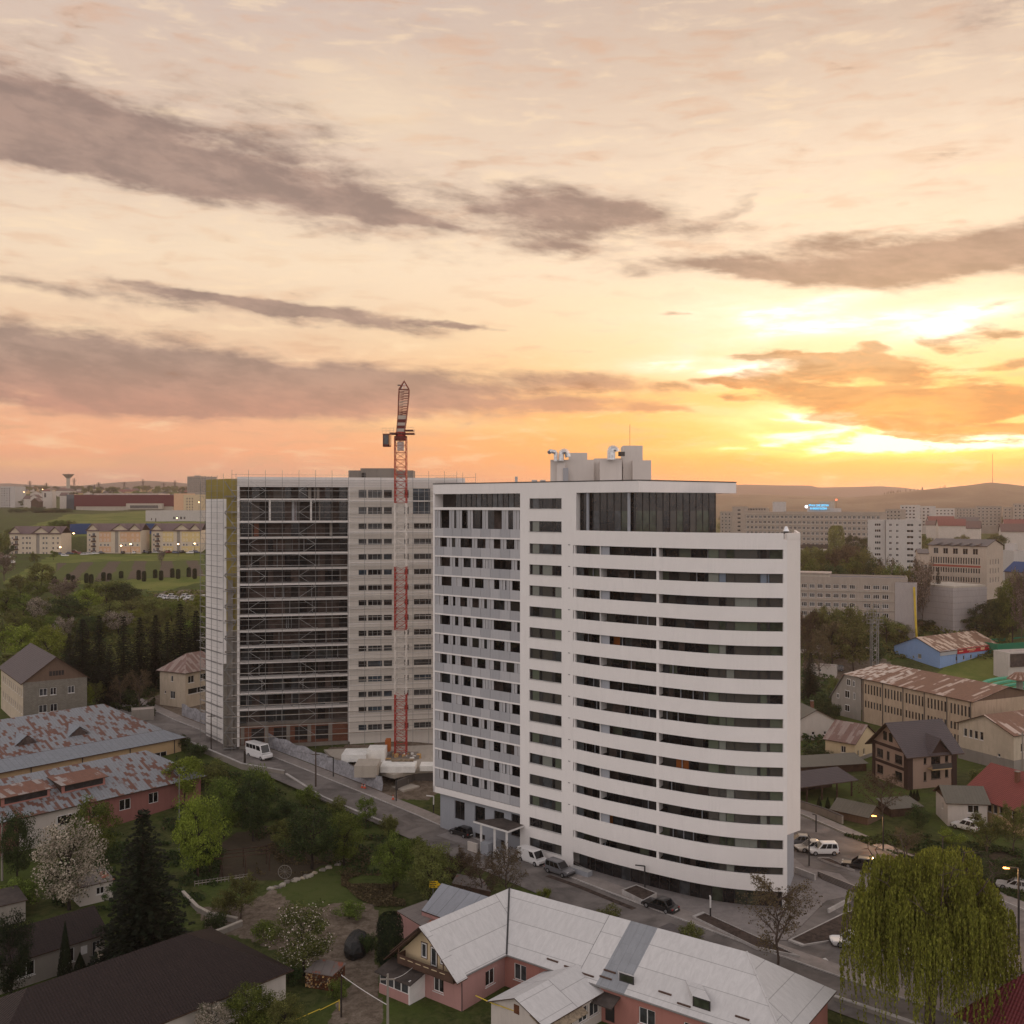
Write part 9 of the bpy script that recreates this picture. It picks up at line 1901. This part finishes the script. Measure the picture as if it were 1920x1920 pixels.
for i, (px, py, Y) in enumerate(((11, 1018, 590), (113, 1027, 585), (227, 1024, 580), (245, 1021, 585), (272, 1012, 620), (334, 1021, 580), (365, 1020, 590), (138, 1001, 640), (45, 923, 1200), (80, 918, 1250), (373, 942, 1050), (332, 972, 840))): far_lamp(px, py, Y, i)
def pole(label, px, yb, yt, w=.28, mat='bark', cross=True, Y=None):
 x, y = gnd(px, yb) if Y is None else at_Y(px, Y); z = terrain(x, y); zt = z_at(yt, y); root = thing('utility_pole', label, 'utility pole', (x, y, z)); m = M(); m.beam((x, y, z - .3), (x, y, zt), w, mat, 6, w * .7); m.build('pole', root)
 if cross: m = M(); m.beam((x - .7, y, zt - .5), (x + .7, y, zt - .5), .12, mat); m.build('crossarm', root)
 return (x, y, zt - .5)
pA = pole('utility pole at the street end beside the white insulated wall', 396, 1412, 1338, .24, 'bark_dark'); pB = pole('wooden utility pole over the street wall near the crane', 592, 1478, 1409, .34); pC = pole('thick short pole beside the minibus', 459, 1440, 1408, .5, 'bark_dark', False)
pD = pole('concrete utility pole in front of the pink gable', 727, 1965, 1826, .30, 'concrete'); pE = pole('thin dark pole beside the stacked firewood', 640, 1905, 1828, .2, 'bark_dark', False); pF = pole('pale concrete pole at the left edge below the rusty roofs', 4, 1650, 1528, .32, 'concrete', False); pG = pole('thin metal pole in the garden left of the yellow green tree', 336, 1600, 1452, .16, 'steel_grey', False)
pH = pole('grey pole at the right edge in front of the side hall', 1917, 1500, 1372, .3, 'concrete')
def wire(name, label, a, b, sag=.8, w=.05, mat='frame_dark'):
 m = M(); n = 14; p = Vector(a); q = Vector(b); prev = p
 for i in range(1, n + 1): t = i / n; c = p.lerp(q, t) - Vector((0, 0, sag * 4 * t * (1 - t))); m.beam(prev, c, w, mat, 3); prev = c
 tag(m.build(name), label, 'cable')
wire('cable', 'sagging white cable between the thin dark pole and the concrete pole', pE[:2] + (pE[2] + .5,), pD[:2] + (pD[2] - 2.4,), .1, .09, 'white_paint'); wire('cable', 'pale cable from the concrete pole to the porch of the pink house', pD, g_f.p(3.0, -1.0, 3.1), .3, .06, 'white_paint')
wire('cable', 'thin cable over the street between the two wooden poles', pA, pB, 1.4, .03)
# lattice pylon on the right
x, y = at_Y(1641, 288); z0 = terrain(x, y); z1 = z_at(1122, y); m = M()
for sx_ in (-1, 1): m.beam((x + sx_ * .9, y, z0), (x + sx_ * .9, y, z1 - 6), .22, 'steel_grey'); m.beam((x + sx_ * .9, y + 1.4, z0), (x + sx_ * .9, y + 1.4, z1 - 6), .18, 'steel_grey')
for k in range(12): za = z0 + (z1 - 6 - z0) * k / 12; zc = z0 + (z1 - 6 - z0) * (k + 1) / 12; m.beam((x - .9, y, za), (x + .9, y, zc), .10, 'steel_grey'); m.beam((x + .9, y, za), (x - .9, y, zc), .10, 'steel_grey')
for k in range(6): m.beam((x - 2.4 + .3 * (k % 2), y, z1 - 7 + k), (x + 2.4 - .3 * (k % 2), y, z1 - 7 + k), .14, 'steel_grey'); m.beam((x - 2.3 + k * .9, y, z1 - 7), (x - 2.3 + k * .9, y, z1 - 1), .10, 'steel_grey')
tag(m.build('lattice_pylon'), 'steel lattice mast among the trees in front of the long slab block', 'pylon')
def cone(px, py, i):
 x, y = gnd(px, py); z = terrain(x, y) + .12; m = M(); m.box(x - .22, y - .22, z, x + .22, y + .22, z + .05, 'cone_orange'); m.beam((x, y, z + .05), (x, y, z + .35), .34, 'cone_orange', 8, .2); m.beam((x, y, z + .35), (x, y, z + .5), .2, 'white_paint', 8, .14); m.beam((x, y, z + .5), (x, y, z + .75), .14, 'cone_orange', 8, .05)
 tag(m.build('traffic_cone'), ['left of two faded traffic cones at the end of the hoarding', 'right of two faded traffic cones at the end of the hoarding', 'single traffic cone beside the dark lamp by the air shaft'][i], 'traffic cone')
cone(679, 1478, 0); cone(684, 1479, 1); cone(737, 1500, 2)
# yellow sign on a post
x, y = gnd(812, 1700); sgn = thing('yellow_sign', 'yellow arrow shaped direction sign on a post left of the seamed roof', 'sign', (x, y, 0)); zt = z_at(1650, y); m = M(); m.beam((x, y, -.2), (x, y, zt), .12, 'steel_grey'); m.build('post', sgn)
m = M(); m.prism([(x - .45, y - .1), (x + .6, y - .1), (x + .6, y - .04), (x - .45, y - .04)], zt - .95, zt - .1, 'yellow_sign'); m.poly([(x + .6, y - .1, zt - .8), (x + .95, y - .1, zt - .5), (x + .6, y - .1, zt - .2)], 'yellow_sign')
for k in range(3): m.fbox(Frame((x - .35, y - .13), (x + .5, y - .13)), 0, .75 - .1 * k, 0, .02, zt - .32 - .22 * k, zt - .24 - .22 * k, 'frame_dark')
m.build('sign_board', sgn)
# firewood stack, yard walls, pipes
f = Frame(at_z(572, 1850, 0), at_z(622, 1858, 0)); wd = M(); rw_ = random.Random(4)
wd.fbox(f, 0, f.w, .1, 3.0, -.1, 1.5, 'wood_brown')
for i in range(150): u, z = rw_.uniform(.05, f.w - .1), rw_.uniform(.05, 1.45); wd.beam(f.p(u, .12, z), f.p(u, -.04 - rw_.random() * .05, z), rw_.uniform(.10, .2), rw_.choice(['wood_brown', 'deck_wood', 'plank_new', 'wood_dark']), 6)
for i in range(60): v, z = rw_.uniform(.2, 2.9), rw_.uniform(.05, 1.45); wd.beam(f.p(f.w - .05, v, z), f.p(f.w + .08, v, z), rw_.uniform(.10, .2), rw_.choice(['wood_brown', 'deck_wood', 'wood_dark']), 6)
wd.fbox(f, -.1, f.w + .1, 0, 3.1, 1.5, 1.6, 'roof_grey')
tag(wd.build('firewood_stack'), 'long stack of split firewood under pale sheets beside the brown roofed house', 'firewood')
low_wall('garden_wall', 'low pale curved garden wall around the bush with white flowers', [at_z(345, 1672, .4), at_z(372, 1700, .4), at_z(395, 1712, .4), at_z(420, 1716, .4), at_z(446, 1722, .4)], .6, .45, 'concrete', 'concrete_pale')
low_wall('garden_wall', 'pale garden wall in front of the dirt path at the brown roof ridge', [at_z(380, 1752, .4), at_z(410, 1745, .4), at_z(452, 1728, .4)], .6, .5, 'concrete', 'concrete_pale')
m = M(); p = [at_z(892, 1867, 2.9), at_z(925, 1882, 2.9), at_z(992, 1905, 2.9)]
for a, b in zip(p, p[1:]): m.beam(a + (2.9,), b + (2.9,), .10, 'yellow_pipe', 6)
tag(m.build('gas_pipe'), 'yellow gas pipe running along the white cottage gable', 'pipe')
m = M(); p = [at_z(540, 1918, .9), at_z(600, 1892, 1.0), at_z(636, 1876, 1.0)]
for a, b in zip(p, p[1:]): m.beam(a + (.9,), b + (1.0,), .09, 'yellow_pipe', 6)
m.beam(p[2] + (0,), p[2] + (1.1,), .09, 'yellow_pipe', 6); tag(m.build('gas_pipe'), 'yellow gas pipe along the grass at the bottom left of the lane', 'pipe')
# garden pergola and picket fence in the dark garden
pr = thing('garden_pergola', 'dark open pergola frame in the garden under the dark trees', 'pergola', gnd(430, 1640) + (0,)); f = Frame(gnd(372, 1648), gnd(505, 1632))
for u in (0, f.w * .33, f.w * .66, f.w): m = M(); m.beam(f.p(u, 0, -.2), f.p(u, 0, 2.4), .14, 'wood_dark'); m.build('post', pr); m = M(); m.beam(f.p(u, 3, -.2), f.p(u, 3, 2.4), .14, 'wood_dark'); m.build('post', pr)
for v in (0, 1.5, 3): m = M(); m.beam(f.p(-.3, v, 2.45), f.p(f.w + .3, v, 2.45), .12, 'wood_dark'); m.build('beam', pr)
fc = thing('picket_fence', 'low pale picket fence along the front of the dark pergola', 'fence', gnd(420, 1655) + (0,)); f = Frame(gnd(365, 1660), gnd(470, 1645))
m = M(); m.beam(f.p(0, 0, .2), f.p(f.w, 0, .2), .07, 'concrete_pale'); m.beam(f.p(0, 0, .5), f.p(f.w, 0, .5), .05, 'concrete'); m.build('rail', fc)
for i in range(16): m = M(); m.beam(f.p(f.w * i / 15, -.04, -.1), f.p(f.w * i / 15, -.04, .62), .07, 'concrete'); m.build('picket', fc)
m = M(); p0_ = gnd(440, 1635)
x, y = gnd(534, 1648); a_ = M(); prev = None
for i in range(21):
 t_ = 6.283 * i / 20; q = (x + math.cos(t_) * .9, y, .95 + math.sin(t_) * .9)
 if prev: a_.beam(prev, q, .06, 'concrete', 4)
 prev = q
for i in range(6): t_ = 3.14159 * i / 6; a_.beam((x + math.cos(t_) * .85, y, .95 + math.sin(t_) * .85), (x - math.cos(t_) * .85, y, .95 - math.sin(t_) * .85), .03, 'concrete', 4)
tag(a_.build('cart_wheel'), 'decorative pale cart wheel standing at the right end of the pergola', 'wheel')
rk = random.Random(12); m = M()
for i in range(46):
 px = rk.uniform(505, 650); x, y = gnd(px, lerp_tab([(505, 1668), (560, 1648), (620, 1626), (650, 1612)], px) + rk.uniform(-2, 2)); r_ = rk.uniform(.15, .5)
 m.prism([(x - r_, y - r_ * .6), (x + r_ * .8, y - r_ * .8), (x + r_, y + r_ * .5), (x - r_ * .5, y + r_ * .9)], -.1, rk.uniform(.05, .2), rk.choice(['concrete_pale', 'concrete', 'hall_pale']))
tag(m.build('path_stones'), 'scattered pale stones edging the garden path', 'stones', kind='stuff')
# plastic tubs near the yellow sign; a chimney stump of the village
# ================================================================ haze: one closed box of even air
m = M(); m.box(-7000, -60, -70, 7000, 7000, 185, 'roof_flat'); hz = m.build('haze', nouv=True); hz.data.materials.clear()
hm = bpy.data.materials.new('haze'); hm.use_nodes = True; nt = hm.node_tree; nt.nodes.clear(); vo = nt.nodes.new('ShaderNodeVolumePrincipled'); om = nt.nodes.new('ShaderNodeOutputMaterial')
vo.inputs['Color'].default_value = (0.98, 0.80, 0.74, 1); vo.inputs['Density'].default_value = 0.0001; vo.inputs['Anisotropy'].default_value = 0.55
nt.links.new(vo.outputs[0], om.inputs['Volume']); hz.data.materials.append(hm); tag(hz, 'thin warm evening haze filling the air', 'haze', kind='stuff')
